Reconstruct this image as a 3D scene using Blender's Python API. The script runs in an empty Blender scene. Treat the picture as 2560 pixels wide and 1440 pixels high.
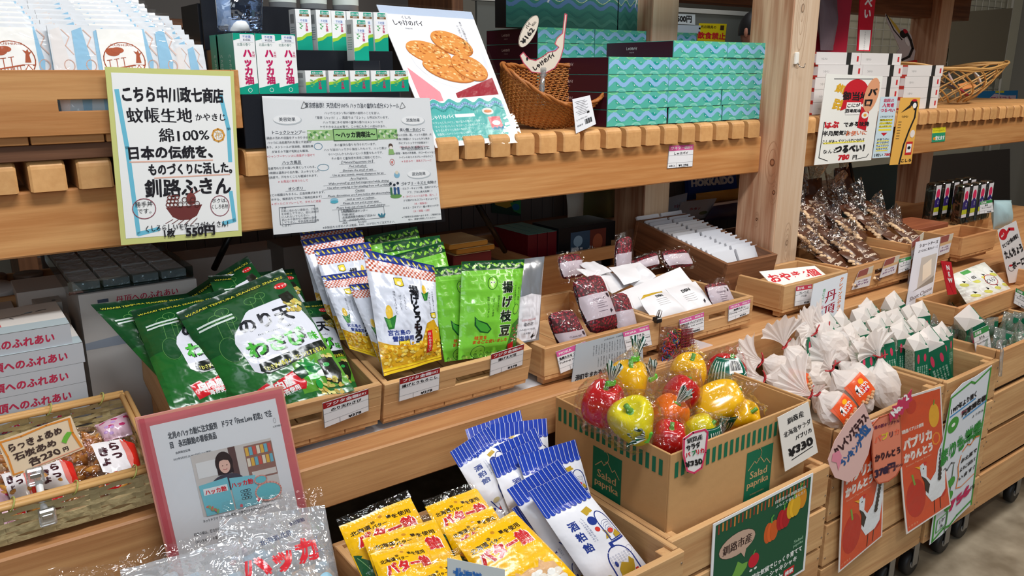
import bpy, bmesh, math, random
from mathutils import Vector as V, Matrix as MX, noise
random.seed(7)
SC = bpy.context.scene
COL = SC.collection
R = math.radians
# ---------------------------------------------------------------- camera
YAW, PIT, ROL, FPX, CH = 0.94137, 0.26743, -0.00054, 1992.46, 1.25
FW = V((math.cos(PIT)*math.cos(YAW), math.cos(PIT)*math.sin(YAW), -math.sin(PIT)))
_r = V((math.sin(YAW), -math.cos(YAW), 0)); _u = _r.cross(FW)
RT = _r*math.cos(ROL) + _u*math.sin(ROL); UP = RT.cross(FW)
CP = V((0, 0, CH))
cd = bpy.data.cameras.new('camera'); cam = bpy.data.objects.new('camera', cd); COL.objects.link(cam)
cd.sensor_width = 36; cd.lens = FPX*36/2560; cd.clip_start = .02
m3 = MX((RT, UP, -FW)).transposed(); cam.matrix_world = MX.Translation(CP) @ m3.to_4x4()
SC.camera = cam
# ---------------------------------------------------------------- light
SC.view_settings.view_transform = 'Standard'; SC.view_settings.look = 'None'
SC.view_settings.gamma = 1; SC.view_settings.use_curve_mapping = False
SC.view_settings.exposure = -0.16
wd = bpy.data.worlds.new('world'); SC.world = wd; wd.use_nodes = True
wd.node_tree.nodes['Background'].inputs[0].default_value = (.75, .85, 1, 1)
wd.node_tree.nodes['Background'].inputs[1].default_value = .13
def area(name, loc, tgt, sx, sy, power, col):
    l = bpy.data.lights.new(name, 'AREA'); l.shape = 'RECTANGLE'; l.size = sx; l.size_y = sy
    l.energy = power; l.color = col
    o = bpy.data.objects.new(name, l); COL.objects.link(o); o.location = loc
    o.rotation_euler = (V(tgt)-V(loc)).to_track_quat('-Z', 'Y').to_euler(); return o
area('window_daylight', (-1.2, -2.4, 2.0), (0.6, 1.3, 1.0), 2.6, 1.6, 47, (.80, .91, 1))
area('ceiling_light', (.6, .15, 2.95), (.6, .95, 0.6), 1.5, .3, 56, (.95, .97, 1))
area('ceiling_light', (3.35, .05, 2.95), (3.0, .8, 0.5), 1.5, .3, 54, (1, .93, .84))
area('ceiling_light', (3.5, 3.4, 2.95), (3.5, 3.4, 0), 1.6, .3, 16, (.9, .95, 1))
sp = bpy.data.lights.new('track_light', 'SPOT'); sp.energy = 46; sp.spot_size = R(46); sp.spot_blend = .7; sp.shadow_soft_size = .05; sp.color = (1, .9, .78)
so = bpy.data.objects.new('track_light', sp); COL.objects.link(so); so.location = (1.7, -.9, 2.85)
so.rotation_euler = (V((1.6, .95, .5))-V(so.location)).to_track_quat('-Z', 'Y').to_euler()
# ---------------------------------------------------------------- pixel to space
def ray(x, y): return RT*((x-1280)/FPX) - UP*((y-720)/FPX) + FW
def at(x, y, Y):
    d = ray(x, y); return CP + d*(Y/d.y)
def atx(x, y, X):
    d = ray(x, y); return CP + d*(X/d.x)
def atz(x, y, Z):
    d = ray(x, y); return CP + d*((Z-CH)/d.z)
def Q(tl, tr, br, bl, yt, yb=None):
    "four corners of a leaning sheet: top edge on depth yt, bottom edge on depth yb"
    if yb is None: yb = yt
    f = lambda p, y: at(p[0], p[1], y)
    a, b, c = f(tl, yt), f(tr, yt), f(bl, yb); n = (b-a).cross(c-a); d = ray(*br); t = (a-CP).dot(n)/d.dot(n)
    return [a, b, CP+d*t, c]
def QX(tl, tr, br, bl, x): return [atx(*p, x) for p in (tl, tr, br, bl)]
# ---------------------------------------------------------------- materials
_M = {}
def lin(c):
    return tuple(((v/255)/12.92 if v/255 <= .04045 else ((v/255+.055)/1.055)**2.4) for v in c) + (1,)
def newmat(name):
    m = bpy.data.materials.new(name); m.use_nodes = True; return m, m.node_tree.nodes, m.node_tree.links
def mat(name, c, rough=.5, metal=0, spec=.5, bump=0, bs=60, alpha=1, emit=0):
    key = (name, c, rough, metal, spec, bump, bs, alpha, emit)
    if key in _M: return _M[key]
    m, n, l = newmat(name); b = n['Principled BSDF']
    b.inputs['Base Color'].default_value = lin(c); b.inputs['Roughness'].default_value = rough
    b.inputs['Metallic'].default_value = metal; b.inputs['Specular IOR Level'].default_value = spec
    b.inputs['Alpha'].default_value = alpha
    if emit:
        b.inputs['Emission Color'].default_value = lin(c); b.inputs['Emission Strength'].default_value = emit
    if bump:
        t = n.new('ShaderNodeTexNoise'); t.inputs['Scale'].default_value = bs; t.inputs['Detail'].default_value = 3
        tc = n.new('ShaderNodeTexCoord'); l.new(tc.outputs['Object'], t.inputs['Vector'])
        bp = n.new('ShaderNodeBump'); bp.inputs['Strength'].default_value = bump; bp.inputs['Distance'].default_value = .01
        l.new(t.outputs['Fac'], bp.inputs['Height']); l.new(bp.outputs['Normal'], b.inputs['Normal'])
    _M[key] = m; return m
def ink(c, g=0):
    "printing ink: g=0 paper, 1 glossy foil pack, 2 satin box"
    return mat('printing_ink', tuple(c), (.6, .22, .4)[g], 0, (.3, .6, .5)[g], (0, .22, 0)[g], 26)
def wood(name, c1, c2, ax, rough=.5, sc=1.0, ring=.5):
    key = ('w', name, c1, c2, ax, rough, sc)
    if key in _M: return _M[key]
    m, n, l = newmat(name); b = n['Principled BSDF']; b.inputs['Roughness'].default_value = rough
    b.inputs['Specular IOR Level'].default_value = .35
    tc = n.new('ShaderNodeTexCoord'); mp = n.new('ShaderNodeMapping'); oi = n.new('ShaderNodeObjectInfo')
    s = [22*sc]*3; s[ax] = 1.1*sc; mp.inputs['Scale'].default_value = s
    sh = n.new('ShaderNodeVectorMath'); sh.operation = 'ADD'
    ml = n.new('ShaderNodeMath'); ml.operation = 'MULTIPLY'; ml.inputs[1].default_value = 37
    l.new(oi.outputs['Random'], ml.inputs[0]); l.new(tc.outputs['Object'], mp.inputs['Vector'])
    l.new(mp.outputs['Vector'], sh.inputs[0]); l.new(ml.outputs[0], sh.inputs[1])
    nz = n.new('ShaderNodeTexNoise'); nz.inputs['Scale'].default_value = 1.0; nz.inputs['Detail'].default_value = 2.5; nz.inputs['Distortion'].default_value = .35
    l.new(sh.outputs[0], nz.inputs['Vector'])
    wm = n.new('ShaderNodeMath'); wm.operation = 'MULTIPLY'; wm.inputs[1].default_value = 26*ring
    l.new(nz.outputs['Fac'], wm.inputs[0])
    sn = n.new('ShaderNodeMath'); sn.operation = 'SINE'; l.new(wm.outputs[0], sn.inputs[0])
    n2 = n.new('ShaderNodeTexNoise'); n2.inputs['Scale'].default_value = 6; n2.inputs['Detail'].default_value = 4; l.new(sh.outputs[0], n2.inputs['Vector'])
    ad = n.new('ShaderNodeMath'); ad.operation = 'MULTIPLY_ADD'; ad.inputs[1].default_value = .23; ad.inputs[2].default_value = 0
    l.new(sn.outputs[0], ad.inputs[0])
    a2 = n.new('ShaderNodeMath'); a2.operation = 'ADD'; l.new(ad.outputs[0], a2.inputs[0]); l.new(n2.outputs['Fac'], a2.inputs[1])
    rp = n.new('ShaderNodeValToRGB'); rp.color_ramp.elements[0].position = .2; rp.color_ramp.elements[1].position = .85
    rp.color_ramp.elements[0].color = lin(c2); rp.color_ramp.elements[1].color = lin(c1)
    l.new(a2.outputs[0], rp.inputs['Fac'])
    hv = n.new('ShaderNodeHueSaturation'); mr = n.new('ShaderNodeMapRange'); mr.inputs[3].default_value = .88; mr.inputs[4].default_value = 1.1
    l.new(oi.outputs['Random'], mr.inputs[0]); l.new(mr.outputs[0], hv.inputs['Value']); l.new(rp.outputs['Color'], hv.inputs['Color'])
    l.new(hv.outputs['Color'], b.inputs['Base Color'])
    bp = n.new('ShaderNodeBump'); bp.inputs['Strength'].default_value = .12; bp.inputs['Distance'].default_value = .004
    l.new(n2.outputs['Fac'], bp.inputs['Height']); l.new(bp.outputs['Normal'], b.inputs['Normal'])
    _M[key] = m; return m
W3 = lambda name, c1, c2, **k: [wood(name, c1, c2, a, **k) for a in range(3)]
BEAM = W3('cedar_beam', (209, 155, 98), (184, 124, 70))
CRATE = W3('pale_pine', (208, 166, 116), (182, 134, 88))
CRATE2 = W3('warm_pine', (206, 156, 104), (180, 126, 80))
POST = W3('pink_cedar', (222, 184, 150), (176, 124, 92), sc=.9, ring=.8)
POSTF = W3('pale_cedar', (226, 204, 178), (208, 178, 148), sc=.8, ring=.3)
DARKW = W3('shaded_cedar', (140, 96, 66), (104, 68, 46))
def film(name='clear_film', tint=(255, 255, 255), fac=.10, rough=.07, bump=.5, bs=22, dens=.0):
    key = ('f', name, tint, fac, rough, bump, bs, dens)
    if key in _M: return _M[key]
    m, n, l = newmat(name); n.remove(n['Principled BSDF']); out = n['Material Output']
    t = n.new('ShaderNodeBsdfTransparent'); t.inputs[0].default_value = lin(tint)
    g = n.new('ShaderNodeBsdfGlossy'); g.inputs['Roughness'].default_value = rough; g.inputs['Color'].default_value = (1, 1, 1, 1)
    tc = n.new('ShaderNodeTexCoord'); nz = n.new('ShaderNodeTexNoise'); nz.inputs['Scale'].default_value = bs; nz.inputs['Detail'].default_value = 2; nz.inputs['Distortion'].default_value = 1.2
    l.new(tc.outputs['Object'], nz.inputs['Vector'])
    bp = n.new('ShaderNodeBump'); bp.inputs['Strength'].default_value = bump; bp.inputs['Distance'].default_value = .02
    l.new(nz.outputs['Fac'], bp.inputs['Height']); l.new(bp.outputs['Normal'], g.inputs['Normal'])
    lw = n.new('ShaderNodeLayerWeight'); lw.inputs['Blend'].default_value = .35; l.new(bp.outputs['Normal'], lw.inputs['Normal'])
    mr = n.new('ShaderNodeMapRange'); mr.inputs[3].default_value = fac*.5; mr.inputs[4].default_value = min(.9, fac*3.5); l.new(lw.outputs['Fresnel'], mr.inputs[0])
    mx = n.new('ShaderNodeMixShader'); l.new(mr.outputs[0], mx.inputs[0]); l.new(t.outputs[0], mx.inputs[1]); l.new(g.outputs[0], mx.inputs[2])
    if dens:
        d = n.new('ShaderNodeBsdfDiffuse'); d.inputs[0].default_value = (.9, .9, .9, 1); m2 = n.new('ShaderNodeMixShader'); m2.inputs[0].default_value = dens
        l.new(mx.outputs[0], m2.inputs[1]); l.new(d.outputs[0], m2.inputs[2]); mx = m2
    l.new(mx.outputs[0], out.inputs[0]); _M[key] = m; return m
FILM = film(); FILMS = film('stiff_film', bump=.25, bs=9, fac=.14)
# ---------------------------------------------------------------- mesh builder
class MB:
    def __init__(s, M=None): s.v = []; s.f = []; s.m = []; s.mats = []; s.M = M; s.sm = []
    def mi(s, m):
        if m not in s.mats: s.mats.append(m)
        return s.mats.index(m)
    def add(s, vs, fs, m, smooth=False):
        o = len(s.v); k = s.mi(m)
        s.v += [(s.M @ V(p) if s.M else V(p)) for p in vs]
        s.f += [tuple(i+o for i in f) for f in fs]; s.m += [k]*len(fs); s.sm += [smooth]*len(fs); return s
    def box(s, lo, hi, m, b=.0015, face=None):
        lo, hi = V(lo), V(hi); c = (lo+hi)/2; h = (hi-lo)/2; b = min(b, h.x*.45, h.y*.45, h.z*.45)
        if b <= 0:
            vs = [(c.x+sx*h.x, c.y+sy*h.y, c.z+sz*h.z) for sx in (-1, 1) for sy in (-1, 1) for sz in (-1, 1)]
            return s.add(vs, [(0, 1, 3, 2), (4, 6, 7, 5), (0, 4, 5, 1), (2, 3, 7, 6), (0, 2, 6, 4), (1, 5, 7, 3)], m)
        vs = []; ix = {}
        for sx in (-1, 1):
            for sy in (-1, 1):
                for sz in (-1, 1):
                    for a in range(3):
                        q = [h.x-b, h.y-b, h.z-b]; q[a] += b
                        ix[(sx, sy, sz, a)] = len(vs); vs.append((c.x+sx*q[0], c.y+sy*q[1], c.z+sz*q[2]))
        fs = []
        def fc(f, n):
            P = [V(vs[i]) for i in f]; nn = (P[1]-P[0]).cross(P[2]-P[0])
            fs.append(tuple(f) if nn.dot(n) > 0 else tuple(reversed(f)))
        for sg in (-1, 1):
            fc([ix[(sg, a, b2, 0)] for a, b2 in ((-1, -1), (1, -1), (1, 1), (-1, 1))], V((sg, 0, 0)))
            fc([ix[(a, sg, b2, 1)] for a, b2 in ((-1, -1), (1, -1), (1, 1), (-1, 1))], V((0, sg, 0)))
            fc([ix[(a, b2, sg, 2)] for a, b2 in ((-1, -1), (1, -1), (1, 1), (-1, 1))], V((0, 0, sg)))
        for p in (-1, 1):
            for q in (-1, 1):
                fc([ix[(p, q, -1, 0)], ix[(p, q, 1, 0)], ix[(p, q, 1, 1)], ix[(p, q, -1, 1)]], V((p, q, 0)))
                fc([ix[(p, -1, q, 0)], ix[(p, 1, q, 0)], ix[(p, 1, q, 2)], ix[(p, -1, q, 2)]], V((p, 0, q)))
                fc([ix[(-1, p, q, 1)], ix[(1, p, q, 1)], ix[(1, p, q, 2)], ix[(-1, p, q, 2)]], V((0, p, q)))
                for r in (-1, 1): fc([ix[(p, q, r, a)] for a in range(3)], V((p, q, r)))
        return s.add(vs, fs, m)
    def tube(s, pts, r, m, n=8, cap=True):
        pts = [V(p) for p in pts]; vs = []; N = len(pts)
        rr = r if isinstance(r, (list, tuple)) else [r]*N; up = None
        for i, p in enumerate(pts):
            t = (pts[min(i+1, N-1)]-pts[max(i-1, 0)]).normalized()
            if up is None: up = t.orthogonal().normalized()
            up = (up-t*up.dot(t)).normalized(); sd = t.cross(up)
            for k in range(n):
                a = 2*math.pi*k/n; vs.append(p+(up*math.cos(a)+sd*math.sin(a))*rr[i])
        fs = [(i*n+k, i*n+(k+1) % n, (i+1)*n+(k+1) % n, (i+1)*n+k) for i in range(N-1) for k in range(n)]
        if cap: fs += [tuple(reversed(range(n))), tuple((N-1)*n+k for k in range(n))]
        return s.add(vs, fs, m, True)
    def lathe(s, prof, m, o=(0, 0, 0), n=24, sx=1, sy=1):
        o = V(o); vs = [(o.x+sx*r*math.cos(2*math.pi*k/n), o.y+sy*r*math.sin(2*math.pi*k/n), o.z+z) for r, z in prof for k in range(n)]
        fs = [(i*n+k, i*n+(k+1) % n, (i+1)*n+(k+1) % n, (i+1)*n+k) for i in range(len(prof)-1) for k in range(n)]
        return s.add(vs, fs, m, True)
    def grid(s, fn, nu, nv, m, smooth=True):
        vs = [fn(i/nu, j/nv) for j in range(nv+1) for i in range(nu+1)]
        fs = [(j*(nu+1)+i, (j+1)*(nu+1)+i, (j+1)*(nu+1)+i+1, j*(nu+1)+i+1) for j in range(nv) for i in range(nu)]
        return s.add(vs, fs, m, smooth)
    def build(s, name, parent=None):
        me = bpy.data.meshes.new(name); me.from_pydata([tuple(v) for v in s.v], [], s.f)
        for m in s.mats: me.materials.append(m)
        me.polygons.foreach_set('material_index', s.m); me.polygons.foreach_set('use_smooth', s.sm)
        me.update(); o = bpy.data.objects.new(name, me); COL.objects.link(o)
        if parent: o.parent = parent
        return o
ORD = ['first', 'second', 'third', 'fourth', 'fifth', 'sixth', 'seventh', 'eighth', 'ninth', 'tenth', 'eleventh', 'twelfth', 'thirteenth', 'fourteenth', 'fifteenth', 'sixteenth']
def tag(o, label=None, cat=None, group=None, kind=None):
    if label: o['label'] = label
    if cat: o['category'] = cat
    if group: o['group'] = group
    if kind: o['kind'] = kind
    return o
def empty(name, M=None, label=None, cat=None, group=None):
    o = bpy.data.objects.new(name, None); COL.objects.link(o); o.empty_display_size = .02
    if M is not None: o.matrix_world = M
    return tag(o, label, cat, group)
def copy_tree(o, parent=None):
    c = o.copy(); COL.objects.link(c); c.parent = parent
    for ch in list(o.children): copy_tree(ch, c)
    return c
def frame(o, x, y):
    "matrix with origin o, x axis x, y axis made square to it"
    x = V(x).normalized(); z = x.cross(V(y)).normalized(); y = z.cross(x)
    return MX.Translation(V(o)) @ MX((x, y, z)).transposed().to_4x4()
# ---------------------------------------------------------------- flat artwork (y down, canvas W x H)
_T = {}
def textmesh(s, bold=0):
    k = (s, bold)
    if k in _T: return _T[k]
    c = bpy.data.curves.new('t', 'FONT'); c.body = s; c.size = 1; c.resolution_u = 1 if len(s) > 12 else 2; c.space_line = .82
    o = bpy.data.objects.new('t', c); COL.objects.link(o)
    dg = bpy.context.evaluated_depsgraph_get(); m = bpy.data.meshes.new_from_object(o.evaluated_get(dg))
    vs = [(v.co.x, -v.co.y) for v in m.vertices]; fs = [tuple(p.vertices) for p in m.polygons]
    bpy.data.objects.remove(o); bpy.data.curves.remove(c); bpy.data.meshes.remove(m)
    _T[k] = (vs, fs); return _T[k]
class Art:
    def __init__(s, W, H, gloss=0): s.W, s.H, s.g, s.ops, s.k, s.gid, s.hand = W, H, gloss, [], 0, None, 0
    def put(s, c, vs, fs, up=True):
        if up: s.k += 1
        s.ops.append((c, vs, fs, s.gid if s.gid is not None else -len(s.ops)-1)); return s
    def p(s, c, *a):
        pts = [(a[i], a[i+1]) for i in range(0, len(a), 2)]; return s.put(c, pts, [tuple(range(len(pts)))])
    def r(s, c, x0, y0, x1, y1): return s.p(c, x0, y0, x1, y0, x1, y1, x0, y1)
    def e(s, c, x, y, rx, ry=None, n=20, rot=0):
        ry = ry or rx; q = []; cr, sr = math.cos(rot), math.sin(rot)
        for i in range(n):
            a = 2*math.pi*i/n; dx, dy = rx*math.cos(a), ry*math.sin(a); q.append((x+dx*cr-dy*sr, y+dx*sr+dy*cr))
        return s.put(c, q, [tuple(range(n))])
    def l(s, c, w, *a, close=False):
        P = [V((a[i], a[i+1])) for i in range(0, len(a), 2)]
        if close: P += [P[0]]
        vs, fs = [], []
        for i in range(len(P)-1):
            d = (P[i+1]-P[i]);
            if d.length < 1e-9: continue
            d.normalize(); nn = V((-d.y, d.x))*w/2; o = len(vs); e = d*w*.3
            vs += [tuple(P[i]+nn-e), tuple(P[i+1]+nn+e), tuple(P[i+1]-nn+e), tuple(P[i]-nn-e)]; fs.append((o, o+1, o+2, o+3))
        return s.put(c, vs, fs)
    def ring(s, c, w, x, y, rx, ry=None, n=24, a0=0, a1=6.2832, rot=0):
        ry = ry or rx; q = []; cr, sr = math.cos(rot), math.sin(rot)
        for i in range(n+1):
            a = a0+(a1-a0)*i/n; dx, dy = rx*math.cos(a), ry*math.sin(a); q += [x+dx*cr-dy*sr, y+dx*sr+dy*cr]
        return s.l(c, w, *q)
    def t(s, c, x, y, size, txt, al='l', b=0, sx=1, sh=0, rot=0, w=None):
        vs, fs = textmesh(txt)
        if not vs: return s
        x0 = min(v[0] for v in vs); x1 = max(v[0] for v in vs)
        if w: sx = w/((x1-x0)*size)
        ox = {'l': x0, 'c': (x0+x1)/2, 'r': x1}[al]; cr, sr = math.cos(rot), math.sin(rot); q = []
        for a, b2 in vs:
            if s.hand:
                nn = noise.noise_vector(V((a*2.3+x, b2*2.3+y, size))); a, b2 = a+nn.x*s.hand*2, b2+nn.y*s.hand*2.4+.05*math.sin(a*2.1+y)*s.hand*8
            dx = ((a-ox)*sx-b2*sh)*size; dy = b2*size; q.append((x+dx*cr-dy*sr, y+dx*sr+dy*cr))
        k = s.k
        if not b:
            return s.put(c, q, fs)
        e = b*size; s.gid = len(s.ops)+1
        for i, (ex, ey) in enumerate(((-e, -e), (e, -e), (e, e), (-e, e)) if b >= .025 else ((-e, 0), (e, 0))):
            s.put(c, [(a+ex, b2+ey) for a, b2 in q], fs)
        s.gid = None; return s
    def v(s, c, x, y, size, txt, gap=1.0, b=0, sx=1):
        for i, ch in enumerate(txt.replace('ー', '｜')): s.t(c, x, y+size*.85+i*size*gap, size, ch, 'c', b, sx)
        return s
    def comp(s, cu, cv, dg=False):
        if getattr(s, 'cc', {}).get((cu, cv)): return s.cc[(cu, cv)]
        groups = {}; out = []; BB = []; s.top = 1
        for c, vs, fs, gid in s.ops:
            if not vs: continue
            xs, ys = [p[0] for p in vs], [p[1] for p in vs]; x0, x1, y0, y1 = min(xs), max(xs), min(ys), max(ys); L = 0; same = None
            for a0, a1, b0, b1, k, g in BB:
                if g == gid: same = k
                elif a0 < x1 and a1 > x0 and b0 < y1 and b1 > y0: L = max(L, k)
            k = max(same+.1, L+1 if L >= same else 0) if same else int(L)+1
            BB.append((x0, x1, y0, y1, k, gid)); s.top = max(s.top, k); groups.setdefault(tuple(c), []).append((vs, fs, k))
        for c, L in groups.items():
            bm = bmesh.new()
            for vs, fs, k in L:
                bv = [bm.verts.new((a, b, k)) for a, b in vs]
                for f in fs:
                    try: bm.faces.new([bv[i] for i in f])
                    except ValueError: pass
            cuts = [((0, 0, 0), (-1, 0, 0), True), ((s.W, 0, 0), (1, 0, 0), True), ((0, 0, 0), (0, -1, 0), True), ((0, s.H, 0), (0, 1, 0), True)]
            cuts += [((s.W*i/cu, 0, 0), (1, 0, 0), False) for i in range(1, cu)]+[((0, s.H*i/cv, 0), (0, 1, 0), False) for i in range(1, cv)]
            if dg: cuts += [((s.W*i/cu, 0, 0), (cu/s.W, -cv/s.H, 0), False) for i in range(1-cv, cu)]
            for co, no, cl in cuts:
                if not cl:      # only geometry that crosses the line
                    dd = {v: (v.co.x-co[0])*no[0]+(v.co.y-co[1])*no[1] for v in bm.verts}
                    es = [e for e in bm.edges if dd[e.verts[0]]*dd[e.verts[1]] < 0]
                    if not es: continue
                    fs2 = set(f for e in es for f in e.link_faces); ee = set(e for f in fs2 for e in f.edges); vv = set(v for f in fs2 for v in f.verts)
                    g = list(vv)+list(ee)+list(fs2)
                else: g = bm.verts[:]+bm.edges[:]+bm.faces[:]
                bmesh.ops.bisect_plane(bm, geom=g, plane_co=co, plane_no=no, clear_outer=cl)
            bm.verts.index_update(); vs = [tuple(v.co) for v in bm.verts]; fs = []
            for f in bm.faces:
                i = [v.index for v in f.verts]; n = len(i)
                a2 = sum(vs[i[j]][0]*vs[i[(j+1) % n]][1]-vs[i[(j+1) % n]][0]*vs[i[j]][1] for j in range(n))
                fs.append(tuple(reversed(i)) if a2 > 0 else tuple(i))
            out.append((c, vs, fs)); bm.free()
        if not hasattr(s, 'cc'): s.cc = {}
        s.cc[(cu, cv)] = out; return out
    def bake(s, name, fn, parent, cu=0, cv=0, eps=None, z0=2e-4, dg=False):
        mb = MB(); CC = s.comp(cu or 1, cv or 1, dg); eps = min(1.6e-4, .0028/(s.top+1))
        for c, vs, fs in CC:
            mb.add([fn(x/s.W, y/s.H, z0+eps*k) for x, y, k in vs], fs, ink(c, s.g), bool(cu))
        return mb.build(name, parent)
# surfaces: fn(u, v, h) -> point, v downwards, h outwards
def flat(q, bow=0):
    tl, tr, br, bl = [V(p) for p in q]; n = (bl-tl).cross(tr-tl).normalized()
    def fn(u, v, h=0):
        return (tl*(1-u)+tr*u)*(1-v)+(bl*(1-u)+br*u)*v + n*(h+bow*math.sin(math.pi*v)*1.0)
    fn.n = n; return fn
def pillow(q, T, seed=0, wr=.0016, seal=.06, side=.5, twist=0):
    tl, tr, br, bl = [V(p) for p in q]; n = (bl-tl).cross(tr-tl).normalized(); W = (tr-tl).length; H = (bl-tl).length
    so = V((seed*3.7, seed*1.9, 0))
    def fn(u, v, h=0, back=False):
        p = (tl*(1-u)+tr*u)*(1-v)+(bl*(1-u)+br*u)*v
        uu = min(max(u, 0), 1); vv = min(max((v-seal)/(1-2*seal), 0), 1)
        g = (math.sin(math.pi*uu)**side)*(math.sin(math.pi*vv)**.55) if 0 < vv < 1 else 0
        e = min(1, 8*min(uu, 1-uu))
        w = noise.noise(V((u*W*26, v*H*26, 0))+so)*wr*1.8*e
        r = noise.noise(V((u*W*70, v*H*38, 5))+so); w -= max(0, .25-abs(r))*4*wr*.55*e*(.3+.7*g)
        c = noise.noise(V((u*2.2, v*1.6, 9))+so)*.004 + twist*(u-.5)*(v-.5)
        t = (T/2*g + w)
        return p + n*(c+(t+h if not back else t-T*g*.9-.0007+h))
    fn.n = n; return fn
def sheet(name, q, col, art=None, label=None, cat=None, group=None, th=.0008, parent=None, bow=0, gloss=0, pname='print', back=None, pad=None, outline=None, cu=0):
    fn = flat(q, bow); mb = MB(); nv = 8 if bow else 1
    m = col if not isinstance(col, tuple) else mat('card', col, .55 if not gloss else .25, 0, .4)
    if outline:
        vs = [fn(u, v, 0) for u, v in outline]+[fn(u, v, -th) for u, v in outline]; N = len(outline)
        a2 = sum(outline[j][0]*outline[(j+1) % N][1]-outline[(j+1) % N][0]*outline[j][1] for j in range(N))
        o = list(range(N)) if a2 < 0 else list(reversed(range(N)))
        mb.add(vs, [tuple(o), tuple(i+N for i in reversed(o))]+[(o[(k+1) % N], o[k], o[k]+N, o[(k+1) % N]+N) for k in range(N)], m)
    else:
        mb.grid(lambda u, v: fn(u, v, 0), 1, nv, m, bool(bow)); mb.grid(lambda u, v: fn(1-u, v, -th), 1, nv, back or m, bool(bow))
        for a, b in (((0, 0), (1, 0)), ((1, 0), (1, 1)), ((1, 1), (0, 1)), ((0, 1), (0, 0))):
            n = nv; vs = []
            for i in range(n+1):
                u = a[0]+(b[0]-a[0])*i/n; v = a[1]+(b[1]-a[1])*i/n; vs += [fn(u, v, 0), fn(u, v, -th)]
            mb.add(vs, [(2*i, 2*i+2, 2*i+3, 2*i+1) for i in range(n)], m)
    o = mb.build(name, parent); tag(o, label, cat, group)
    if art:
        f2 = fn
        if pad:
            a, b, c, d = pad; f2 = lambda u, v, h=0: fn(a+(c-a)*u, b+(d-b)*v, h)
        art.bake(pname, f2, o, cu=cu, cv=cu or (nv if bow else 0))
    return o
def bag(name, q, T, m, art, label=None, cat=None, group=None, seed=0, gloss=1, nu=22, nv=28, cu=0, cv=0, parent=None, **k):
    f0 = pillow(q, T, seed, **k); mb = MB(); fn = f0
    G = [[f0(i/nu, j/nv) for i in range(nu+1)] for j in range(nv+1)]
    def fg(u, v, h=0):
        x, y = min(max(u, 0), 1)*nu, min(max(v, 0), 1)*nv; i, j = min(int(x), nu-1), min(int(y), nv-1); x -= i; y -= j
        a, b, c, d = G[j][i], G[j][i+1], G[j+1][i+1], G[j+1][i]
        return (a+(b-a)*x+(c-b)*y if x > y else a+(d-a)*y+(c-d)*x)+f0.n*h
    mb.add([p for r in G for p in r], [t for j in range(nv) for i in range(nu) for t in ((j*(nu+1)+i, (j+1)*(nu+1)+i+1, j*(nu+1)+i+1), (j*(nu+1)+i, (j+1)*(nu+1)+i, (j+1)*(nu+1)+i+1))], m, True)
    mb.grid(lambda u, v: fn(1-u, v, 0, True), nu, nv, m)
    o = mb.build(name, parent); tag(o, label, cat, group)
    if art: art.bake('print', fg, o, cu=nu, cv=nv, eps=8e-5, z0=2e-4, dg=True)
    return o
# ================================================================ room
CONC = mat('polished_concrete', (152, 140, 122), .42, 0, .4, .08, 14)
m, n, l = newmat('stained_concrete'); b = n['Principled BSDF']; b.inputs['Roughness'].default_value = .38
tc = n.new('ShaderNodeTexCoord'); t1 = n.new('ShaderNodeTexNoise'); t1.inputs['Scale'].default_value = 9; t1.inputs['Detail'].default_value = 6
rp = n.new('ShaderNodeValToRGB'); rp.color_ramp.elements[0].color = lin((118, 106, 88)); rp.color_ramp.elements[1].color = lin((168, 156, 136)); rp.color_ramp.elements[0].position = .35; rp.color_ramp.elements[1].position = .7
l.new(tc.outputs['Object'], t1.inputs['Vector']); l.new(t1.outputs['Fac'], rp.inputs['Fac']); l.new(rp.outputs['Color'], b.inputs['Base Color'])
CONC = m
WALL = mat('plaster', (150, 144, 132), .8, 0, .3, .05, 80); WALLD = mat('dark_panel', (58, 54, 52), .6)
tag(MB().box((-2, -3, -.1), (8, 5.6, 0), CONC, 0).build('floor'), kind='structure')
tag(MB().box((-2, -3, 3.0), (8, 5.6, 3.1), mat('ceiling_board', (205, 203, 198), .8), 0).build('ceiling'), kind='structure')
tag(MB().box((-2, 5.5, 0), (8, 5.6, 3.0), WALL, 0).build('wall_back'), kind='structure')
tag(MB().box((7.9, -3, 0), (8, 5.5, 3.0), WALL, 0).build('wall_right'), kind='structure')
tag(MB().box((-2.1, -3, 0), (-2, 5.5, 3.0), WALL, 0).build('wall_left'), kind='structure')
# ================================================================ display rack
rack = empty('display_rack', None, 'long cedar display rack with square posts and a slatted top shelf', 'rack')
def part(name, lo, hi, m, parent, b=.002, label=None):
    o = MB().box(lo, hi, m, b).build(name, parent)
    if label: o['label'] = label
    return o
PX, PY, PW, PD = 1.822, 1.296, .110, .130
def post(x, y, h=2.45):
    mb = MB().box((x, y, 0), (x+PW, y+PD, h), POST[2], .002)
    o = mb.build('post', rack)
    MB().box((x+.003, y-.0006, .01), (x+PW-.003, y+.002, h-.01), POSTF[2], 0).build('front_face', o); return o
pm = post(PX, PY); pm['label'] = 'pink-toned square post with knots and a small hook'
KN = Art(130, 2450)
for px_, py_, rx, ry in ((1931, 406, 7, 9), (1935, 481, 4, 5), (1892, 548, 2.6, 3.4), (1858, 664, 3, 4)):
    pp = atx(px_, py_, PX); u_, v_ = (PY+PD-pp.y)*1000, (2.45-pp.z)*1000
    KN.e((150, 96, 66), u_, v_, rx, ry); KN.ring((84, 50, 34), 1.1, u_, v_, rx, ry); KN.e((176, 120, 86), u_, v_, rx*.6, ry*.6)
    for k_ in (1.8, 2.8): KN.ring((186, 138, 104), .8, u_, v_, rx*k_, ry*k_*2.2)
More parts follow.
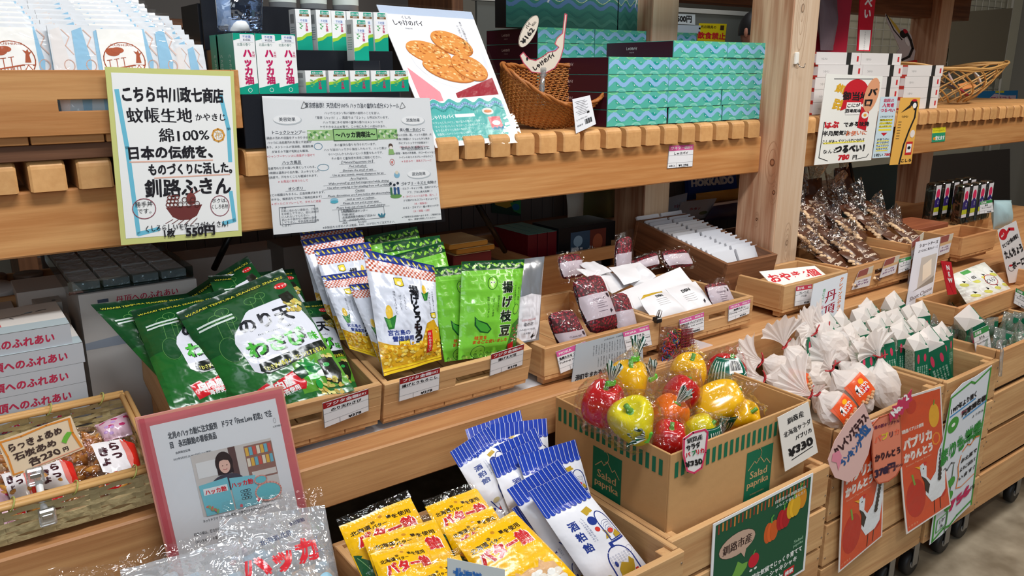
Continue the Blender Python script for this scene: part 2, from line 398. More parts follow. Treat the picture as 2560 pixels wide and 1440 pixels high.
KN.bake('wood_knots', flat([(PX-.0004, PY+PD, 2.45), (PX-.0004, PY, 2.45), (PX-.0004, PY, 0), (PX-.0004, PY+PD, 0)]), pm)
KN = Art(110, 2450)
for px_, py_, rx, ry in ((1966, 606, 4, 7), (2006, 20, 5, 10)):
    pp = at(px_, py_, PY); u_, v_ = (pp.x-PX)*1000, (2.45-pp.z)*1000
    KN.e((190, 160, 132), u_, v_, rx, ry)
    for k_ in (1, 2, 3.2, 4.6): KN.ring((176, 146, 118), .8, u_, v_+k_*6, rx*k_, ry*k_*2.6, n=30)
    KN.ring((110, 80, 60), 1, u_, v_, rx, ry)
KN.bake('wood_knots', flat([(PX, PY-.001, 2.45), (PX+PW, PY-.001, 2.45), (PX+PW, PY-.001, 0), (PX, PY-.001, 0)]), pm)
for x, y in ((1.732, 1.70), (3.70, 1.88), (4.05, 1.296), (-.35, 1.70), (-.35, 1.296)): post(x, y, 2.45)
ZT, ZB, YB = 1.077, .980, 1.362
part('front_beam', (-.6, YB, ZB), (PX+.001, YB+.09, ZT), BEAM[0], rack, .003)
part('front_beam', (PX+PW-.001, YB, ZB), (4.05, YB+.09, ZT), BEAM[0], rack, .003)
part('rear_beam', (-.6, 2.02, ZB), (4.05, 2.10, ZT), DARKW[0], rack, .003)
# slats of the top shelf: ends face the aisle
def slat_mesh(w, d=.78, h=.045):
    mb = MB(); r = .012; prof = [(0, 0), (0, h-r)]
    for i in range(1, 5):
        a = math.pi/2*i/4; prof.append((r-r*math.cos(a), h-r+r*math.sin(a)))
    prof += [(d-r, h), (d, h-r), (d, 0)]; N = len(prof)
    e = .0035
    vs = [(e, y, z) for y, z in prof]+[(w-e, y, z) for y, z in prof]
    vs += [(0, y+e*.6, z*.93+.001) for y, z in prof]+[(w, y+e*.6, z*.93+.001) for y, z in prof]
    fs = [(i, i+1, N+i+1, N+i) for i in range(N-1)]+[(N-1, 0, N, 2*N-1)]
    fs += [(i+1, i, 2*N+i, 2*N+i+1) for i in range(N-1)]+[(N+i, N+i+1, 3*N+i+1, 3*N+i) for i in range(N-1)]
    fs += [tuple(2*N+i for i in range(N)), tuple(3*N+i for i in reversed(range(N)))]
    mb.add(vs, fs, SLATM); return mb
SLATM = wood('cedar_slat', (216, 164, 106), (196, 140, 84), 1, sc=.6, ring=.15)
proto = slat_mesh(.048).build('slat', rack); proto.location = (-.262, YB-.014, ZT)
xs = [.115+.0628*i for i in range(-5, 27)]+[1.999+.0617*i for i in range(0, 33)]
for x in xs:
    if x+.048 > PX-.001 and x < PX+PW+.004: continue
    o = proto.copy(); COL.objects.link(o); o.parent = rack; o.location = (x, YB-.014+random.uniform(-.002, .002), ZT)
# upper shelf above the frame and the dark underside
part('upper_beam', (1.0, 1.38, 1.66), (PX, 1.44, 1.73), BEAM[0], rack)
part('upper_beam', (PX+PW, 1.33, 1.53), (4.05, 1.40, 1.60), BEAM[0], rack)
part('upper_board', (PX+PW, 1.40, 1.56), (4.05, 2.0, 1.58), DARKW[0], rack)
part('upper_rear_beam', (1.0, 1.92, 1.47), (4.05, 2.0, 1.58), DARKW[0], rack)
# lower plank shelf
YR = 1.10
part('shelf_plank', (-.6, YR, .568), (PX+2.2, YR+.06, .648), CRATE2[0], rack, .003)
part('shelf_board', (-.6, YR+.06, .628), (PX+2.2, 2.0, .646), CRATE2[0], rack, .001)
part('shelf_liner', (.30, YR+.055, .6462), (1.0, 1.5, .6475), mat('white_liner', (226, 226, 228), .35), rack, 0, 'white plastic liner sheet')
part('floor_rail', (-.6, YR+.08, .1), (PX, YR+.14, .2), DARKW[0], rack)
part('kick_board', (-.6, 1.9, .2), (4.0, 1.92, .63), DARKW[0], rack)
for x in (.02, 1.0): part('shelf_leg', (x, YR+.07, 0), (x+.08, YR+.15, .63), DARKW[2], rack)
# angled steel brace bars under the top shelf
IRON = mat('black_steel', (22, 22, 24), .35, .6)
def brace(a, b, r, label=None):
    o = MB().tube([a, b], r, IRON, 8).build('brace_bar', rack); return o
brace(at(575, 590, 1.45), at(535, 672, 1.50), .006)
brace(at(1195, 512, 1.5), at(1262, 628, 1.62), .007)
brace(at(2125, 410, 1.5), at(2140, 480, 1.6), .005)
# ================================================================ helpers for goods
BLK = (28, 26, 28); WHT = (242, 242, 240); RED = (196, 30, 44)
def pb(x0, yt, x1, yb, Y):
    xm, ym = (x0+x1)/2, (yt+yb)/2
    return at(x0, ym, Y).x, at(x1, ym, Y).x, at(xm, yb, Y).z, at(xm, yt, Y).z
def carton(name, w, d, h, m, front=None, left=None, top=None, label=None, cat=None, group=None, b=.0008, parent=None, sides=None, rz=0, loc=None, lid=None):
    "box with its front left bottom corner at the origin"
    mb = MB().box((0, 0, 0), (w, d, h), m, b)
    o = mb.build(name, parent); tag(o, label, cat, group)
    e = .0002
    if front: front.bake('front_print', flat([(0, -e, h), (w, -e, h), (w, -e, 0), (0, -e, 0)]), o)
    if left: left.bake('side_print', flat([(-e, d, h), (-e, 0, h), (-e, 0, 0), (-e, d, 0)]), o)
    if top: top.bake('top_print', flat([(0, d, h+e), (w, d, h+e), (w, 0, h+e), (0, 0, h+e)]), o)
    if loc: o.location = loc
    o.rotation_euler[2] = rz
    return o
def dup(o, loc, rz=None, label=None, group=None, name=None):
    c = copy_tree(o); c.location = loc
    if rz is not None: c.rotation_euler[2] = rz
    if label: c['label'] = label
    if group: c['group'] = group
    if name: c.name = name
    return c
def seat(o, *M): o.matrix_world = M[0]; return o
ZS = ZT+.0455     # top of the slats
# ---- wooden tray with hand towels
x0, x1, z0, z1 = at(-150, 260, 1.33).x, at(602, 250, 1.33).x, 1.158, 1.250
tray = empty('wooden_tray', None, 'shallow pine tray with a slot in its front, holding packed hand towels', 'tray')
th = .012
mb = MB()
sx0, sx1, sz0, sz1 = at(145, 265, 1.33).x, at(268, 265, 1.33).x+.09, 1.192, 1.2085
mb.box((x0, 1.33, z0), (x1-th, 1.33+th, sz0), BEAM[0], .001); mb.box((x0, 1.33, sz1), (x1-th, 1.33+th, z1), BEAM[0], .001)
mb.box((x0, 1.33, sz0-.001), (sx0, 1.33+th, sz1+.001), BEAM[0], 0); mb.box((sx1, 1.33, sz0-.001), (x1-th, 1.33+th, sz1+.001), BEAM[0], 0)
mb.build('front_board', tray)
part('side_board', (x1-th, 1.3296, z0), (x1, 1.75, z1), BEAM[1], tray, .001)
part('side_board', (x0-th, 1.33, z0), (x0, 1.75, z1), BEAM[1], tray, .001)
part('back_board', (x0, 1.738, z0), (x1-th, 1.75, z1+.05), BEAM[0], tray, .001)
bw4 = (x1-x0-.006)/4
for i in range(4): part('bottom_slat', (x0+bw4*i, 1.338, z0-.012), (x0+bw4*i+bw4-.003, 1.74, z0), BEAM[0], tray, .0008)
part('foot_rail', (x0+.01, 1.345, ZS), (x1-.012, 1.36, z0-.0125), DARKW[0], tray, .001)
part('foot_rail', (x0+.01, 1.70, ZS), (x1-.012, 1.715, z0-.0125), DARKW[0], tray, .001)
OR = (176, 84, 46); SB = (150, 196, 222); PK = (226, 186, 168)
def towel_art(W, em):
    a = Art(W, 146); a.r((228, 230, 232), 0, 0, W, 146); a.r((206, 224, 234), 0, 100, W, 146)
    rnd = random.Random(W)
    for i in range(int(W/26)):
        x = i*26
        a.p(SB if i % 3 else (232, 226, 222), x+2, 10, x+14, 4, x+20, 60, x+10, 140, x, 140)
        a.l(PK, 1.2, x+16, 8, x+24, 20, x+18, 34, x+26, 48); a.ring(PK, 1.2, x+19, 66, 6, 9); a.r(PK, x+14, 88, x+26, 90); a.r(PK, x+14, 94, x+24, 96)
    for x in em:
        a.r((246, 244, 238), x, 6, x+58, 130); a.ring(OR, 1.4, x+29, 58, 26, 30, n=28)
        a.e(OR, x+16, 44, 9, 7); a.e(OR, x+22, 41, 8, 5)
        for k in range(3): a.l(OR, 1, x+10+k*9, 78-k*2, x+10+k*9, 58-k*2); a.l(OR, 1, x+7+k*9, 58-k*2, x+13+k*9, 57-k*2)
        a.l(OR, 2, x+6, 74, x+40, 66, x+54, 66); a.l(OR, 1.5, x+6, 82, x+38, 75, x+54, 76)
        for k in range(9): a.l(OR, .8, x+8+k*3.6, 74-k*.8, x+8+k*3.6, 81-k*.8)
        a.p(OR, x+43, 62, x+45, 48, x+42, 42, x+46, 44, x+48, 40, x+49, 46, x+53, 43, x+49, 50, x+50, 62); a.r((246, 244, 238), x+42, 66, x+51, 84); a.ring(OR, 1, x+46, 74, 4, 8, n=4)
        a.e(OR, x+26, 84, 20, 2.5); a.t(OR, x+29, 34, 5, 'KUSHIRO', 'c', sx=1.4)
    return a
CLOTH = mat('white_gauze', (226, 228, 230), .8)
def towel(w, h, art, label, loc):
    o = MB().box((0, 0, 0), (w, .006, h), CLOTH, .002).build('hand_towel'); tag(o, label, 'towel', 'packed hand towels in the pine tray')
    art.bake('print', flat([(0, -.0003, h), (w, -.0003, h), (w, -.0003, 0), (0, -.0003, 0)]), o)
    f = MB().grid(lambda u, v: ((u*1.02-.01)*w, -.0022-.0008*abs(math.sin(u*9+v*3)), h*1.04*(1-v)), 10, 6, FTW)
    f.grid(lambda u, v: ((u*1.02-.01)*w, -.0025+.009*v, h*1.04-.002*v), 10, 1, FTW); f.build('clear_wrapper', o)
    o.location = loc; o.rotation_euler[0] = R(-14); return o
FTW = film('towel_film', fac=.05, bump=.3)
A1 = towel_art(156, [58]); A2 = towel_art(60, [])
w1 = at(445, 120, 1.345).x-at(128, 120, 1.345).x
cols = [(at(128, 120, 1.345).x-w1+.030, w1, .132, A1, 9, 'left'), (at(128, 120, 1.345).x, w1, .132, A1, 9, 'middle'), (at(442, 120, 1.345).x, .046, .112, A2, 7, 'right')]
for x, w, h, A, nr, nm in cols:
    p = None
    for i in range(nr):
        loc = (x+random.uniform(-.004, .004), 1.350+.030*i+.013*(nm == 'left'), 1.186+.0088*i+(0 if nm != 'right' else -.006))
        if p is None: p = towel(w, h, A, 'foremost cellophane-wrapped printed hand towel in the %s file of the tray' % nm, loc)
        else:
            c = dup(p, loc); c['label'] = '%s printed hand towel from the front in the %s file of the tray' % (ORD[i], nm)
# ---- handwritten towel sign
a = Art(100, 136); B = (30, 28, 34); a.hand = .035
a.r(WHT, 4, 4, 97, 131)
SBL = (110, 190, 214)
a.l(SBL, 3.4, 7, 17, 11, 60, 14, 128, 30, 125); a.l(SBL, 3.4, 88, 20, 93, 46, 93, 72); a.l(SBL, 3.4, 92, 98, 94, 122, 84, 124)
a.t(B, 11, 24, 12, 'こちら中川政七商店', b=.03, w=79, rot=.0)
a.t(B, 13, 40, 12.5, '蚊帳生地', b=.022, w=50); a.t(B, 66, 39, 6.5, 'かやきじ', b=.02)
a.t(B, 36, 55, 11.5, '綿100%', b=.024, w=40); a.ring((222, 160, 70), 1.6, 84, 51, 5, 5, n=8); a.t((222, 180, 110), 84, 53.5, 7, '布', 'c')
a.t(B, 12, 68, 10.5, '日本の伝統を、', b=.035, w=66); a.t(B, 26, 81, 9.5, 'ものづくりに活した。', b=.03, w=68)
a.l((230, 180, 160), 1, 12, 71, 78, 71); a.l((230, 180, 160), 1, 30, 84, 92, 83)
a.t(B, 22, 98, 15, '釧路ふきん', b=.026, w=70)
a.ring((150, 90, 100), .7, 20, 108, 9, 8); a.t(B, 20, 106, 4.6, '勝手丼', 'c'); a.t(B, 20, 111.5, 4.6, 'です。', 'c')
a.ring((150, 90, 100), .7, 82, 109, 8, 8.5); a.t(B, 82, 106, 4, 'ボクは、', 'c'); a.t(B, 82, 111, 4, 'くしろ名物', 'c', sx=.75)
a.p((112, 52, 50), 37, 108, 67, 107, 62, 116, 56, 119, 48, 119, 42, 116); a.e((130, 62, 58), 58, 102, 4, 5); a.l((130, 62, 58), .7, 60, 98, 66, 95); a.l((130, 62, 58), .7, 57, 98, 60, 93)
for i in range(9): a.ring((120, 62, 56), .8, 39+(i % 3)*3+(i//3)*.8, 106-(i//3)*3, 1.6, n=8)
for i in range(5): a.ring((90, 60, 56), .6, 49+i*3.4, 106-(i % 2)*3.6, 2, n=8)
for i in range(5): a.l((112, 52, 50), .5, 36+i*5, 121+.6*i, 42+i*5, 118)
a.t(B, 20, 126.5, 6, 'くしろらしいモチーフがたくさん！', b=.02, w=68)
a.ring((190, 190, 190), .3, 68, 127.5, 13, 4, n=4, a0=.785, a1=7.07)
a.t(B, 34, 135-3.5, 7, '1枚', b=.03); a.t(B, 52, 132.4, 9.5, '550円', b=.035, w=24)
s1 = sheet('handwritten_sign', Q((262, 167), (584, 178), (605, 590), (303, 613), 1.318, 1.322), (206, 208, 130), a,
   'tall handwritten card with a yellow border and a drawn seafood bowl, priced 550 yen', 'sign', th=.002)
# ---- black stepped stand with mint oil boxes
BP = mat('black_acrylic', (26, 28, 34), .3, 0, .5)
st = empty('display_stand', None, 'black stepped stand carrying green and white mint oil cartons', 'stand')
sx0, sx1 = .4315, at(1002, 260, 1.345).x
z1s = at(600, 236, 1.345).z; z2s = at(800, 126, 1.455).z; z3s = at(780, 22, 1.555).z
part('step', (sx0, 1.345, ZS), (sx1, 1.445, z1s), BP, st, .001); part('step', (sx0+.005, 1.445, ZS), (sx1+.04, 1.545, z2s), BP, st, .001)
part('step', (sx0, 1.545, ZS), (sx1, 1.655, z3s), BP, st, .001)
part('back_panel', (sx0+.002, 1.53, z2s), (sx0+.07, 1.534, z3s+.03), BP, st, .0005)
GT = (0, 158, 130); MG = (196, 20, 92)
WB = mat('white_board', (232, 234, 234), .4)
wA = at(641, 160, 1.346).x-at(588, 160, 1.346).x; hA = at(610, 83, 1.346).z-z1s
a = Art(45, 120, 2); a.r(WHT, 0, 0, 45, 120); a.p(GT, 0, 0, 45, 0, 45, 3, 0, 14); a.p(GT, 0, 108, 45, 98, 45, 120, 0, 120); a.t((90, 130, 120), 7, 24, 6, '北国の香り', w=28)
a.v(MG, 27, 30, 18, 'ハッカ油', gap=.98, b=.05, sx=1.1); a.t(MG, 40, 40, 6, '天', 'c', .02); a.t(MG, 40, 46, 6, '然', 'c', .02); a.ring(WHT, .8, 27, 112, 4)
a.r((236, 238, 242), 14, 2, 42, 17); a.t((70, 110, 190), 28, 9, 6, '不老園', 'c'); a.t((60, 60, 80), 28, 15, 6, '¥1036', 'c', .01)
sd = Art(30, 120, 2); sd.r(GT, 0, 0, 30, 120); sd.v((210, 235, 228), 15, 40, 9, 'ハッカ油', b=.02)
mbx = carton('mint_oil_carton', wA, .045, hA, WB, a, sd, None, 'large white and green mint oil carton, first from the left on the lowest step', 'carton', 'large mint oil cartons', loc=(at(588, 160, 1.346).x, 1.346, z1s))
dup(mbx, (at(643, 160, 1.346).x, 1.346, z1s), label='large white and green mint oil carton, second from the left on the lowest step')
dup(mbx, (at(692, 160, 1.346).x, 1.346, z1s), label='large white and green mint oil carton nearest the small cartons on the lowest step')
dup(mbx, (at(588, 160, 1.346).x+.001, 1.394, z1s), label='large mint oil carton half hidden behind the first one')
dup(mbx, (at(588, 160, 1.346).x+.001, 1.43, z1s), label='large mint oil carton farthest back at the left edge of the stand')
def mint_art(h):
    a = Art(50, h, 2); a.r(WHT, 0, 0, 50, h); a.r(GT, 14, 2, 42, 12); a.t(WHT, 28, 10, 7, '天然ハッカ油', 'c', .02, w=24); a.r((130, 96, 60), 12, 13, 44, 19); a.t(WHT, 28, 18, 5, '携帯用', 'c')
    a.p((168, 208, 60), 0, h-34, 16, h-36, 32, h-46, 50, h-50, 50, h, 0, h); a.p(GT, 0, h-24, 18, h-28, 34, h-38, 50, h-40, 50, h, 0, h)
    for k in range(5): a.e((96, 176, 110), 16+(k % 2)*5-2, 30+k*5, 4, 1.8, rot=.5-(k % 2))
    a.v(MG, 34, 26, 8.5, 'ハッカ油', gap=.95, b=.04); return a
sd2 = Art(30, 70, 2); sd2.r((226, 230, 230), 0, 0, 30, 70)
for k in range(9): sd2.r(BLK, 6+k*2, 8, 7+k*2, 24)
for k in range(6): sd2.r((120, 150, 150), 6, 30+k*4, 24, 31+k*4)
xb = [764, 822, 876, 928, 976]; wS = at(818, 205, 1.35).x-at(766, 205, 1.35).x; hS = at(800, 176, 1.35).z-z1s
p = None
nm = ['first', 'second', 'third', 'fourth', 'fifth']
aS = mint_art(70)
for i, x in enumerate(xb):
    lb = 'small square mint oil carton, %s from the left in the low front row' % nm[i]; loc = (at(x, 205, 1.35).x, 1.35, z1s)
    if p is None: p = carton('mint_oil_carton', wS*.98, .04, hS, WB, aS, sd2, None, lb, 'carton', 'small mint oil cartons', loc=loc)
    else: dup(p, loc, label=lb)
aT = mint_art(110)
hT = at(780, 24, 1.46).z-z2s; wT = at(784, 75, 1.46).x-at(742, 75, 1.46).x; p = None
for i, (x, dy) in enumerate([(741, 0), (790, -.004), (830, 0), (868, 0), (900, 0), (932, -.006)]):
    lb = 'tall slim mint oil carton, %s from the left in the upper row' % (nm+['last'])[i]; loc = (at(x, 75, 1.46).x, 1.46+dy, z2s)
    if p is None:
        aT.r((240, 242, 246), 6, 24, 44, 36); aT.t((80, 120, 190), 25, 33, 8, '不老園', 'c')
        p = carton('mint_oil_carton', wT*.9, .03, hT, WB, aT, sd2, None, lb, 'carton', 'tall mint oil cartons', loc=loc)
    else: dup(p, loc, label=lb)
f0 = at(884, 120, 1.395)
dup(p, (f0.x, 1.393, z1s+.055), label='single tall mint oil carton standing forward between the two rows')
part('riser_block', (f0.x-.004, 1.391, z1s), (f0.x+.05, 1.432, z1s+.0548), BP, st, .0005)
for i, x in enumerate((707, 784, 864)):
    mb = MB(); r = .026; mb.lathe([(0, 0), (r, 0), (r, .06), (r+.002, .061), (r+.002, .066), (0, .066)], WB, n=28); o = mb.build('tin_can')
    MB().lathe([(r+.0004, .012), (r+.0004, .045)], mat('can_label', (206, 214, 206), .4), n=28).build('label_band', o)
    o.location = V((at(x, 15, 1.6).x, 1.6, z3s)); tag(o, 'white round tin on the top step of the black stand, %s from the left' % nm[i], 'tin', 'white tins on the black stand')
# hanging bag with tubes
q = Q((535, -60), (660, -60), (655, 82), (545, 80), 1.45)
bg = bag('clear_pouch', q, .03, film('blue_film', (196, 214, 240), .16), None, 'clear bluish pouch holding white bottles, above the large mint oil cartons', 'pouch', seed=5)
mb = MB(); a = at(565, 70, 1.452); mb.lathe([(0, 0), (.012, 0), (.012, .05), (0, .05)], WB, (a.x, a.y+.005, a.z+.004), 16); mb.build('bottle', bg)
mb = MB(); a = at(600, 78, 1.452); mb.lathe([(0, 0), (.018, 0), (.018, .016), (.015, .018), (0, .018)], WB, (a.x, a.y+.003, a.z), 16); mb.build('jar_lid', bg)
ar = Art(40, 60, 1); ar.v(BLK, 12, 4, 10, '北海道', b=.03); ar.v((60, 80, 90), 24, 14, 8, '薄荷', b=.03); ar.bake('print', flat(Q((608, 10), (650, 10), (648, 76), (606, 76), 1.435)), bg)
# ---- laminated info sheet
a = Art(220, 165)
T1 = (80, 84, 92); RD = (214, 96, 110)
a.t(T1, 112, 13, 7, '清涼感抜群！天然成分100％ ハッカ油の爽快な成分メントール', 'c', .01, w=124)
for x in (45, 175): a.l((90, 90, 90), .6, x, 14, x+4, 6, x+8, 12, x+3, 14, x, 14)
for i, s in enumerate(['ハッカとはシソ科の植物の総称のことを言い、', '「薄荷（ハッカ）」、英語では「ミント」と呼ばれています。', 'ハッカ油にある独特の爽快な香りはメントールで', 'ケガやかゆみ止め等で、この他にも多くの成分があり、', '', '', '', 'あの爽快な香りを作られています。', 'ハッカ油はハッカから抽出したもので、ハッカ草か', 'ら1～2%しかとれないという貴重なものです。', 'その香りと爽快感を是非ご堪能ください。']):
    if s: a.t(T1, 110, 21+i*5.6, 3.6, s, 'c')
a.r((168, 206, 140), 50, 40, 168, 53)
for i in range(22):
    x = 52+i*2.4 if i < 11 else 142+(i-11)*2.4
    a.e((86, 148, 80) if i % 2 else (226, 236, 214), x, 46+(i % 3-1)*3, 2.2, 1.3, rot=i)
a.r((60, 90, 60), 82, 39, 140, 54); a.r((164, 210, 140), 83, 40, 139, 53); a.t((26, 40, 26), 111, 49.5, 8, '～ハッカ満喫法～', 'c', .03, w=52)
for i, s in enumerate(['【 Natural Peppermint Oil 】', 'Feel refreshed', 'Eliminate the smell of cats', 'Use as wet towels, sweaty shampoos for an', 'As a fragrance', 'Wake yourself up and feel invigorated while driving', 'Use when camping or for smelling from soft or fishing', 'Caution', 'Please discontinue use if you notice skin abnormalities', 'such as rash or redness', 'Please do not put in your eyes', 'Please keep out of reach of small children']):
    a.t(T1, 110, 82+i*5.2, 3.8, s, 'c', .01, sh=.2); a.l(T1, .25, 110-len(s)*.9, 83+i*5.2, 110+len(s)*.9, 83+i*5.2)
def blob(x, y, s): a.e((196, 202, 206), x+.8, y+.8, 17, 6); a.e((248, 248, 248), x, y, 16.5, 5.5); a.t(T1, x, y+1.8, 5, s, 'c', .02)
blob(27, 27, '美容効果'); blob(192, 29, '消臭効果'); blob(193, 100, '退治効果')
def para(x, y, hd, L, red=None, sz=3.6, al='c'):
    if hd: a.t(T1, x, y, 4.6, hd, al, .02); a.l(T1, .3, x-12, y+1, x+12, y+1)
    for i, s in enumerate(L): a.t(T1, x, y+6+i*5.4, sz, s, al, .01)
    if red: a.t(RD, x, y+6+len(L)*5.4, 3.3, red, al)
para(28, 44, 'トニックシャンプー', ['頭皮の汚れや皮脂をすっきりさせる。', 'ハッカには皮膚汚れを落とす効果が', 'あり、メントールの清涼感、殺菌効果', 'があるので抜け毛防止も解消。'], '※シャンプーやリンスに適量ずつ混ぜて', 3.3)
para(28, 80, 'ハッカ風呂', ['皮膚汚れと汗の臭いも落としてくれる。', '暑い時期は温泉から出た後、スッキリとした', '爽快感で、汗をかくことも軽減されます。'], '※ お風呂に数滴たらして', 3.3)
para(30, 112, 'オシボリ', ['手などの殺菌はもちろん、広島効果があります。', '（ホテル、喫茶店などでもご使用出来ます）'], '※ ボトルにスプレーして、タオルに適量', 3.3)
a.ring(T1, .6, 30, 143, 30, 15, n=4, a0=.785, a1=7.07)
for i, s in enumerate(['注意', 'お肌に合わない場合は、ご使用', 'を中断して下さい。目には絶対', 'に入れないでください。', '肌のやや弱かない場所に保存', 'して下さい。不良品等は返品致', 'します。']): a.t(T1, 11, 134.5+i*3.6, 3.2, s)
para(190, 43, '臭い靴・衣のくに', ['天臭いの対象、靴、ペットの寝床、犬', '防臭と除菌に！シュッとひと吹き', '外にプッシュで十分効果あり！'], '（サンクス）・ 消臭スプレー', 3.2)
para(192, 67, '室内の芳香剤などに', ['お部屋・車内の芳香剤、クローゼットなどに', 'トイレのあとのスプレーがわりに！'], '※ お好みで・ 消臭スプレーに', 3.2)
para(192, 114, 'ゴキブリ・ネズミ 虫除け', ['釣り・ゴルフ・キャンプ等、虫除けスプレーに！', 'アブ、ブヨに絶大効果！！'], '※（水にシュッと出す量、肌へ…）', 3.2)
para(192, 130, None, ['クマ除けにもスプレーをシュッと！'], '（水・精製水）', 3.2); para(192, 140, None, ['ネズミ・ゴキブリ・蟻の寄せつけず！'], '（水・精製・5滴）', 3.2)
a.t(T1, 192, 158, 2.8, '※ご使用方法は目安であります。ご使用方法に', 'c', .01); a.t(T1, 192, 162, 2.8, '従い、適量を使用してください。', 'c', .01)
a.t(T1, 84, 147-3, 4, '【発売元】'); a.ring(T1, .4, 110, 148, 42, 10.5, n=4, a0=.785, a1=7.07)
for i, s in enumerate(['小沢物産流通センター', '〒085-0813', '北海道釧路市春採4丁目28-36', 'TEL　(0154)42-3053', 'FAX　　　　42-3232']): a.t(T1, 84, 148-3.2+i*3.6, 3.4, s, b=.01, sh=.15)
for k in range(3): a.e((60, 130, 150), 133+k*3, 152, 1.2, 3, rot=(k-1)*.6)
a.t(T1, 106, 163, 3.4, '※本製品をお求めの方は電話、FAX、はがきにてご注文下さい。', 'c')
a.ring((90, 140, 170), .6, 62, 60, 5, 4); a.ring((120, 160, 180), .6, 66, 86, 7, 4); a.e((150, 200, 220), 76, 128, 5, 3); a.e((90, 180, 200), 76, 130, 5, 2)
a.e((90, 70, 60), 157, 62, 3, 3.4); a.e((246, 236, 226), 157, 64, 2.2); a.p((150, 190, 120), 154, 66, 160, 66, 161, 73, 153, 73)
a.ring((190, 90, 80), .6, 157, 83, 3, 4); a.e((224, 120, 110), 157, 83, 1.2, 2); a.e((140, 190, 214), 162, 100, 4, 4); a.e((230, 220, 200), 162, 97, 2.4)
a.e((110, 160, 90), 158, 128, 8, 3); [(a.e((40, 50, 60), 152+k*5, 113+abs(k-1)*-2, 1.8), a.r((50, 90, 140) if k else (70, 120, 90), 150.5+k*5, 116, 153.5+k*5, 126)) for k in range(3)]
lam = sheet('laminated_notice', Q((655, 240), (1074, 245), (1104, 549), (684, 587), 1.341, 1.330), (238, 239, 240), a,
   'wide laminated leaflet on ways to use mint oil, leaning before the stand', 'notice', th=.0008)
fq = Q((650, 236), (1077, 241), (1110, 553), (679, 592), 1.341, 1.329); ff = flat(fq)
mb = MB(); mb.grid(lambda u, v: ff(u, v, .0035+.003*math.sin(5*u+2*v)), 24, 12, film('laminate', fac=.07, rough=.05, bump=.12, bs=14)); mb.build('laminate_film', lam)
# ---- poster of the pastry on the top shelf
TQ = (78, 178, 172)
def wave(a, c, w, x0, x1, y, amp, per, ph=0, fill=None):
    n = int((x1-x0)/per*8)+1; q = []
    for i in range(n+1):
        x = x0+(x1-x0)*i/n; q += [x, y+amp*math.sin(2*math.pi*(x-x0)/per+ph)]
    if fill is not None:
        vs = [(q[2*i], q[2*i+1]) for i in range(n+1)]+[(q[2*i], fill) for i in range(n+1)]
        a.put(c, vs, [(i, i+1, n+2+i, n+1+i) for i in range(n)])
    else: a.l(c, w, *q)
a = Art(240, 340, 1)
a.r((252, 250, 250), 0, 0, 240, 340); a.r((190, 204, 224), 0, 0, 240, 20)
a.r((236, 236, 240), 12, 22, 228, 215)
a.p((236, 150, 160), 12, 150, 70, 210, 70, 232, 12, 236); a.p((160, 30, 50), 110, 214, 228, 176, 228, 220, 110, 226)
a.p((250, 250, 250), 30, 90, 150, 50, 222, 110, 214, 178, 130, 206, 60, 180); a.e((244, 243, 244), 124, 124, 92, 66)
rnd = random.Random(4)
for cx, cy, rx, ry, rt in ((82, 112, 54, 26, .25), (152, 88, 52, 28, .35), (118, 156, 66, 27, .25), (174, 150, 46, 30, .4)):
    a.e((196, 112, 42), cx, cy+2, rx+1, ry+1, 26, rt); a.e((228, 152, 74), cx, cy, rx, ry, 26, rt)
    a.k += 1; kk = a.k
    for i in range(70):
        r_ = rnd.random()**.5; t_ = rnd.random()*6.28; dx, dy = rx*r_*.93*math.cos(t_), ry*r_*.9*math.sin(t_)
        a.e(rnd.choice([(246, 200, 128), (238, 178, 98), (206, 120, 48), (250, 216, 156), (182, 92, 34)]), cx+dx*math.cos(rt)-dy*math.sin(rt), cy+dx*math.sin(rt)+dy*math.cos(rt), 2+3*rnd.random(), 1.2+1.6*rnd.random(), 6, rt); a.k = kk+(i % 7)*.3
    a.k = kk+2
a.t(BLK, 60, 30, 8, 'くしろ', 'c', .02); a.t(BLK, 60, 46, 15, 'しゃけのパイ', 'c', .02, w=72); a.t((120, 120, 120), 56, 56, 4, 'SYAKE PIE', 'c')
a.v(BLK, 196, 30, 6, '香ばしい生地とサケのうまみが', b=.0); a.v(BLK, 186, 38, 6, 'いっぱい。「お土産に」', b=.0)
wave(a, TQ, 0, 12, 228, 232, 5, 42, 0, 328); wave(a, (236, 244, 244), 1.2, 12, 228, 232, 5, 42); wave(a, (150, 190, 228), 6, 12, 228, 244, 5, 42, .5); wave(a, (60, 160, 156), 3, 12, 228, 252, 5, 42, .9)
a.t((250, 250, 250), 50, 274, 11, 'しゃけのパイ', 'c', .02); a.r((240, 246, 246), 84, 265, 138, 273)
for i, s in enumerate(['サクッとしたパイと、鮭の旨みが香ばしい香り。', '「きょうのおいしい」をさがして、おやつにどうぞ。', 'お子さんやママと食卓の角にも「アリ！」', '釧路発しゃけのパイの新しい味わい。', '新しい「美しさ」をこだわりの素材のなかに。']): a.t((226, 244, 242), 18, 286+i*9, 6.2, s)
a.e((226, 226, 220), 178, 262, 16, 9); a.e((220, 140, 90), 178, 262, 11, 4); a.r((222, 96, 108), 172, 276, 206, 306); a.e((250, 240, 240), 190, 292, 12, 6); wave(a, (90, 180, 214), 5, 172, 206, 306, 2, 12)
pq = Q((941, 12), (1178, 30), (1300, 350), (1089, 370), 1.50, 1.352)
ps = sheet('pastry_poster', pq, (246, 246, 248), a, 'leaning laminated poster photograph of golden salmon-shaped pastries', 'poster', th=.0015, gloss=1)
fq = Q((938, 9), (1182, 27), (1308, 358), (1088, 376), 1.498, 1.35); ff = flat(fq)
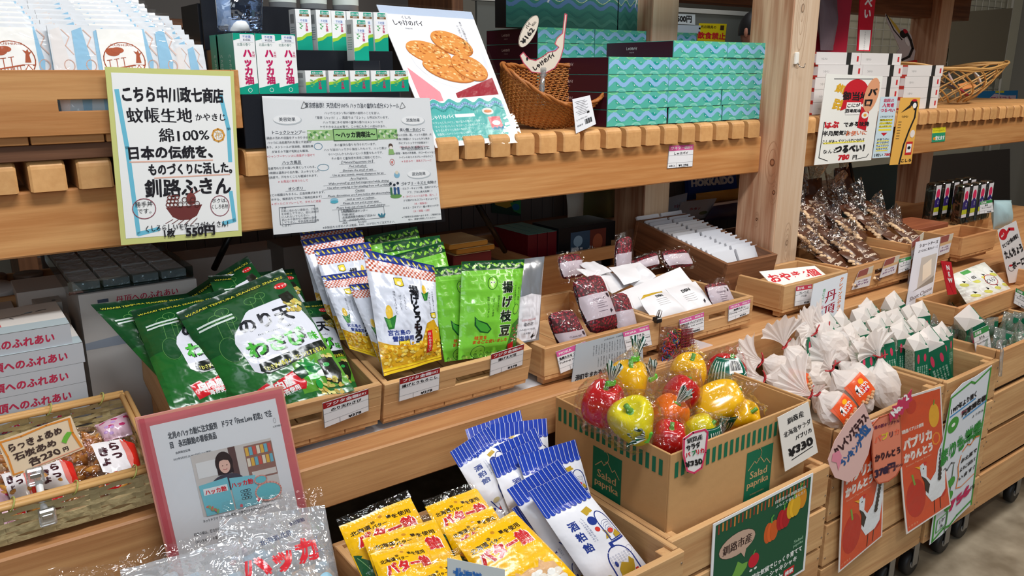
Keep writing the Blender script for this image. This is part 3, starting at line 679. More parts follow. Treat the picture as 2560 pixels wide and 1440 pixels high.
MB().grid(lambda u, v: ff(u, v, .004+.002*math.sin(4*u+5*v)), 16, 20, film('laminate', fac=.07, rough=.05, bump=.12, bs=14)).build('laminate_film', ps)
# ---- turquoise pastry boxes
MAR = mat('maroon_card', (64, 20, 38), .35, 0, .5); TQM = mat('turquoise_card', (84, 184, 172), .4)
def pie_art(W=300, H=60, dark=0):
    d = lambda c: tuple(int(v*(1-.0*dark)) for v in c)
    a = Art(W, H, 2); a.r(d((86, 184, 166)), 0, 0, W, H); per = W/3.7
    for i in range(5): a.e(d((130, 214, 160)), (i+.3)*per, 0, per*.3, H*.16); a.e(d((96, 196, 150)), (i+.3)*per, 0, per*.2, H*.09)
    for i in range(5): a.e(d((66, 176, 146)) if i != 2 else d((34, 158, 148)), (i+.78)*per, H*.52, per*.34, H*.26)
    wave(a, d((146, 192, 232)), H*.25, 0, W, H*.44, H*.17, per, 2.2)
    for i in range(5): a.e(d((132, 208, 190)), (i+.75)*per, H, per*.3, H*.22); a.e(d((100, 194, 172)), (i+.75)*per, H, per*.18, H*.12)
    a.r((20, 40, 44), 0, H-1.6, W, H)
    for i in range(3): a.r((96, 190, 172), (i+.6)*W/3.6, H-1.8, (i+.6)*W/3.6+W*.12, H)
    for i in range(4): a.e((240, 250, 250), (i+.55)*per, H*.62, 3, 2, 6, .6); a.e((240, 250, 250), (i+.9)*per, H*.3, 2.4, 1.8, 6)
    return a
pf = pie_art(); pl = Art(240, 40, 2); pl.t((226, 214, 216), 96, 20, 9, 'しゃけのパイ', 'c', .02, w=38); pl.t((190, 170, 176), 96, 28, 4, 'SYAKE PIE', 'c')
BW, BD, BH = .1935, .235, .0385
def pie_box(loc, label, group='turquoise pastry boxes in the front stacks', proto=[None]):
    if proto[0] is None:
        o = MB().box((0, .0012, 0), (BW, BD, BH-.001), MAR, .0008).build('pastry_box'); proto[0] = o; tag(o, label, 'box', group)
        o2 = MB().box((0, 0, 0), (BW, .003, BH), TQM, .0006).build('lid_flap', o); pf.bake('front_print', flat([(0, -.0002, BH), (BW, -.0002, BH), (BW, -.0002, 0), (0, -.0002, 0)]), o2)
        MB().box((0, 0, BH-.0012), (BW, BD, BH-.0004), TQM, .0003).build('top_panel', o)
        pl.bake('side_print', flat([(-.0002, BD, BH), (-.0002, 0, BH), (-.0002, 0, 0), (-.0002, BD, 0)]), o); o.location = loc; return o
    return dup(proto[0], loc, label=label, group=group)
rn = ['bottom', 'second', 'third', 'fourth']
for r_ in range(4):
    for c_ in range(3):
        pie_box((1.268+c_*(BW+.0015)+(.006 if r_ == 0 and c_ else 0)+(.008 if c_ == 2 and r_ < 2 else 0), 1.372+(.0 if c_ < 2 else .004), ZS+.0005+r_*.0388),
                'turquoise wave-patterned pastry box, %s layer of the %s stack in the front row' % (rn[r_], ['left', 'middle', 'right'][c_]))
pie_box((1.477, 1.374, ZS+.0005+4*.0388), 'topmost turquoise pastry box showing its long maroon side with white lettering')
pie_box((1.673, 1.374, ZS+.0005+4*.0388), 'topmost turquoise pastry box overhanging beside the wooden post')
for r_ in range(6):
    for c_ in range(2):
        pie_box((1.321+c_*(BW+.003), 1.70, ZS+.0005+r_*.0388), 'turquoise pastry box in the rear %s stack, %s from its base' % (['left', 'right'][c_], ORD[r_]), 'turquoise pastry boxes in the rear stacks')
pie_box((1.735, 1.705, ZS+.0005+5*.0388), 'rear turquoise pastry box by itself at the right of the rear stacks', 'turquoise pastry boxes in the rear stacks')
for r_ in range(5): pie_box((1.735, 1.705, ZS+.0005+r_*.0388), 'rear rightmost stack box, %s from its base' % ORD[r_], 'turquoise pastry boxes in the rear stacks')
# large upright packs standing on the rear stacks
def big_art():
    a = Art(200, 150, 2); a.r((44, 122, 124), 0, 0, 200, 150); a.r((184, 46, 60), 0, 0, 200, 78)
    wave(a, (80, 124, 144), 0, 0, 200, 62, 12, 150, 2.4, 112); wave(a, (186, 196, 190), 1.6, 0, 200, 66, 12, 150, 2.4); wave(a, (176, 190, 188), 1.2, 0, 200, 72, 12, 150, 2.4)
    wave(a, (52, 118, 106), 0, 0, 200, 92, 6, 40, 0, 150); wave(a, (190, 206, 160), 1.4, 0, 200, 92, 6, 40); wave(a, (84, 118, 160), 7, 0, 200, 102, 6, 40, .5); wave(a, (44, 108, 100), 4, 0, 200, 120, 6, 40, .9); wave(a, (70, 134, 120), 6, 0, 200, 136, 6, 40, .2)
    for k in range(3): a.l((200, 204, 204), 3-k*.6, 70, 100, 78+k*4, 76-k*4, 90+k*4, 72-k*2, 100+k*3, 88)
    a.p((196, 180, 150), 110, 40, 150, 34, 176, 44, 186, 36, 184, 56, 150, 58); return a
ba = big_art(); g = carton('pastry_gift_pack', .39, .05, .2, mat('black_card', (24, 26, 30), .4), ba, None, None, 'large upright pastry pack with red sea and wave artwork standing on rear boxes', 'box', None, loc=(1.263, 1.76, 1.3565))
g2 = dup(g, (1.657, 1.76, 1.3565), label='narrower upright wave-pattern pastry pack standing right of the larger one'); g2.scale = (.47, 1, 1)
# ---- wicker basket, salmon price sign and tag
WK = mat('wicker', (196, 128, 62), .5, 0, .3, .2, 90); WK2 = mat('wicker_rim', (176, 106, 46), .5)
def wicker(name, M, a, b, ztop, n, rows, lab, flare=.72, lean=.35, m=WK):
    root = empty(name, M, lab, 'basket')
    def P(t, k, off=0):
        s = flare+(1-flare)*(k**.6); zz = k*ztop*(1+lean*math.cos(t)**2)
        return V(((a*s+off)*math.cos(t), (b*s+off)*math.sin(t), zz))
    mb = MB()
    for i in range(n):
        t = 2*math.pi*i/n; mb.tube([P(t, k/6) for k in range(7)], .0022, WK2, 5)
    mb.build('stake', root)['kind'] = 'stuff'
    mb = MB(); N = n*2
    for r_ in range(rows):
        k = (r_+.5)/rows; sg = 1 if r_ % 2 else -1
        pts = [P(2*math.pi*i/N, k, .0026*sg*(1 if (i//1) % 2 == 0 else -1)) for i in range(N+1)]
        mb.tube(pts, .5*ztop/rows*1.02, m, 4, False)
    mb.build('woven_cane', root)['kind'] = 'stuff'
    mb = MB()
    for q_ in range(3):
        pts = [P(2*math.pi*i/60, 1+.02*q_, .002*math.sin(i*1.5+q_*2))+V((0, 0, .002*math.cos(i*1.5+q_*2))) for i in range(61)]
        mb.tube(pts, .0036, WK2, 6, False)
    mb.build('rim', root)
    MB().lathe([(0, 0), (flare*1.0, 0)], WK2, n=24, sx=a, sy=b).build('base', root); return root
c = at(1352, 205, 1.50)
M = MX.Translation((c.x-.03, 1.485, ZS+.008)) @ MX.Rotation(R(10), 4, 'Z') @ MX.Rotation(R(14), 4, 'X') @ MX.Rotation(R(6), 4, 'Y')
bk = wicker('wicker_basket', MX.Translation((c.x-.012, 1.482, ZS+.024)) @ MX.Rotation(R(8), 4, 'Z') @ MX.Rotation(R(27), 4, 'X'), .150, .092, .076, 46, 22, 'oval orange-brown wicker basket with flared ends on the slatted shelf', .62, .45)
a = Art(120, 150); CRM = (226, 214, 196)
def outl(p, W, H): return [(p[i]/W, p[i+1]/H) for i in range(0, len(p), 2)]
fish = [4, 96, 10, 88, 20, 92, 34, 104, 50, 106, 66, 94, 80, 90, 92, 78, 96, 64, 92, 52, 94, 40, 104, 22, 114, 6, 118, 6, 112, 40, 106, 70, 108, 92, 98, 118, 84, 138, 60, 148, 34, 146, 14, 128]
fish = [10, 96, 16, 104, 24, 112, 40, 116, 58, 106, 72, 96, 90, 92, 98, 84, 88, 76, 94, 62, 108, 50, 114, 4, 119, 6, 112, 62, 110, 86, 102, 112, 88, 134, 62, 148, 30, 144, 10, 122, 2, 104]
sq = Q((1298, 30), (1418, 30), (1418, 186), (1298, 186), 1.40)
a.l((196, 74, 96), 2.2, *fish, close=True); a.e(BLK, 19, 112, 2.4, 4.5)
a.t(BLK, 38, 140, 13, 'しゃけのパイ', b=.03, w=62, rot=-.62); a.t((120, 110, 110), 56, 112, 6, 'くしろ', rot=-.62)
fs = sheet('salmon_price_sign', sq, CRM, a, 'cream leaping salmon shaped sign clipped above the wicker basket', 'sign', th=.0015, outline=outl(fish, 120, 150))
a = Art(48, 92); a.t(BLK, 20, 40, 9, 'パイ', rot=-.95, b=.02); a.t(BLK, 12, 78, 15, '¥162', rot=-.95, b=.03, w=44); a.t(BLK, 34, 34, 7, '税込', rot=-.95)
ov = []
for i in range(24):
    t_ = 2*math.pi*i/24; x, y = 16*math.cos(t_), 44*math.sin(t_); ov += [24+x*math.cos(.45)-y*math.sin(.45), 46+x*math.sin(.45)+y*math.cos(.45)]
a.l((60, 50, 50), .8, *ov, close=True)
pr = sheet('price_bubble', Q((1297, 32), (1347, 32), (1347, 124), (1297, 124), 1.396), CRM, a, th=.0015, outline=outl(ov, 48, 92), parent=fs)
CLR = film('clear_plastic', (240, 244, 246), .3, .08, 0, 1, .12)
mb = MB(); p0 = at(1357, 178, 1.402); p1 = at(1352, 262, 1.395); mb.tube([p0, (p0+p1)/2+V((.001, 0, 0)), p1], .005, CLR, 8)
mb.box(p0-V((.008, .004, .012)), p0+V((.008, .004, .008)), CLR, .002); mb.box((p0+p1)/2-V((.006, .005, .007)), (p0+p1)/2+V((.006, .005, .007)), CLR, .002); mb.box(p1-V((.012, .006, .003)), p1+V((.012, .006, .006)), CLR, .002)
mb.build('clip_stand', fs)
a = Art(60, 100)
for i in range(9): a.r((90, 90, 96), 6+(i % 3)*4, 10+i*5, 40+(i*7) % 14, 11+i*5)
a.r(BLK, 40, 48, 48, 54)
for k in range(10): a.r(BLK, 30+k*2.2, 70, 31+k*2.2+(k % 3)*.5, 86)
a.t(BLK, 6, 66, 6, 'しゃけのパイ'); a.t(BLK, 6, 84, 6, '釧路市')
sheet('product_tag', Q((1431, 248), (1475, 238), (1490, 310), (1440, 334), 1.352, 1.345), (238, 238, 242), a, 'white product tag with a barcode hanging at the shelf edge below the basket', 'tag', th=.0006)
# ---- price card maker
def price(name, q, head, hl, hr, l1, l2, pr, label, col=(238, 238, 240), hh=.24, extra=None):
    a = Art(100, 96); T = (26, 26, 30); h0 = 96*hh
    a.r((60, 60, 64), 0, 0, 100, 96); a.r(col, .8, .8, 99.2, 95.2); a.r(head, .8, .8, 99.2, h0)
    a.t((250, 240, 244), 8, h0*.74, h0*.62, hl, b=.025); a.t((250, 240, 244), 95, h0*.72, h0*.5, hr, 'r', .02)
    a.t(T, 50, h0+17, 13, l1, 'c', .025, w=min(88, 11*len(l1)))
    if l2: a.t(T, 50, h0+34, 12, l2, 'c', .015, w=min(90, 6*len(l2)))
    for y in (h0+20, h0+(96-h0)*.62+6): a.r((90, 90, 96), 0, y, 100, y+.8)
    yb = h0+(96-h0)*.62+6; a.r((90, 90, 96), 34, yb, 34.8, 96)
    a.t(T, 82, 92, 14, pr, 'r', .03)
    if extra: a.t(T, 18, 91, 10, extra, 'c', .02)
    return sheet(name, q, (240, 240, 242), a, label, 'price card', th=.0006)
PKH = (222, 96, 160); RDH = (164, 30, 36)
price('price_card', Q((1673, 364), (1734, 361), (1731, 416), (1668, 421), 1.3605), PKH, 'ワキツール', '釧路市', 'しゃけパイ', '', '¥1,296', 'pink-headed price card on the upper beam below the turquoise boxes', extra='8枚入')
# ---- post hook
hk = MB(); p = at(1991, 145, PY-.004); hk.box(p-V((.007, .004, .016)), p+V((.007, .0035, .014)), mat('hook_plastic', (240, 236, 226), .35), .004)
hk.tube([p+V((0, -.005, -.012)), p+V((.001, -.012, -.022)), p+V((.010, -.018, -.024)), p+V((.014, -.018, -.014))], .0011, mat('chrome_wire', (150, 150, 150), .2, 1), 6)
tag(hk.build('adhesive_hook'), 'small white adhesive hook stuck on the square wooden post', 'hook')
# ---- right bay: white boxes with black bands
WBX = mat('ivory_box', (232, 228, 226), .35); wf = Art(228, 35, 2); wf.r((232, 228, 226), 0, 0, 228, 35)
wf.r((44, 44, 42), 152, 0, 176, 35); wf.r((206, 52, 56), 206, 10, 216, 26); wf.t((130, 130, 130), 40, 22, 8, 'つるべい', 'c'); ws = Art(100, 20, 2); ws.r((204, 60, 50), 0, 0, 100, 20); ws.r((236, 226, 222), 0, 3, 100, 17)
p = None
for c_ in range(3):
    for r_ in range(5 if c_ < 2 else 4):
        lb = 'ivory box with black band and red seal, %s from the base of the %s stack' % (ORD[r_], ['left', 'middle', 'right'][c_]); loc = (2.098+c_*.2295+(.03 if r_ < 4 and c_ == 2 else 0)+(.008 if r_ == 3 else 0), 1.40+(r_ == 4)*.004, ZS+.0005+r_*.0352)
        if p is None: p = carton('confection_box', .2275, .16, .0345, WBX, wf, ws, None, lb, 'box', 'ivory boxes with black bands', loc=loc)
        else: dup(p, loc, label=lb)
a = Art(142, 228); a.hand = .05; a.l(BLK, 1.4, 20, 12, 118, 8, 128, 8, 136, 18); a.l(BLK, 1.6, 10, 120, 8, 210, 30, 220); a.l(BLK, 1.6, 132, 210, 128, 218, 100, 222)
YL = (222, 172, 40); RS = (200, 30, 44)
a.t(YL, 24, 42, 24, '釧', rot=.3, b=.03); a.t(YL, 24, 84, 30, '路', rot=.2, b=.03); a.e(RS, 78, 46, 32, 36); a.p(RS, 50, 60, 44, 92, 62, 84, 80, 92, 80, 60); a.t(BLK, 78, 62, 22, '御当地', 'c', .03)
a.p(RS, 96, 80, 118, 96, 116, 146, 92, 136); a.e((226, 160, 120), 118, 50, 18, 46, rot=.15); a.t(BLK, 120, 52, 24, 'バ', 'c', .05); a.t(BLK, 112, 80, 24, 'ロ', 'c', .05); a.e((240, 236, 226), 108, 104, 9); a.e((230, 160, 60), 108, 104, 4)
a.r((246, 244, 240), 58, 70, 94, 102); a.t(BLK, 76, 82, 11, 'こにが', 'c', .03); a.t(BLK, 76, 96, 10, '酒場風味', 'c', .03)
a.t(RS, 12, 134, 18, 'はぶ', b=.05); a.t(BLK, 58, 132, 13, 'である味焼', b=.03); a.t(BLK, 10, 154, 13, '半月間気は', b=.03); a.t((224, 110, 60), 66, 156, 14, 'お使いに', b=.02)
a.r((250, 236, 90), 14, 172, 116, 176); a.t(BLK, 12, 174, 10, 'こしがあってワンパクになれる', b=.02, w=104); a.t(BLK, 16, 200, 12, 'なんと', b=.02); a.t(BLK, 46, 200, 22, 'つるべい！', b=.05, w=72); a.t(RS, 56, 220, 18, '780', b=.05); a.t(BLK, 92, 220, 13, '円', b=.03)
sheet('handwritten_poster', Q((2066, 184), (2207, 191), (2178, 400), (2036, 413), 1.345, 1.338), (240, 240, 234), a, 'large white handwritten poster with red ribbon drawing and price 780 yen', 'sign', th=.002)
a = Art(42, 150); a.hand = .05; RB = (206, 50, 90)
a.t(RB, 21, 12, 9, '釧路の', 'c', .02); a.t(RB, 21, 24, 10, '人気者', 'c', .03); a.t(RB, 21, 36, 9, 'つるべい', 'c', .03)
for i in range(4): a.r((244, 226, 60), 5, 54+i*8, 36, 59+i*8)
for i, s in enumerate(['こちらはさくさくの', '食感が楽しめるせんべい', 'パリッと香ばしく', '仕上げました。']): a.t(BLK, 5, 50+i*8, 5, s, b=.02, w=32)
a.p(RS, 12, 88, 28, 88, 20, 96)
for i, s in enumerate(['お茶うけに', 'おつまみに', 'ちょうどいい', '大きさです。']): a.t(BLK, 5, 106+i*8, 5.5, s, b=.02, w=30); a.r((244, 226, 60), 5, 107+i*8, 34, 109+i*8)
a.t(BLK, 4, 146, 9, '1枚い', b=.02); a.t(RS, 28, 146, 9, '780', 'l', .03, w=14)
sheet('handwritten_strip_sign', Q((2203, 242), (2244, 242), (2224, 393), (2181, 396), 1.347, 1.341), (206, 226, 236), a, 'narrow pale blue handwritten strip sign between the large poster and crane card', 'sign', th=.0015)
a = Art(52, 170); a.l(BLK, 4, 40, 30, 46, 22, 44, 12, 36, 8, 30, 12); a.l(BLK, 4, 44, 22, 44, 50, 34, 84, 26, 120, 22, 168)
a.e(BLK, 36, 14, 9, 8); a.p(BLK, 28, 16, 6, 38, 30, 24); a.e((250, 250, 246), 39, 20, 5, 7); a.e(RS, 37, 7, 7, 3); a.e(BLK, 18, 28, 5, 1.3, rot=-.7)
a.e((236, 226, 220), 44, 92, 6, 10); a.r((200, 40, 40), 32, 112, 48, 146); a.r((240, 240, 236), 34, 118, 46, 140); a.e(BLK, 40, 128, 4); a.t(BLK, 38, 164, 9, 'こしろ', 'c', .03)
for i in range(7): a.r((130, 100, 60), 4, 60+i*7, 12, 62+i*7)
a.t(BLK, 10, 50, 7, 'つるべい', b=.02, w=16)
sheet('crane_card', Q((2252, 244), (2301, 244), (2278, 409), (2224, 413), 1.348, 1.343), (236, 180, 84), a, 'orange-yellow card with a long-necked red-crowned crane drawing', 'sign', th=.0012)
a = Art(40, 40); a.r((232, 222, 40), 0, 0, 40, 15); a.r((40, 150, 110), 0, 15, 40, 40); a.t((40, 60, 30), 20, 11, 6, 'タイヤケ(左まわり)', 'c', w=34); a.t(WHT, 24, 34, 13, '使えます', 'c', .03, w=28); a.e((236, 150, 40), 7, 30, 4)
sheet('payment_card', Q((2331, 320), (2364, 317), (2362, 353), (2329, 356), 1.3608), (240, 240, 240), a, 'small yellow and green notice stuck to the right beam', 'notice', th=.0005)
# red vertical banner, glossy red board, wrapped goods
a = Art(40, 150, 1); a.r((206, 26, 52), 0, 0, 40, 150); a.v(WHT, 22, -28, 26, 'つるべい', gap=.98, b=.03, sx=.8); a.r((240, 238, 236), 4, 100, 36, 148); a.v((120, 120, 120), 20, 104, 5, 'うまいもんせんべい')
sheet('red_banner', Q((2152, -30), (2192, -30), (2175, 128), (2143, 127), 1.53, 1.50), (204, 28, 52), a, 'upright red banner strip with white brush lettering above the ivory boxes', 'banner', th=.003, gloss=1)
sheet('red_display_board', [V((2.28, 1.58, 1.30)), V((2.28, 1.58, 1.55)), V((2.40, 1.50, 1.55)), V((2.40, 1.50, 1.30))][1:3]+[V((2.40, 1.50, 1.30)), V((2.28, 1.58, 1.30))], (150, 24, 44), None, 'glossy dark red board standing behind the red banner', 'board', th=.003, gloss=1)
bag('wrapped_bundle', Q((2048, -40), (2090, -40), (2084, 126), (2050, 126), 1.52), .05, mat('mauve_cloth', (96, 78, 86), .6), None, 'mauve cloth bundle in clear wrap beside the wooden post', 'bundle', seed=3)
# crane cutout behind the boxes
cr = [2, 2, 40, 48, 60, 60, 72, 78, 78, 100, 84, 128, 80, 150, 66, 190, 48, 190, 54, 150, 36, 122, 30, 100, 42, 96, 28, 66]
cr = [2, 2, 38, 42, 58, 46, 72, 64, 80, 100, 84, 112, 78, 150, 52, 160, 42, 136, 32, 116, 40, 104, 22, 60, 6, 26]
a = Art(88, 160); a.l(BLK, 3, 4, 6, 24, 50, 46, 78); a.p((206, 176, 70), 6, 6, 30, 34, 46, 60, 38, 60, 22, 36); a.e(BLK, 50, 62, 10, 12, rot=-.4); a.e((190, 30, 50), 56, 54, 9, 5, rot=.9); a.l(BLK, 7, 60, 60, 70, 80, 76, 104, 66, 128, 46, 138)
a.e((240, 240, 240), 60, 84, 5, 14, rot=-.4)
sheet('crane_cutout', Q((2212, 32), (2292, 32), (2292, 168), (2212, 168), 1.72), (206, 200, 200), a, 'white crane head cutout with raised yellow beak behind the ivory boxes', 'cutout', th=.002, outline=outl(cr, 88, 160))
a = Art(60, 30); a.r((196, 30, 40), 0, 0, 60, 14); a.r((220, 230, 240), 0, 14, 60, 30)
sheet('small_snack_packet', Q((2262, 155), (2292, 150), (2296, 170), (2262, 172), 1.62), (210, 60, 60), a, 'small red and white packet peeking above the ivory boxes', 'packet', th=.01)
# openwork bamboo basket at the right
CAN = mat('light_cane', (206, 158, 92), .45)
c = at(2385, 232, 1.53); rb = empty('openwork_basket', MX.Translation((c.x-.06, 1.56, ZS+.01)) @ MX.Rotation(R(-12), 4, 'Z'), 'loosely woven light cane basket with pointed end holding small packets', 'basket')
rnd = random.Random(9)
mb = MB()
def bp(t, k): s = .45+.55*k**.7; return V((.28*s*math.cos(t)*(1+.22*abs(math.cos(t))**6), .13*s*math.sin(t), .125*k*(1.0+.1*math.cos(2*t))))
for sg in (-1, 1):
    for i in range(15):
        t = i*2*math.pi/15; mb.tube([bp(t+sg*k*.16, k/6) for k in range(7)], .0032, CAN, 5)
mb.build('woven_cane', rb)['kind'] = 'stuff'
mb = MB(); [mb.tube([bp(2*math.pi*i/48, 1+.03*q_+.02*math.sin(i+q_*2)) for i in range(49)], .0042, CAN, 6, False) for q_ in range(3)]; mb.build('rim', rb)
for i in range(9):
    o = MB().box((-.028, -.02, -.003), (.028, .02, .003), mat('snack_foil', [(214, 190, 190), (184, 40, 48), (224, 150, 90), (236, 232, 226), (60, 50, 60)][i % 5], .3), .002).build('snack_sachet')
    o.location = rb.matrix_world @ V((-.14+.04*i, rnd.uniform(-.04, .03), .03+.028*(i % 3))); o.rotation_euler = (rnd.uniform(.4, 1.2), rnd.uniform(-.5, .5), rnd.uniform(-1, 1)); tag(o, '%s small sachet from the left in the openwork cane basket' % ORD[i], 'sachet', 'sachets in the openwork basket')
# ---- far background: wire panel, cloth, notices
WG = mat('white_wire', (196, 192, 180), .5)
wp = empty('wire_panel', None, 'white wire grid partition panel in front of the pale far wall', 'panel')
mb = MB()
for i in range(26): x = 4.5+i*.1; mb.tube([(x, 3.0, .9), (x, 3.0, 2.3)], .003, WG, 5)
for i in range(15): z = .9+i*.1; mb.tube([(4.5, 3.0, z), (7.0, 3.0, z)], .003, WG, 5)
mb.build('grid_wire', wp)['kind'] = 'stuff'
MB().box((4.48, 3.10, .3), (7.4, 3.14, 2.4), mat('cream_board', (206, 200, 178), .7), .002).build('backing_board', wp)
for x in (4.48, 6.98): MB().tube([(x, 3.0, 0), (x, 3.0, 2.32)], .012, WG, 8).build('panel_leg', wp)
sheet('hanging_cloth', Q((2378, 32), (2532, 20), (2504, 196), (2370, 200), 2.99), (132, 122, 104), None, 'taupe cloth hanging on the wire panel at the right', 'cloth', th=.004)
a = Art(100, 46); a.r((40, 130, 190), 0, 0, 100, 46); a.p((226, 196, 208), 6, 44, 40, 8, 70, 14, 96, 14, 94, 44); a.r((226, 214, 60), 42, 0, 64, 6); a.t((170, 60, 110), 58, 28, 14, 'マジコト', 'c', .03); a.t(WHT, 30, 38, 8, 'ありがとう', 'c', .02)
sheet('blue_notice', Q((2445, 228), (2545, 226), (2542, 266), (2443, 268), 2.993), (70, 140, 190), a, 'blue and pink notice low on the wire panel', 'notice', th=.003)
a = Art(70, 30); a.t(BLK, 30, 22, 22, '500円', 'c', .04); sheet('yen_sign', Q((1690, 34), (1738, 36), (1738, 62), (1690, 60), 3.895), (214, 226, 232), a, 'white 500 yen sign behind the post', 'sign', th=.004)
sheet('white_notice', Q((1692, 62), (1752, 64), (1750, 84), (1690, 84), 3.895), (190, 206, 220), None, 'pale blue notice under the 500 yen sign', 'notice', th=.004)
a = Art(70, 46); a.t((120, 100, 20), 24, 12, 8, '売店職員の', 'c', .03); a.t(RS, 34, 38, 18, '飲食禁止', 'c', .04); a.r((70, 50, 30), 54, 4, 64, 16)
sheet('yellow_notice', Q((1748, 58), (1817, 60), (1812, 106), (1744, 102), 3.895), (226, 206, 20), a, 'bright yellow notice with red lettering beyond the rear stacks', 'notice', th=.003)
cab = empty('far_counter', None, 'dark blue-grey service counter far behind the shelving', 'counter')
part('counter_body', (2.2, 3.9, 0), (5.2, 4.4, 1.05), mat('slate_panel', (70, 78, 84), .5), cab)
part('counter_top', (2.15, 3.85, 1.05), (5.25, 4.45, 1.09), mat('counter_top', (180, 184, 184), .4), cab)
part('glass_case', (5.0, 3.95, 1.09), (5.2, 4.3, 1.38), mat('teal_case', (62, 100, 112), .25), cab); part('notice_screen', (2.6, 3.9, 1.09), (5.1, 3.92, 1.62), mat('grey_screen', (112, 116, 112), .5), cab); part('screen_rail', (2.58, 3.89, 1.62), (5.12, 3.93, 1.65), mat('rail_white', (206, 206, 200), .5), cab)
fw = empty('far_shelf', None, 'tall dark far shelf with pale boxes behind the top tier', 'shelf')
part('upright', (.2, 3.2, 0), (.26, 3.6, 2.2), DARKW[2], fw); part('upright', (2.0, 3.2, 0), (2.06, 3.6, 2.2), DARKW[2], fw)
for z in (.5, .95, 1.4, 1.8): part('shelf', (.26, 3.2, z), (2.0, 3.6, z+.03), DARKW[0], fw)
part('back_panel', (.2, 3.6, 0), (2.06, 3.62, 2.2), mat('grey_panel', (92, 88, 84), .7), fw)
# ================================================================ crates
def crate(name, o, w, d, h, label, tilt=0, mt=CRATE, th=.011, slot=(.36, .64), slat_n=5, rz=0, backh=0, feet=True, hz=(.34, .56), cat='crate', group=None):
    M = MX.Translation(V(o)) @ MX.Rotation(rz, 4, 'Z') @ MX.Rotation(tilt, 4, 'X')
    r = empty(name, M, label, cat, group)
    mb = MB()
    if slot:
        a, b = w*slot[0], w*slot[1]; z0, z1 = h*(1-hz[1]), h*(1-hz[0])
        mb.box((0, 0, 0), (w, th, z0), mt[0], .001); mb.box((0, 0, z1), (w, th, h), mt[0], .001)
        mb.box((0, .0003, z0-.001), (a, th, z1+.001), mt[0], 0); mb.box((b, .0003, z0-.001), (w, th, z1+.001), mt[0], 0)
    else: mb.box((0, 0, 0), (w, th, h), mt[0], .001)
    mb.build('front_board', r)
    part('side_board', (0, th, 0), (th, d-th, h), mt[1], r, .001); part('side_board', (w-th, th, 0), (w, d-th, h), mt[1], r, .001)
    part('back_board', (0, d-th, 0), (w, d, h+backh), mt[0], r, .001)
    sw = (w-.004)/slat_n
    for i in range(slat_n): part('bottom_slat', (.002+i*sw, .001, -.008), (i*sw+sw, d-.001, 0), mt[1], r, .0006)
    if feet:
        for y in (.014, d-.034): part('foot_rail', (.008, y, -.022), (w-.02, y+.02, -.008), mt[0], r, .001)
    return r
def crate_pt(r, x, y, z): return r.matrix_world @ V((x, y, z))
ZP = .6482   # top of the lower shelf boards with liner
TL_ = R(11)
cw = crate('wooden_crate', (.245, 1.148, .672), .312, .29, .071, 'tilted pine crate full of green seaweed snack bags', TL_, slot=(.30, .66))
cc = crate('wooden_crate', (.562, 1.148, .672), .312, .29, .068, 'tilted pine crate holding white corn and green bean snack bags', TL_, slot=(.46, .74))
for c_, lb in ((cw, 'seaweed'), (cc, 'corn')):
    x = c_.matrix_world.translation.x
    o = empty('riser_block', MX.Translation((x+.008, 1.38, ZP)), 'pine riser block propping the rear of the %s snack crate' % lb, 'block')
    part('block', (0, 0, 0), (.28, .045, .066), CRATE[0], o)
MK = 1.137
cm1 = crate('wooden_crate', (.906, MK, .672), .316, .30, .058, 'low pine crate holding maroon net scrubs behind a newspaper clipping', 0, slot=None, slat_n=4)
cm2 = crate('wooden_crate', (1.226, MK, .672), .314, .28, .058, 'low pine crate with white pouches beside the wooden post', 0, slot=(.50, .68), slat_n=4)
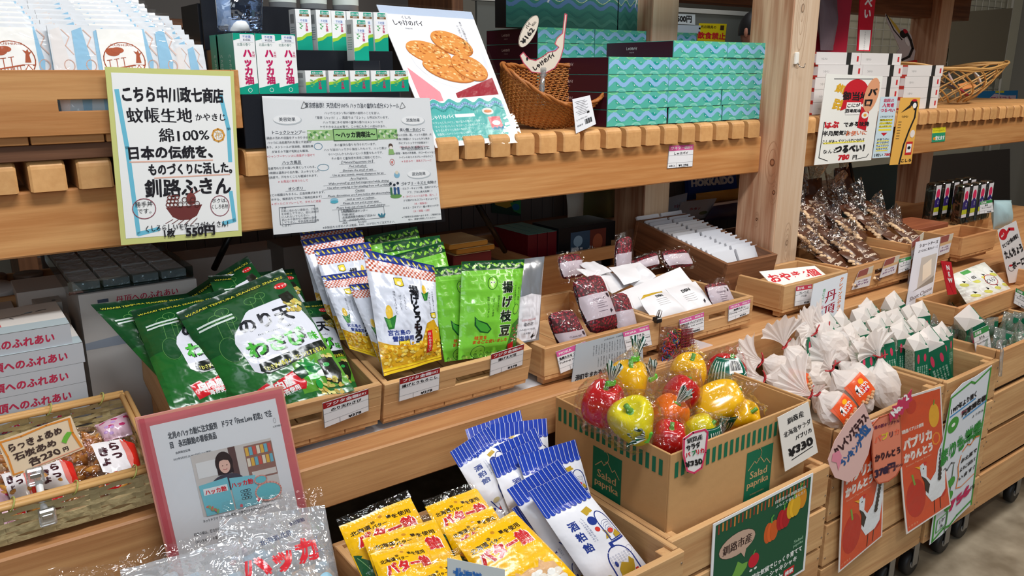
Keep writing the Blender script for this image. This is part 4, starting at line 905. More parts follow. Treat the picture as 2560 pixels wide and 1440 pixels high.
# ---------------------------------------------------------------- seaweed snack bags
GR = (28, 104, 44); GD = (10, 52, 30); GM = mat('green_foil', (20, 84, 38), .16, 0, .7, .10, 18)
def nori():
    a = Art(260, 320, 1); a.r((16, 74, 34), 0, 0, 260, 320); a.r(GD, 0, 0, 260, 26); a.r((26, 98, 38), 0, 150, 260, 320); a.p((86, 150, 40), 160, 200, 260, 170, 260, 300, 150, 300)
    a.t((214, 200, 60), 130, 23, 9, 'WASABI TEMPURA SEAWEED SNACKS', 'c', .02, w=236)
    a.e((200, 30, 36), 232, 40, 16, 8); a.t(WHT, 232, 43, 8, 'チャック', 'c', .02)
    for x, y, s in ((60, 60, 14), (82, 50, 16), (92, 78, 12), (150, 50, 14), (176, 46, 12)): a.ring((96, 150, 80), 1.2, x, y, s, s*.7, 12); a.l((96, 150, 80), 1, x, y, x-6, 116)
    a.e((16, 74, 36), 56, 150, 22, 34); a.ring((96, 150, 80), 1, 56, 150, 22, 34)
    for y in (62, 72): a.r((200, 214, 206), 18, y, 100, y+5)
    a.p((220, 222, 232), 70, 140, 78, 120, 126, 76, 136, 72, 228, 70, 236, 80, 256, 150, 250, 214, 88, 230, 76, 220)
    a.t((20, 24, 34), 158, 124, 42, 'のり天', 'c', .035, w=124); a.t((40, 60, 60), 166, 142, 9, 'noriten-wasabi', 'c', w=84)
    a.t((18, 40, 30), 155, 188, 44, 'わさび', 'c', .05, w=134); a.t((60, 176, 40), 151, 186, 44, 'わさび', 'c', .035, w=132); a.t((60, 170, 40), 236, 186, 22, '味', 'c', .04)
    a.p((12, 24, 18), 92, 206, 250, 192, 252, 212, 250, 214, 100, 236, 88, 224); a.t((226, 220, 40), 172, 222, 13, '「わさびの香り」「ツーンとする辛み」', 'c', .02, w=146, rot=-.08)
    a.p((208, 20, 34), 60, 262, 86, 254, 92, 262, 150, 244, 158, 256, 168, 276, 160, 290, 120, 286, 70, 300); a.t(WHT, 110, 276, 20, '国内産', 'c', .04, w=62, rot=-.12); a.t(WHT, 124, 290, 13, '海苔使用', 'c', .03, rot=-.12)
    rnd = random.Random(3)
    def crisp(x, y, n, s):
        for i in range(n): a.e(rnd.choice([(196, 186, 92), (222, 214, 130), (168, 150, 70), (206, 176, 84)]), x+rnd.uniform(-s, s)*1.2, y+rnd.uniform(-s, s)*.8, rnd.uniform(3, 7), rnd.uniform(2.5, 5), 7, rnd.random())
    a.p((30, 32, 24), 214, 62, 240, 58, 246, 76, 236, 92, 216, 88); crisp(232, 98, 34, 17)
    a.e((60, 170, 50), 190, 258, 24, 20); a.e((20, 120, 60), 198, 250, 16, 12); a.p((30, 140, 60), 176, 244, 168, 228, 184, 234, 188, 222, 198, 236, 210, 230, 202, 246); a.p((18, 70, 40), 150, 246, 176, 238, 180, 262, 160, 268); a.e((230, 240, 230), 212, 266, 14, 8)
    a.p((26, 30, 20), 214, 236, 250, 230, 254, 272, 240, 300, 212, 286); crisp(214, 300, 30, 22); crisp(240, 232, 8, 8); a.e((40, 160, 70), 192, 288, 7, 10); a.e((40, 160, 70), 228, 250, 8, 5)
    return a
NA = nori()
def snack(q, T, m, art, nm, label, grp, seed, **k): return bag(nm, q, T, m, art, label, 'snack bag', grp, seed, **k)
SG = 'green seaweed snack bags in the tilted crate'
snack(Q((441, 785), (706, 668), (886, 978), (606, 1050), 1.30, 1.165), .045, GM, NA, 'seaweed_snack_bag', 'foremost green seaweed snack bag with its whole white panel showing', SG, 1, twist=.02)
snack(Q((327, 778), (560, 722), (700, 985), (430, 1035), 1.345, 1.20), .04, GM, NA, 'seaweed_snack_bag', 'green seaweed snack bag half covered by the foremost one on its left', SG, 2)
snack(Q((227, 773), (470, 722), (610, 950), (450, 990), 1.385, 1.25), .03, GM, NA, 'seaweed_snack_bag', 'leftmost green seaweed snack bag, its edge folded over the crate side', SG, 3, twist=.06)
snack(Q((640, 765), (814, 752), (893, 968), (712, 1000), 1.335, 1.19), .035, GM, NA, 'seaweed_snack_bag', 'rightmost green seaweed snack bag leaning by the crate side', SG, 4)
snack(Q((440, 748), (618, 640), (760, 850), (600, 960), 1.40, 1.27), .03, GM, NA, 'seaweed_snack_bag', 'shaded green seaweed snack bag behind, topmost at the pole', SG, 5)
snack(Q((520, 690), (735, 672), (800, 860), (600, 900), 1.385, 1.29), .03, GM, NA, 'seaweed_snack_bag', 'shaded green seaweed snack bag rearmost beside the corn bags', SG, 6)
# ---------------------------------------------------------------- corn snack bags
WM = mat('white_foil', (206, 212, 224), .2, 0, .6, .10, 18); BG = (28, 40, 120)
def corn():
    a = Art(160, 270, 1); a.r((214, 218, 230), 0, 0, 160, 270); a.r((32, 52, 130), 0, 0, 160, 20)
    for i in range(11): a.e((220, 200, 60), 8+i*15, 10, 2.4, 7, 8, -.5)
    a.r((226, 214, 214), 0, 20, 160, 46)
    vs, fs = [], []
    for i in range(32):
        for j in range(5):
            if (i+j) % 2: x, y = i*5, 20+j*5.2; o = len(vs); vs += [(x, y), (x+5, y), (x+5, y+5.2), (x, y+5.2)]; fs.append((o, o+1, o+2, o+3))
    a.put((196, 92, 62), vs, fs)
    a.v((20, 20, 26), 92, 66, 26, '揚げとうもろこし', gap=.86, b=.045, sx=.9)
    for x, y, t in ((44, 84, '塩味に仕上げました'), (56, 92, 'ぱりっとした'), (66, 90, 'とうもろこし')): a.v((60, 60, 70), x, y, 6, t, gap=1.0)
    for x, y, t in ((132, 66, 'ほんのり甘いとうもろこしを'), (143, 74, 'そのまま揚げました')): a.v((60, 60, 70), x, y, 6, t, gap=1.0)
    def kid(x, y, s): a.p((60, 50, 20), x-s, y-s*.8, x+s*.8, y-s, x+s, y+s*.7, x+s*.2, y+s, x-s*.9, y+s*.7); a.p((240, 214, 60), x-s+1.2, y-s*.8+1.2, x+s*.8-1, y-s+1.4, x+s-1.2, y+s*.7-1, x+s*.2, y+s-1.4, x-s*.9+1.2, y+s*.7-1.2); a.e((250, 246, 220), x, y+s*.2, s*.45, s*.4, 10)
    kid(60, 62, 11); kid(56, 210, 15); kid(140, 140, 9)
    for x, y, s in ((28, 148, 1.2), (120, 84, .9)):
        a.e((230, 190, 60), x, y-12*s, 6*s, 14*s, 14); a.p((40, 120, 50), x-10*s, y-4*s, x-2*s, y, x+12*s, y-8*s, x+6*s, y+18*s, x-4*s, y+20*s); a.p((90, 170, 70), x-6*s, y, x, y+2*s, x+2*s, y+16*s, x-3*s, y+16*s)
    a.t((40, 60, 140), 46, 184, 13, '宮古島の', 'c', .025); a.t((40, 60, 140), 54, 198, 13, '雪塩使用', 'c', .025)
    a.p((206, 156, 30), 0, 196, 20, 204, 60, 212, 100, 208, 118, 160, 140, 150, 160, 190, 160, 270, 0, 270)
    rnd = random.Random(8); kk = a.k
    for i in range(190):
        x = rnd.uniform(0, 160); y = rnd.uniform(206 if x < 110 else 176, 268); a.e(rnd.choice([(244, 196, 40), (230, 170, 30), (250, 214, 80), (212, 146, 24), (252, 226, 120)]), x, y, rnd.uniform(3, 6), rnd.uniform(3, 5), 7); a.k = kk+(i % 9)*.2
    a.k = kk+2; a.p((206, 30, 36), 116, 180, 132, 178, 130, 236, 112, 240); a.v(WHT, 122, 184, 9, 'ほんのり甘い', gap=.95, b=.02)
    a.r((236, 200, 40), 0, 256, 160, 270); a.r((180, 130, 30), 0, 262, 160, 264)
    return a
CA = corn()
def edam():
    a = Art(150, 250, 1); a.r((112, 186, 52), 0, 0, 150, 250); a.r((18, 70, 36), 0, 0, 150, 24)
    for i in range(9): a.e((136, 196, 60), 10+i*17, 12+(i % 2)*3, 6.5, 3.2, 9, .8-(i % 2)*1.6); a.e((136, 196, 60), 17+i*17, 7+(i % 3)*4, 2.2, 2.2, 8)
    a.r((130, 206, 70), 12, 34, 138, 38)
    a.v((236, 240, 226), 104, 56, 30, '揚げ枝豆', gap=1.25, b=.085); a.k += 1; a.v((20, 36, 22), 104, 56, 30, '揚げ枝豆', gap=1.25, b=.045)
    for x, y, t in ((56, 92, '塩味に仕上げました'), (68, 96, 'ぱりっとした食感'), (80, 90, '枝豆をまるごと'), (128, 66, 'そのまま揚げました'), (138, 72, 'あっさり塩味')): a.v((30, 60, 34), x, y, 6, t)
    def bean(x, y, rx, ry, rt=0): a.e((24, 80, 36), x, y, rx, ry, 18, rt); a.e((128, 196, 60), x, y, rx-1.4, ry-1.4, 18, rt)
    bean(66, 58, 12, 17, .1); bean(132, 130, 9, 14, .2); a.e(WHT, 63, 56, 2.6); a.e(WHT, 70, 56, 2.6); a.e(BLK, 63, 56, 1.2, n=8); a.e(BLK, 70, 56, 1.2, n=8)
    a.p((20, 80, 36), 26, 140, 34, 150, 56, 160, 68, 176, 60, 186, 40, 182, 28, 164); a.p((70, 160, 50), 29, 146, 36, 154, 54, 163, 64, 176, 58, 183, 42, 179, 31, 163)
    a.t((206, 80, 30), 30, 200, 10, '枝豆を', b=.03); a.t((206, 80, 30), 28, 211, 10, 'まるごと使いました', b=.03)
    bean(46, 234, 18, 17); a.l((24, 80, 36), 1.4, 38, 232, 42, 230); a.l((24, 80, 36), 1.4, 50, 232, 54, 230)
    a.p((60, 110, 40), 124, 170, 150, 150, 150, 250, 120, 232)
    rnd = random.Random(5)
    for i in range(26): a.e(rnd.choice([(200, 206, 180), (170, 90, 80), (90, 140, 60)]), rnd.uniform(128, 148), rnd.uniform(172, 216), 3, 2.4, 6)
    a.p((196, 36, 40), 122, 222, 136, 214, 140, 234, 126, 236)
    for i in range(40): a.e(rnd.choice([(120, 170, 60), (84, 136, 44), (160, 190, 84)]), rnd.uniform(0, 120) if i % 2 else rnd.uniform(60, 120), rnd.uniform(238, 249), 5, 4, 7)
    return a
EA = edam(); EM = mat('lime_foil', (104, 176, 50), .2, 0, .6, .10, 18)
CG = 'white corn snack bags in the tilted crate'; EG = 'green bean snack bags in the tilted crate'
# crate order: front to back, left files first
snack(Q((917, 622), (1076, 664), (1112, 900), (949, 938), 1.200, 1.162), .040, WM, CA, 'corn_snack_bag', 'foremost white corn snack bag standing upright with large black lettering', CG, 11, side=.6, twist=-.05)
for i, (q, y0, y1, lb) in enumerate([
    (((872, 712), (1000, 700), (1010, 925), (948, 905)), 1.225, 1.19, 'narrow white corn snack bag edge just left of the foremost one'),
    (((803, 690), (930, 672), (960, 900), (874, 872)), 1.258, 1.22, 'second white corn snack bag edge left of the foremost one'),
    (((784, 626), (925, 604), (960, 850), (850, 850)), 1.31, 1.26, 'shaded white corn snack bag standing taller behind the left edge'),
    (((752, 600), (905, 575), (950, 800), (830, 820)), 1.35, 1.30, 'shaded corn snack bag with blue patterned top, second from the back'),
    (((748, 574), (885, 552), (930, 780), (800, 790)), 1.385, 1.34, 'rearmost shaded corn snack bag under the laminated leaflet')]):
    snack(Q(*q, y0, y1), .024, WM, CA, 'corn_snack_bag', lb, CG, 20+i)
snack(Q((1154, 654), (1311, 648), (1288, 884), (1146, 900), 1.195, 1.162), .036, EM, EA, 'bean_snack_bag', 'foremost bright green bean snack bag at the right of its crate', EG, 31, side=.6)
snack(Q((1073, 670), (1228, 655), (1222, 890), (1112, 905), 1.222, 1.185), .03, EM, EA, 'bean_snack_bag', 'green bean snack bag half behind the foremost bean bag', EG, 32)
for i, (q, y0, y1, lb) in enumerate([
    (((969, 642), (1108, 604), (1170, 860), (1030, 880)), 1.28, 1.24, 'nearest of the three shaded green bean bags behind the corn bag'),
    (((955, 608), (1099, 588), (1150, 840), (1010, 860)), 1.32, 1.28, 'middle of the three shaded green bean bags behind the corn bag'),
    (((912, 592), (1041, 566), (1100, 800), (960, 830)), 1.36, 1.32, 'rearmost of the three shaded green bean bags behind the corn bag')]):
    snack(Q(*q, y0, y1), .022, EM, EA, 'bean_snack_bag', lb, EG, 40+i)
# silver zip pouch
SV = mat('silver_foil', (190, 194, 200), .22, .7, .5, .12, 20)
a = Art(80, 200, 1); a.p((214, 210, 214), 8, 90, 40, 84, 74, 92, 70, 196, 10, 196); a.t((70, 70, 80), 40, 160, 9, '塩の花', 'c', .02); a.t((196, 90, 100), 40, 148, 6, 'GENUINE NET', 'c'); a.t((90, 90, 96), 40, 171, 6, 'INNER POWER', 'c'); a.t((90, 90, 96), 40, 180, 5, '北海道産', 'c'); a.p(BLK, 54, 186, 58, 180, 60, 186, 66, 186, 60, 190, 58, 196, 56, 190, 52, 190)
snack(Q((1284, 650), (1361, 641), (1346, 850), (1275, 862), 1.215, 1.18), .03, SV, a, 'zip_pouch', 'silver zip pouch of white flakes at the left of the net scrub crate', None, 50)
# ---------------------------------------------------------------- net scrubs
m, n, l = newmat('maroon_net'); b = n['Principled BSDF']; b.inputs['Roughness'].default_value = .6
tc = n.new('ShaderNodeTexCoord'); vo = n.new('ShaderNodeTexVoronoi'); vo.inputs['Scale'].default_value = 190; rp = n.new('ShaderNodeValToRGB')
rp.color_ramp.elements[0].color = lin((176, 30, 54)); rp.color_ramp.elements[1].color = lin((62, 8, 20)); rp.color_ramp.elements[0].position = .1; rp.color_ramp.elements[1].position = .6
l.new(tc.outputs['Object'], vo.inputs['Vector']); l.new(vo.outputs['Distance'], rp.inputs['Fac']); l.new(rp.outputs['Color'], b.inputs['Base Color'])
bp = n.new('ShaderNodeBump'); bp.inputs['Strength'].default_value = .6; bp.invert = True; l.new(vo.outputs['Distance'], bp.inputs['Height']); l.new(bp.outputs['Normal'], b.inputs['Normal'])
NET = m; BAND = mat('paper_band', (204, 190, 198), .5)
def net_pack(q, T, v0, v1, label, seed, txt=True):
    fn = pillow(q, T, seed, wr=.0006, seal=.0, side=.45)
    def g(u, v, h=0, back=False):
        w = math.sin(math.pi*min(max(v, .0), 1))**.25; return fn(.5+(u-.5)*(.55+.45*w), v, h, back)
    mb = MB(); mb.grid(lambda u, v: g(u, v), 16, 20, NET); mb.grid(lambda u, v: g(1-u, v, 0, True), 16, 20, NET); o = mb.build('net_scrub')
    tag(o, label, 'net scrub', 'maroon net scrubs in the low crates')
    mb = MB(); mb.grid(lambda u, v: g(u, v0+(v1-v0)*v, .0012), 14, 8, BAND); mb.grid(lambda u, v: g(1-u, v0+(v1-v0)*v, -.0012, True), 14, 8, BAND); bd = mb.build('paper_band', o)
    if txt:
        a = Art(60, 60); a.p((50, 30, 40), 50, 4, 56, 4, 58, 12, 54, 16, 50, 10)
        for i in range(4): a.r((120, 104, 116), 18, 20+i*5, 36+(i*7) % 14, 21+i*5)
        a.r((110, 94, 110), 18, 44, 40, 45); a.t((90, 74, 90), 30, 16, 6, 'CLEAN NET', 'c'); a.p((40, 30, 40), 46, 46, 50, 42, 51, 46, 55, 48, 50, 51, 48, 54, 47, 50)
        a.bake('print', lambda u, v, h: g(.1+.8*u, v0+(v1-v0)*v, .0014+h), bd, cu=8, cv=4)
    mb = MB(); ff = pillow(q, T*1.5, seed+3, wr=.002, seal=.02, side=.4)
    mb.grid(lambda u, v: ff(-.12+1.24*u, -.16+1.32*v, .003), 20, 24, film('pack_film', fac=.06, bump=.7, bs=26)); mb.build('clear_wrapper', o); return o
net_pack(Q((1427, 700), (1502, 684), (1549, 818), (1474, 838), 1.215, 1.165), .04, .33, .76, 'largest maroon net scrub with a pale paper band, upright in the middle', 1)
net_pack(Q((1366, 785), (1432, 772), (1480, 880), (1410, 895), 1.19, 1.165), .04, .45, .95, 'maroon net scrub half hidden at the left behind the crate front', 2)
net_pack(Q((1520, 738), (1566, 730), (1598, 842), (1548, 852), 1.215, 1.18), .03, .38, .8, 'smaller maroon net scrub just right of the largest one', 3, False)
net_pack(Q((1540, 600), (1578, 588), (1574, 690), (1536, 690), 1.38, 1.36), .03, .4, .95, 'dark maroon net scrub standing at the rear near the inner post', 4, False)
net_pack(Q((1758, 712), (1814, 704), (1842, 772), (1786, 784), 1.19, 1.165), .02, .12, 1, 'small banded maroon net scrub at the right end of the pouch crate', 5)
net_pack(Q((1650, 628), (1712, 622), (1735, 665), (1670, 670), 1.36, 1.33), .02, .3, .9, 'shaded maroon net scrub lying behind the white pouches', 6, False)
net_pack(Q((1395, 640), (1450, 632), (1462, 690), (1405, 700), 1.38, 1.36), .02, .3, .9, 'shaded maroon net scrub behind the largest one at the left', 7, False)
net_pack(Q((1570, 655), (1640, 630), (1650, 665), (1590, 680), 1.36, 1.34), .02, .3, .9, 'dark net scrub lying between rear crate and white squares', 8, False)
# white pouches
WP = mat('frosted_pouch', (228, 226, 228), .35, 0, .5, .06, 10)
def wq(q, y0, y1, label, T=.01, art=None, m=WP, seed=0): return bag('white_pouch', Q(*q, y0, y1), T, m, art, label, 'pouch', 'white pouches in the low crate', seed, cu=6, cv=6, nu=14, nv=14, seal=.03)
wq(((1540, 735), (1700, 668), (1772, 752), (1640, 830)), 1.27, 1.18, 'largest plain white pouch lying aslant with a rounded corner', .012, seed=1)
a = Art(80, 70); a.p((196, 160, 40), 0, 10, 14, 0, 70, 0, 66, 5, 16, 8); a.t((50, 50, 50), 44, 18, 9, 'DSN', 'c', .05)
for i in range(4): a.r((170, 166, 168), 30, 24+i*5, 56, 25+i*5)
wq(((1596, 742), (1664, 724), (1722, 782), (1630, 800)), 1.215, 1.165, 'white pouch with a mustard stripe at the crate front', .02, a, seed=2)
a = Art(80, 70); a.t((50, 50, 50), 36, 22, 10, 'DSN', 'c', .05); a.p((40, 30, 40), 60, 52, 64, 48, 66, 53, 62, 58)
for i in range(4): a.r((170, 166, 168), 22, 30+i*5, 50, 31+i*5)
wq(((1664, 722), (1738, 703), (1786, 768), (1712, 784)), 1.225, 1.165, 'white pouch printed with small black letters, beside the mustard-striped one', .016, a, seed=3)
wq(((1440, 672), (1520, 680), (1600, 700), (1530, 735)), 1.33, 1.27, 'white square pouch leaning behind the largest net scrub', .006, seed=4)
wq(((1522, 668), (1600, 655), (1640, 690), (1560, 712)), 1.33, 1.28, 'white square pouch overlapping the one behind the largest scrub', .006, seed=5)
wq(((1560, 700), (1598, 662), (1640, 692), (1592, 720)), 1.31, 1.28, 'smallest white square pouch resting on the others', .005, seed=6)
wq(((1450, 660), (1488, 652), (1530, 678), (1488, 690)), 1.36, 1.31, 'shaded grey-white pouch rearmost at the left', .006, seed=7)
# price cards on the crates
def inc(q, dy=0): return q
price('price_card', Q((806, 1008), (921, 972), (922, 1026), (811, 1070), 1.1300, 1.1405), RDH, 'フジタ企画', '弟子屈町', 'のり天わさび', '', '¥378', 'red-headed price card on the seaweed snack crate')
price('price_card', Q((999, 947), (1100, 919), (1097, 974), (997, 1004), 1.1300, 1.1405), RDH, 'フジタ企画', '弟子屈町', '揚げとうもろこし', '', '¥378', 'red-headed price card at the left of the corn crate front')
price('price_card', Q((1228, 886), (1310, 860), (1306, 912), (1224, 940), 1.1300, 1.1405), RDH, 'フジタ企画', '弟子屈町', '揚げえだ豆', '', '¥378', 'red-headed price card at the right of the corn crate front')
price('price_card', Q((1389, 880), (1464, 853), (1474, 904), (1401, 934), 1.134), PKH, 'MOKA', '釧路市', '魚網たおる プレミアム', 'Fishing net scrub', '¥1,650', 'pink-headed price card priced 1,650 yen at the left crate corner')
price('price_card', Q((1556, 831), (1622, 812), (1630, 862), (1566, 878), 1.130), PKH, 'MOKA', '釧路市', '漁網タオル', 'Fishing net body towel', '¥1,100', 'pink-headed price card over the top of the newspaper clipping')
price('price_card', Q((1698, 800), (1760, 780), (1760, 824), (1700, 842), 1.134), PKH, 'MOKA', '釧路市', '漁網たおる プレミアムワイド', 'Fishing net scrub', '¥880', 'pink-headed price card on the pouch crate beside the hand slot')
price('price_card', Q((1822, 765), (1876, 748), (1873, 784), (1820, 804), 1.134), PKH, 'MOKA', '釧路市', '漁網たわし', 'Fishing net scrub', '¥550', 'pink-headed price card at the crate corner next to the post')
# newspaper clipping
a = Art(180, 160); NP = (70, 74, 80); a.r((176, 186, 194), 0, 0, 180, 160)
for c_ in range(17):
    for r_ in range(2 if c_ < 15 else 1): a.v(NP, 160-c_*7, 14+r_*30, 3.4, '漁網を再利用した泡立つたわし生まれる'[(c_*3) % 9:(c_*3) % 9+7], gap=1.05)
a.t((40, 44, 50), 8, 90, 17, '港町生まれ泡立ちたわし', b=.03, w=120); a.r((146, 150, 150), 24, 100, 110, 160); a.e((96, 88, 84), 66, 128, 18, 20); a.e((206, 176, 156), 66, 134, 11, 14); a.v(NP, 14, 100, 5, '天然素材で作る')
a.v((40, 44, 50), 170, 10, 11, '漁網生かす', gap=1.1, b=.03); a.t(NP, 100, 8, 4, '2022年(令和4年)　北海道新聞', 'c')
sheet('newspaper_clipping', Q((1440, 862), (1604, 818), (1612, 985), (1420, 1025), 1.131), (180, 190, 198), a, 'grey laminated newspaper clipping taped to the net scrub crate', 'clipping', th=.0006)
# colourful net sample bag and its white card and clip
cs = []
for i in range(16): cs.append((random.Random(i).uniform(0, 80), random.Random(i+50).uniform(30, 110)))
q = Q((1655, 818), (1722, 812), (1736, 905), (1640, 925), 1.115)
o = bag('net_sample_bag', q, .02, film('sample_film', fac=.14, bump=.8, bs=30, tint=(236, 226, 228)), None, 'clear bag of colourful fishing net scraps hanging on the crate corner', 'sample bag', seed=7)
ff = flat(q); rnd = random.Random(12)
for k, c in enumerate([(214, 60, 90), (150, 22, 40), (226, 96, 120), (40, 90, 170), (30, 130, 90), (226, 170, 40), (210, 70, 40), (60, 60, 120)]):
    mb = MB(); mm = mat('net_cord', c, .6)
    for j in range(16):
        u, v = rnd.uniform(.08, .9), rnd.uniform(.08, .8); u = u*.5+.2*(k % 3); pts = []
        for t_ in range(6): pts.append(ff(min(max(u, .05), .95), min(max(v, .05), .95), .002+rnd.uniform(0, .012))); u += rnd.uniform(-.1, .12); v += rnd.uniform(-.06, .12)
        mb.tube(pts, .0008, mm, 4, False)
    mb.build('net_scrap', o)['kind'] = 'stuff'
mb = MB()
for i in range(9): mb.tube([ff(.55+i*.045, .05, .014), ff(.5+i*.052, .8, .014)], .0009, mat('net_cord', (120, 20, 34), .6), 4, False)
for i in range(11): mb.tube([ff(.54, .07+i*.065, .014), ff(.97, .05+i*.065, .014)], .0009, mat('net_cord', (120, 20, 34), .6), 4, False)
mb.build('net_patch', o)['kind'] = 'stuff'
sheet('blank_card', Q((1725, 845), (1782, 862), (1774, 900), (1722, 880), 1.11), (232, 222, 222), None, 'plain white card corner sticking out beside the net sample bag', 'card', th=.0008)
mb = MB(); p = at(1645, 800, 1.132); mb.box(p-V((.008, .006, .006)), p+V((.008, .010, .006)), mat('black_clip', (20, 20, 20), .3), .002)
for s_ in (-1, 1): mb.tube([p+V((s_*.006, .0, .004)), p+V((s_*.007, -.004, .02)), p+V((s_*.002, -.004, .024)), p+V((0, 0, .006))], .0008, mat('chrome_wire', (150, 150, 150), .2, 1), 5)
tag(mb.build('binder_clip'), 'small black binder clip on the crate corner above the net sample', 'clip')
# ================================================================ left part of the lower shelf
GC = mat('grey_white_carton', (196, 192, 188), .6); KR = (176, 40, 70)
z0 = .6465
fr = Art(180, 240); fr.r((196, 192, 188), 0, 0, 180, 240); fr.t(KR, 100, 22, 14, '丹頂へのふれあい', 'c', .02, w=96, sh=.1); fr.r((70, 80, 100), 26, 12, 42, 18); fr.p((150, 160, 174), 0, 84, 60, 78, 180, 84, 180, 96, 0, 96)
sdc = Art(180, 240); sdc.r((186, 182, 178), 0, 0, 180, 240)
big = carton('tall_carton', .19, .16, .888-z0, GC, fr, sdc, None, 'tall pale grey carton with small red brush lettering left of the seaweed bags', 'carton', loc=(.167, 1.455, z0))
ac = empty('acrylic_tray', MX.Translation((.155, 1.462, .8885)), 'clear acrylic tray with small clear boxes lying on the tall carton', 'tray')
ACR = film('acrylic', (236, 242, 244), .22, .04, .05, 4)
mb = MB().box((0, 0, 0), (.20, .30, .002), ACR, 0); mb.box((0, 0, .002), (.20, .002, .022), ACR, 0); mb.box((0, .298, .002), (.20, .30, .022), ACR, 0); mb.box((0, .002, .002), (.002, .298, .022), ACR, 0); mb.box((.198, .002, .002), (.2, .298, .022), ACR, 0); mb.build('tray_shell', ac)
k = 0
for i in range(4):
    for j in range(3):
        o = MB().box((0, 0, 0), (.042, .085, .014), film('small_case', (226, 234, 226), .3, .05, .9, 40, .35), .001).build('clear_case', ac); o.location = (.008+i*.047, .012+j*.095, .0025)  # white diffuse mixed into the clear film imitates bright reflections and pale contents
tpa = Art(200, 150); tpa.r((226, 220, 212), 0, 0, 200, 150); tpa.l((40, 40, 44), 1.6, 110, 62, 140, 56, 160, 48); tpa.l((40, 40, 44), 3, 166, 46, 180, 42); tpa.l((60, 60, 60), 2.4, 128, 66, 132, 74); tpa.l((140, 180, 200), 3, 150, 48, 160, 46)
tpa.t((214, 70, 80), 104, 92, 14, '丹', 'c', .02); tpa.t((214, 70, 80), 106, 110, 16, '頂', 'c', .02); tpa.r((176, 190, 194), 0, 112, 200, 150); tpa.t((214, 90, 96), 96, 140, 13, '銘菓', 'c', .02); tpa.t((90, 120, 130), 66, 142, 8, '舎', 'c')
ffa = Art(200, 31); ffa.r((178, 180, 184), 0, 0, 200, 31); ffa.t(KR, 120, 22, 15, '丹頂へのふれあい', 'c', .03, w=112, sh=.1); ffa.r((70, 80, 100), 44, 11, 56, 20)
p = None
for i in range(7):
    lb = 'white lettered confection carton, %s from the base of the stack at the left edge' % ORD[i]; loc = (-.062+(.013 if i == 5 else 0)+(.01 if i < 5 else 0), 1.35-.004*(i < 6), z0+.0005+i*.0322)
    if p is None: p = carton('confection_carton', .2, .15, .0317, GC, ffa, None, tpa, lb, 'carton', 'white lettered confection cartons', loc=loc)
    else: dup(p, loc, label=lb)
rnd = random.Random(2)
def plainbox(nm, lo, sz, c, lb, cat='box', rz=0, art=None, top=None, grp=None):
    return carton(nm, sz[0], sz[1], sz[2], mat('card_box', c, .6), art, None, top, lb, cat, grp, loc=lo, rz=rz)
plainbox('flat_white_box', (.098, 1.75, z0), (.14, .12, .19), (222, 214, 206), 'cream flat box standing behind the lettered cartons')
plainbox('flat_white_box', (-.06, 1.74, z0), (.15, .12, .165), (218, 208, 200), 'cream box at the far left edge behind the lettered cartons')
pa = Art(60, 40); pa.r((216, 208, 198), 0, 0, 60, 40)
for i in range(5): pa.r((150, 146, 140), 6, 6+i*6, 40+(i*9) % 14, 7+i*6)
pa.e((120, 120, 116), 44, 26, 5, 4)
for i, (x, y, zz) in enumerate(((.10, 1.60, .835), (.115, 1.54, .825), (.118, 1.66, .83))):
    plainbox('printed_tea_box', (x, y, z0), (.045, .05, zz-z0), (206, 198, 188), 'small printed cream box, %s beside the tall carton' % ['leftmost', 'nearest', 'rearmost'][i], top=pa, grp='small printed cream boxes')
jc = crate('wooden_crate', (-.10, 1.80, .77), .30, .22, .05, 'shaded crate of lidded jars at the far left', 0, CRATE2, slot=None, feet=False)
o = empty('riser_block', MX.Translation((-.10, 1.81, z0)), 'block under the crate of jars', 'block'); part('block', (0, 0, 0), (.29, .18, .77-.009-z0), DARKW[0], o)
for i, (x, y, c) in enumerate(((.005, 1.87, (150, 120, 96)), (.075, 1.87, (206, 200, 196)), (.07, 1.95, (120, 84, 60)), (.135, 1.93, (110, 90, 76)), (-.05, 1.90, (190, 186, 180)))):
    o = MB().lathe([(0, 0), (.026, 0), (.028, .01), (.028, .045), (.02, .052)], mat('jar_glass', (70, 44, 28), .15), n=20).build('jar'); MB().lathe([(.027, .05), (.028, .062), (.026, .065), (0, .065)], mat('jar_lid', c, .5), n=20).build('lid', o)
    o.location = (x, y, .7705); o.rotation_euler[0] = R(18 if i < 2 else 0); tag(o, 'lidded jar in the dark left crate, %s from the left' % ORD[[1, 3, 2, 4, 0][i]], 'jar', 'lidded jars in the left crate')
sc_ = crate('wooden_crate', (.195, 1.70, .852), .178, .16, .040, 'small shallow crate with a hand slot in shade under the top shelf', 0, CRATE2, slot=(.35, .72), feet=False)
o = empty('riser_block', MX.Translation((.195, 1.78, z0)), 'block under the small shallow crate', 'block'); part('block', (0, 0, 0), (.176, .075, .843-z0), DARKW[0], o)
for i in range(5): o = MB().box((0, 0, 0), (.03, .05, .022), mat('trinket', [(150, 110, 150), (200, 180, 120), (190, 196, 200), (90, 130, 160), (160, 150, 120)][i], .4), .003).build('sweet_tin'); o.location = (.212+i*.031, 1.74, .8525); tag(o, '%s small tin from the left in the shallow crate' % ORD[i], 'tin', 'small tins in the shallow crate')
plainbox('long_white_box', (.345, 1.70, z0), (.26, .10, .222), (196, 188, 180), 'long pale box behind the seaweed bags, at the pole')
plainbox('clear_lid_box', (.58, 1.62, z0), (.10, .10, .24), (120, 112, 106), 'shaded box behind the rear corn bags')
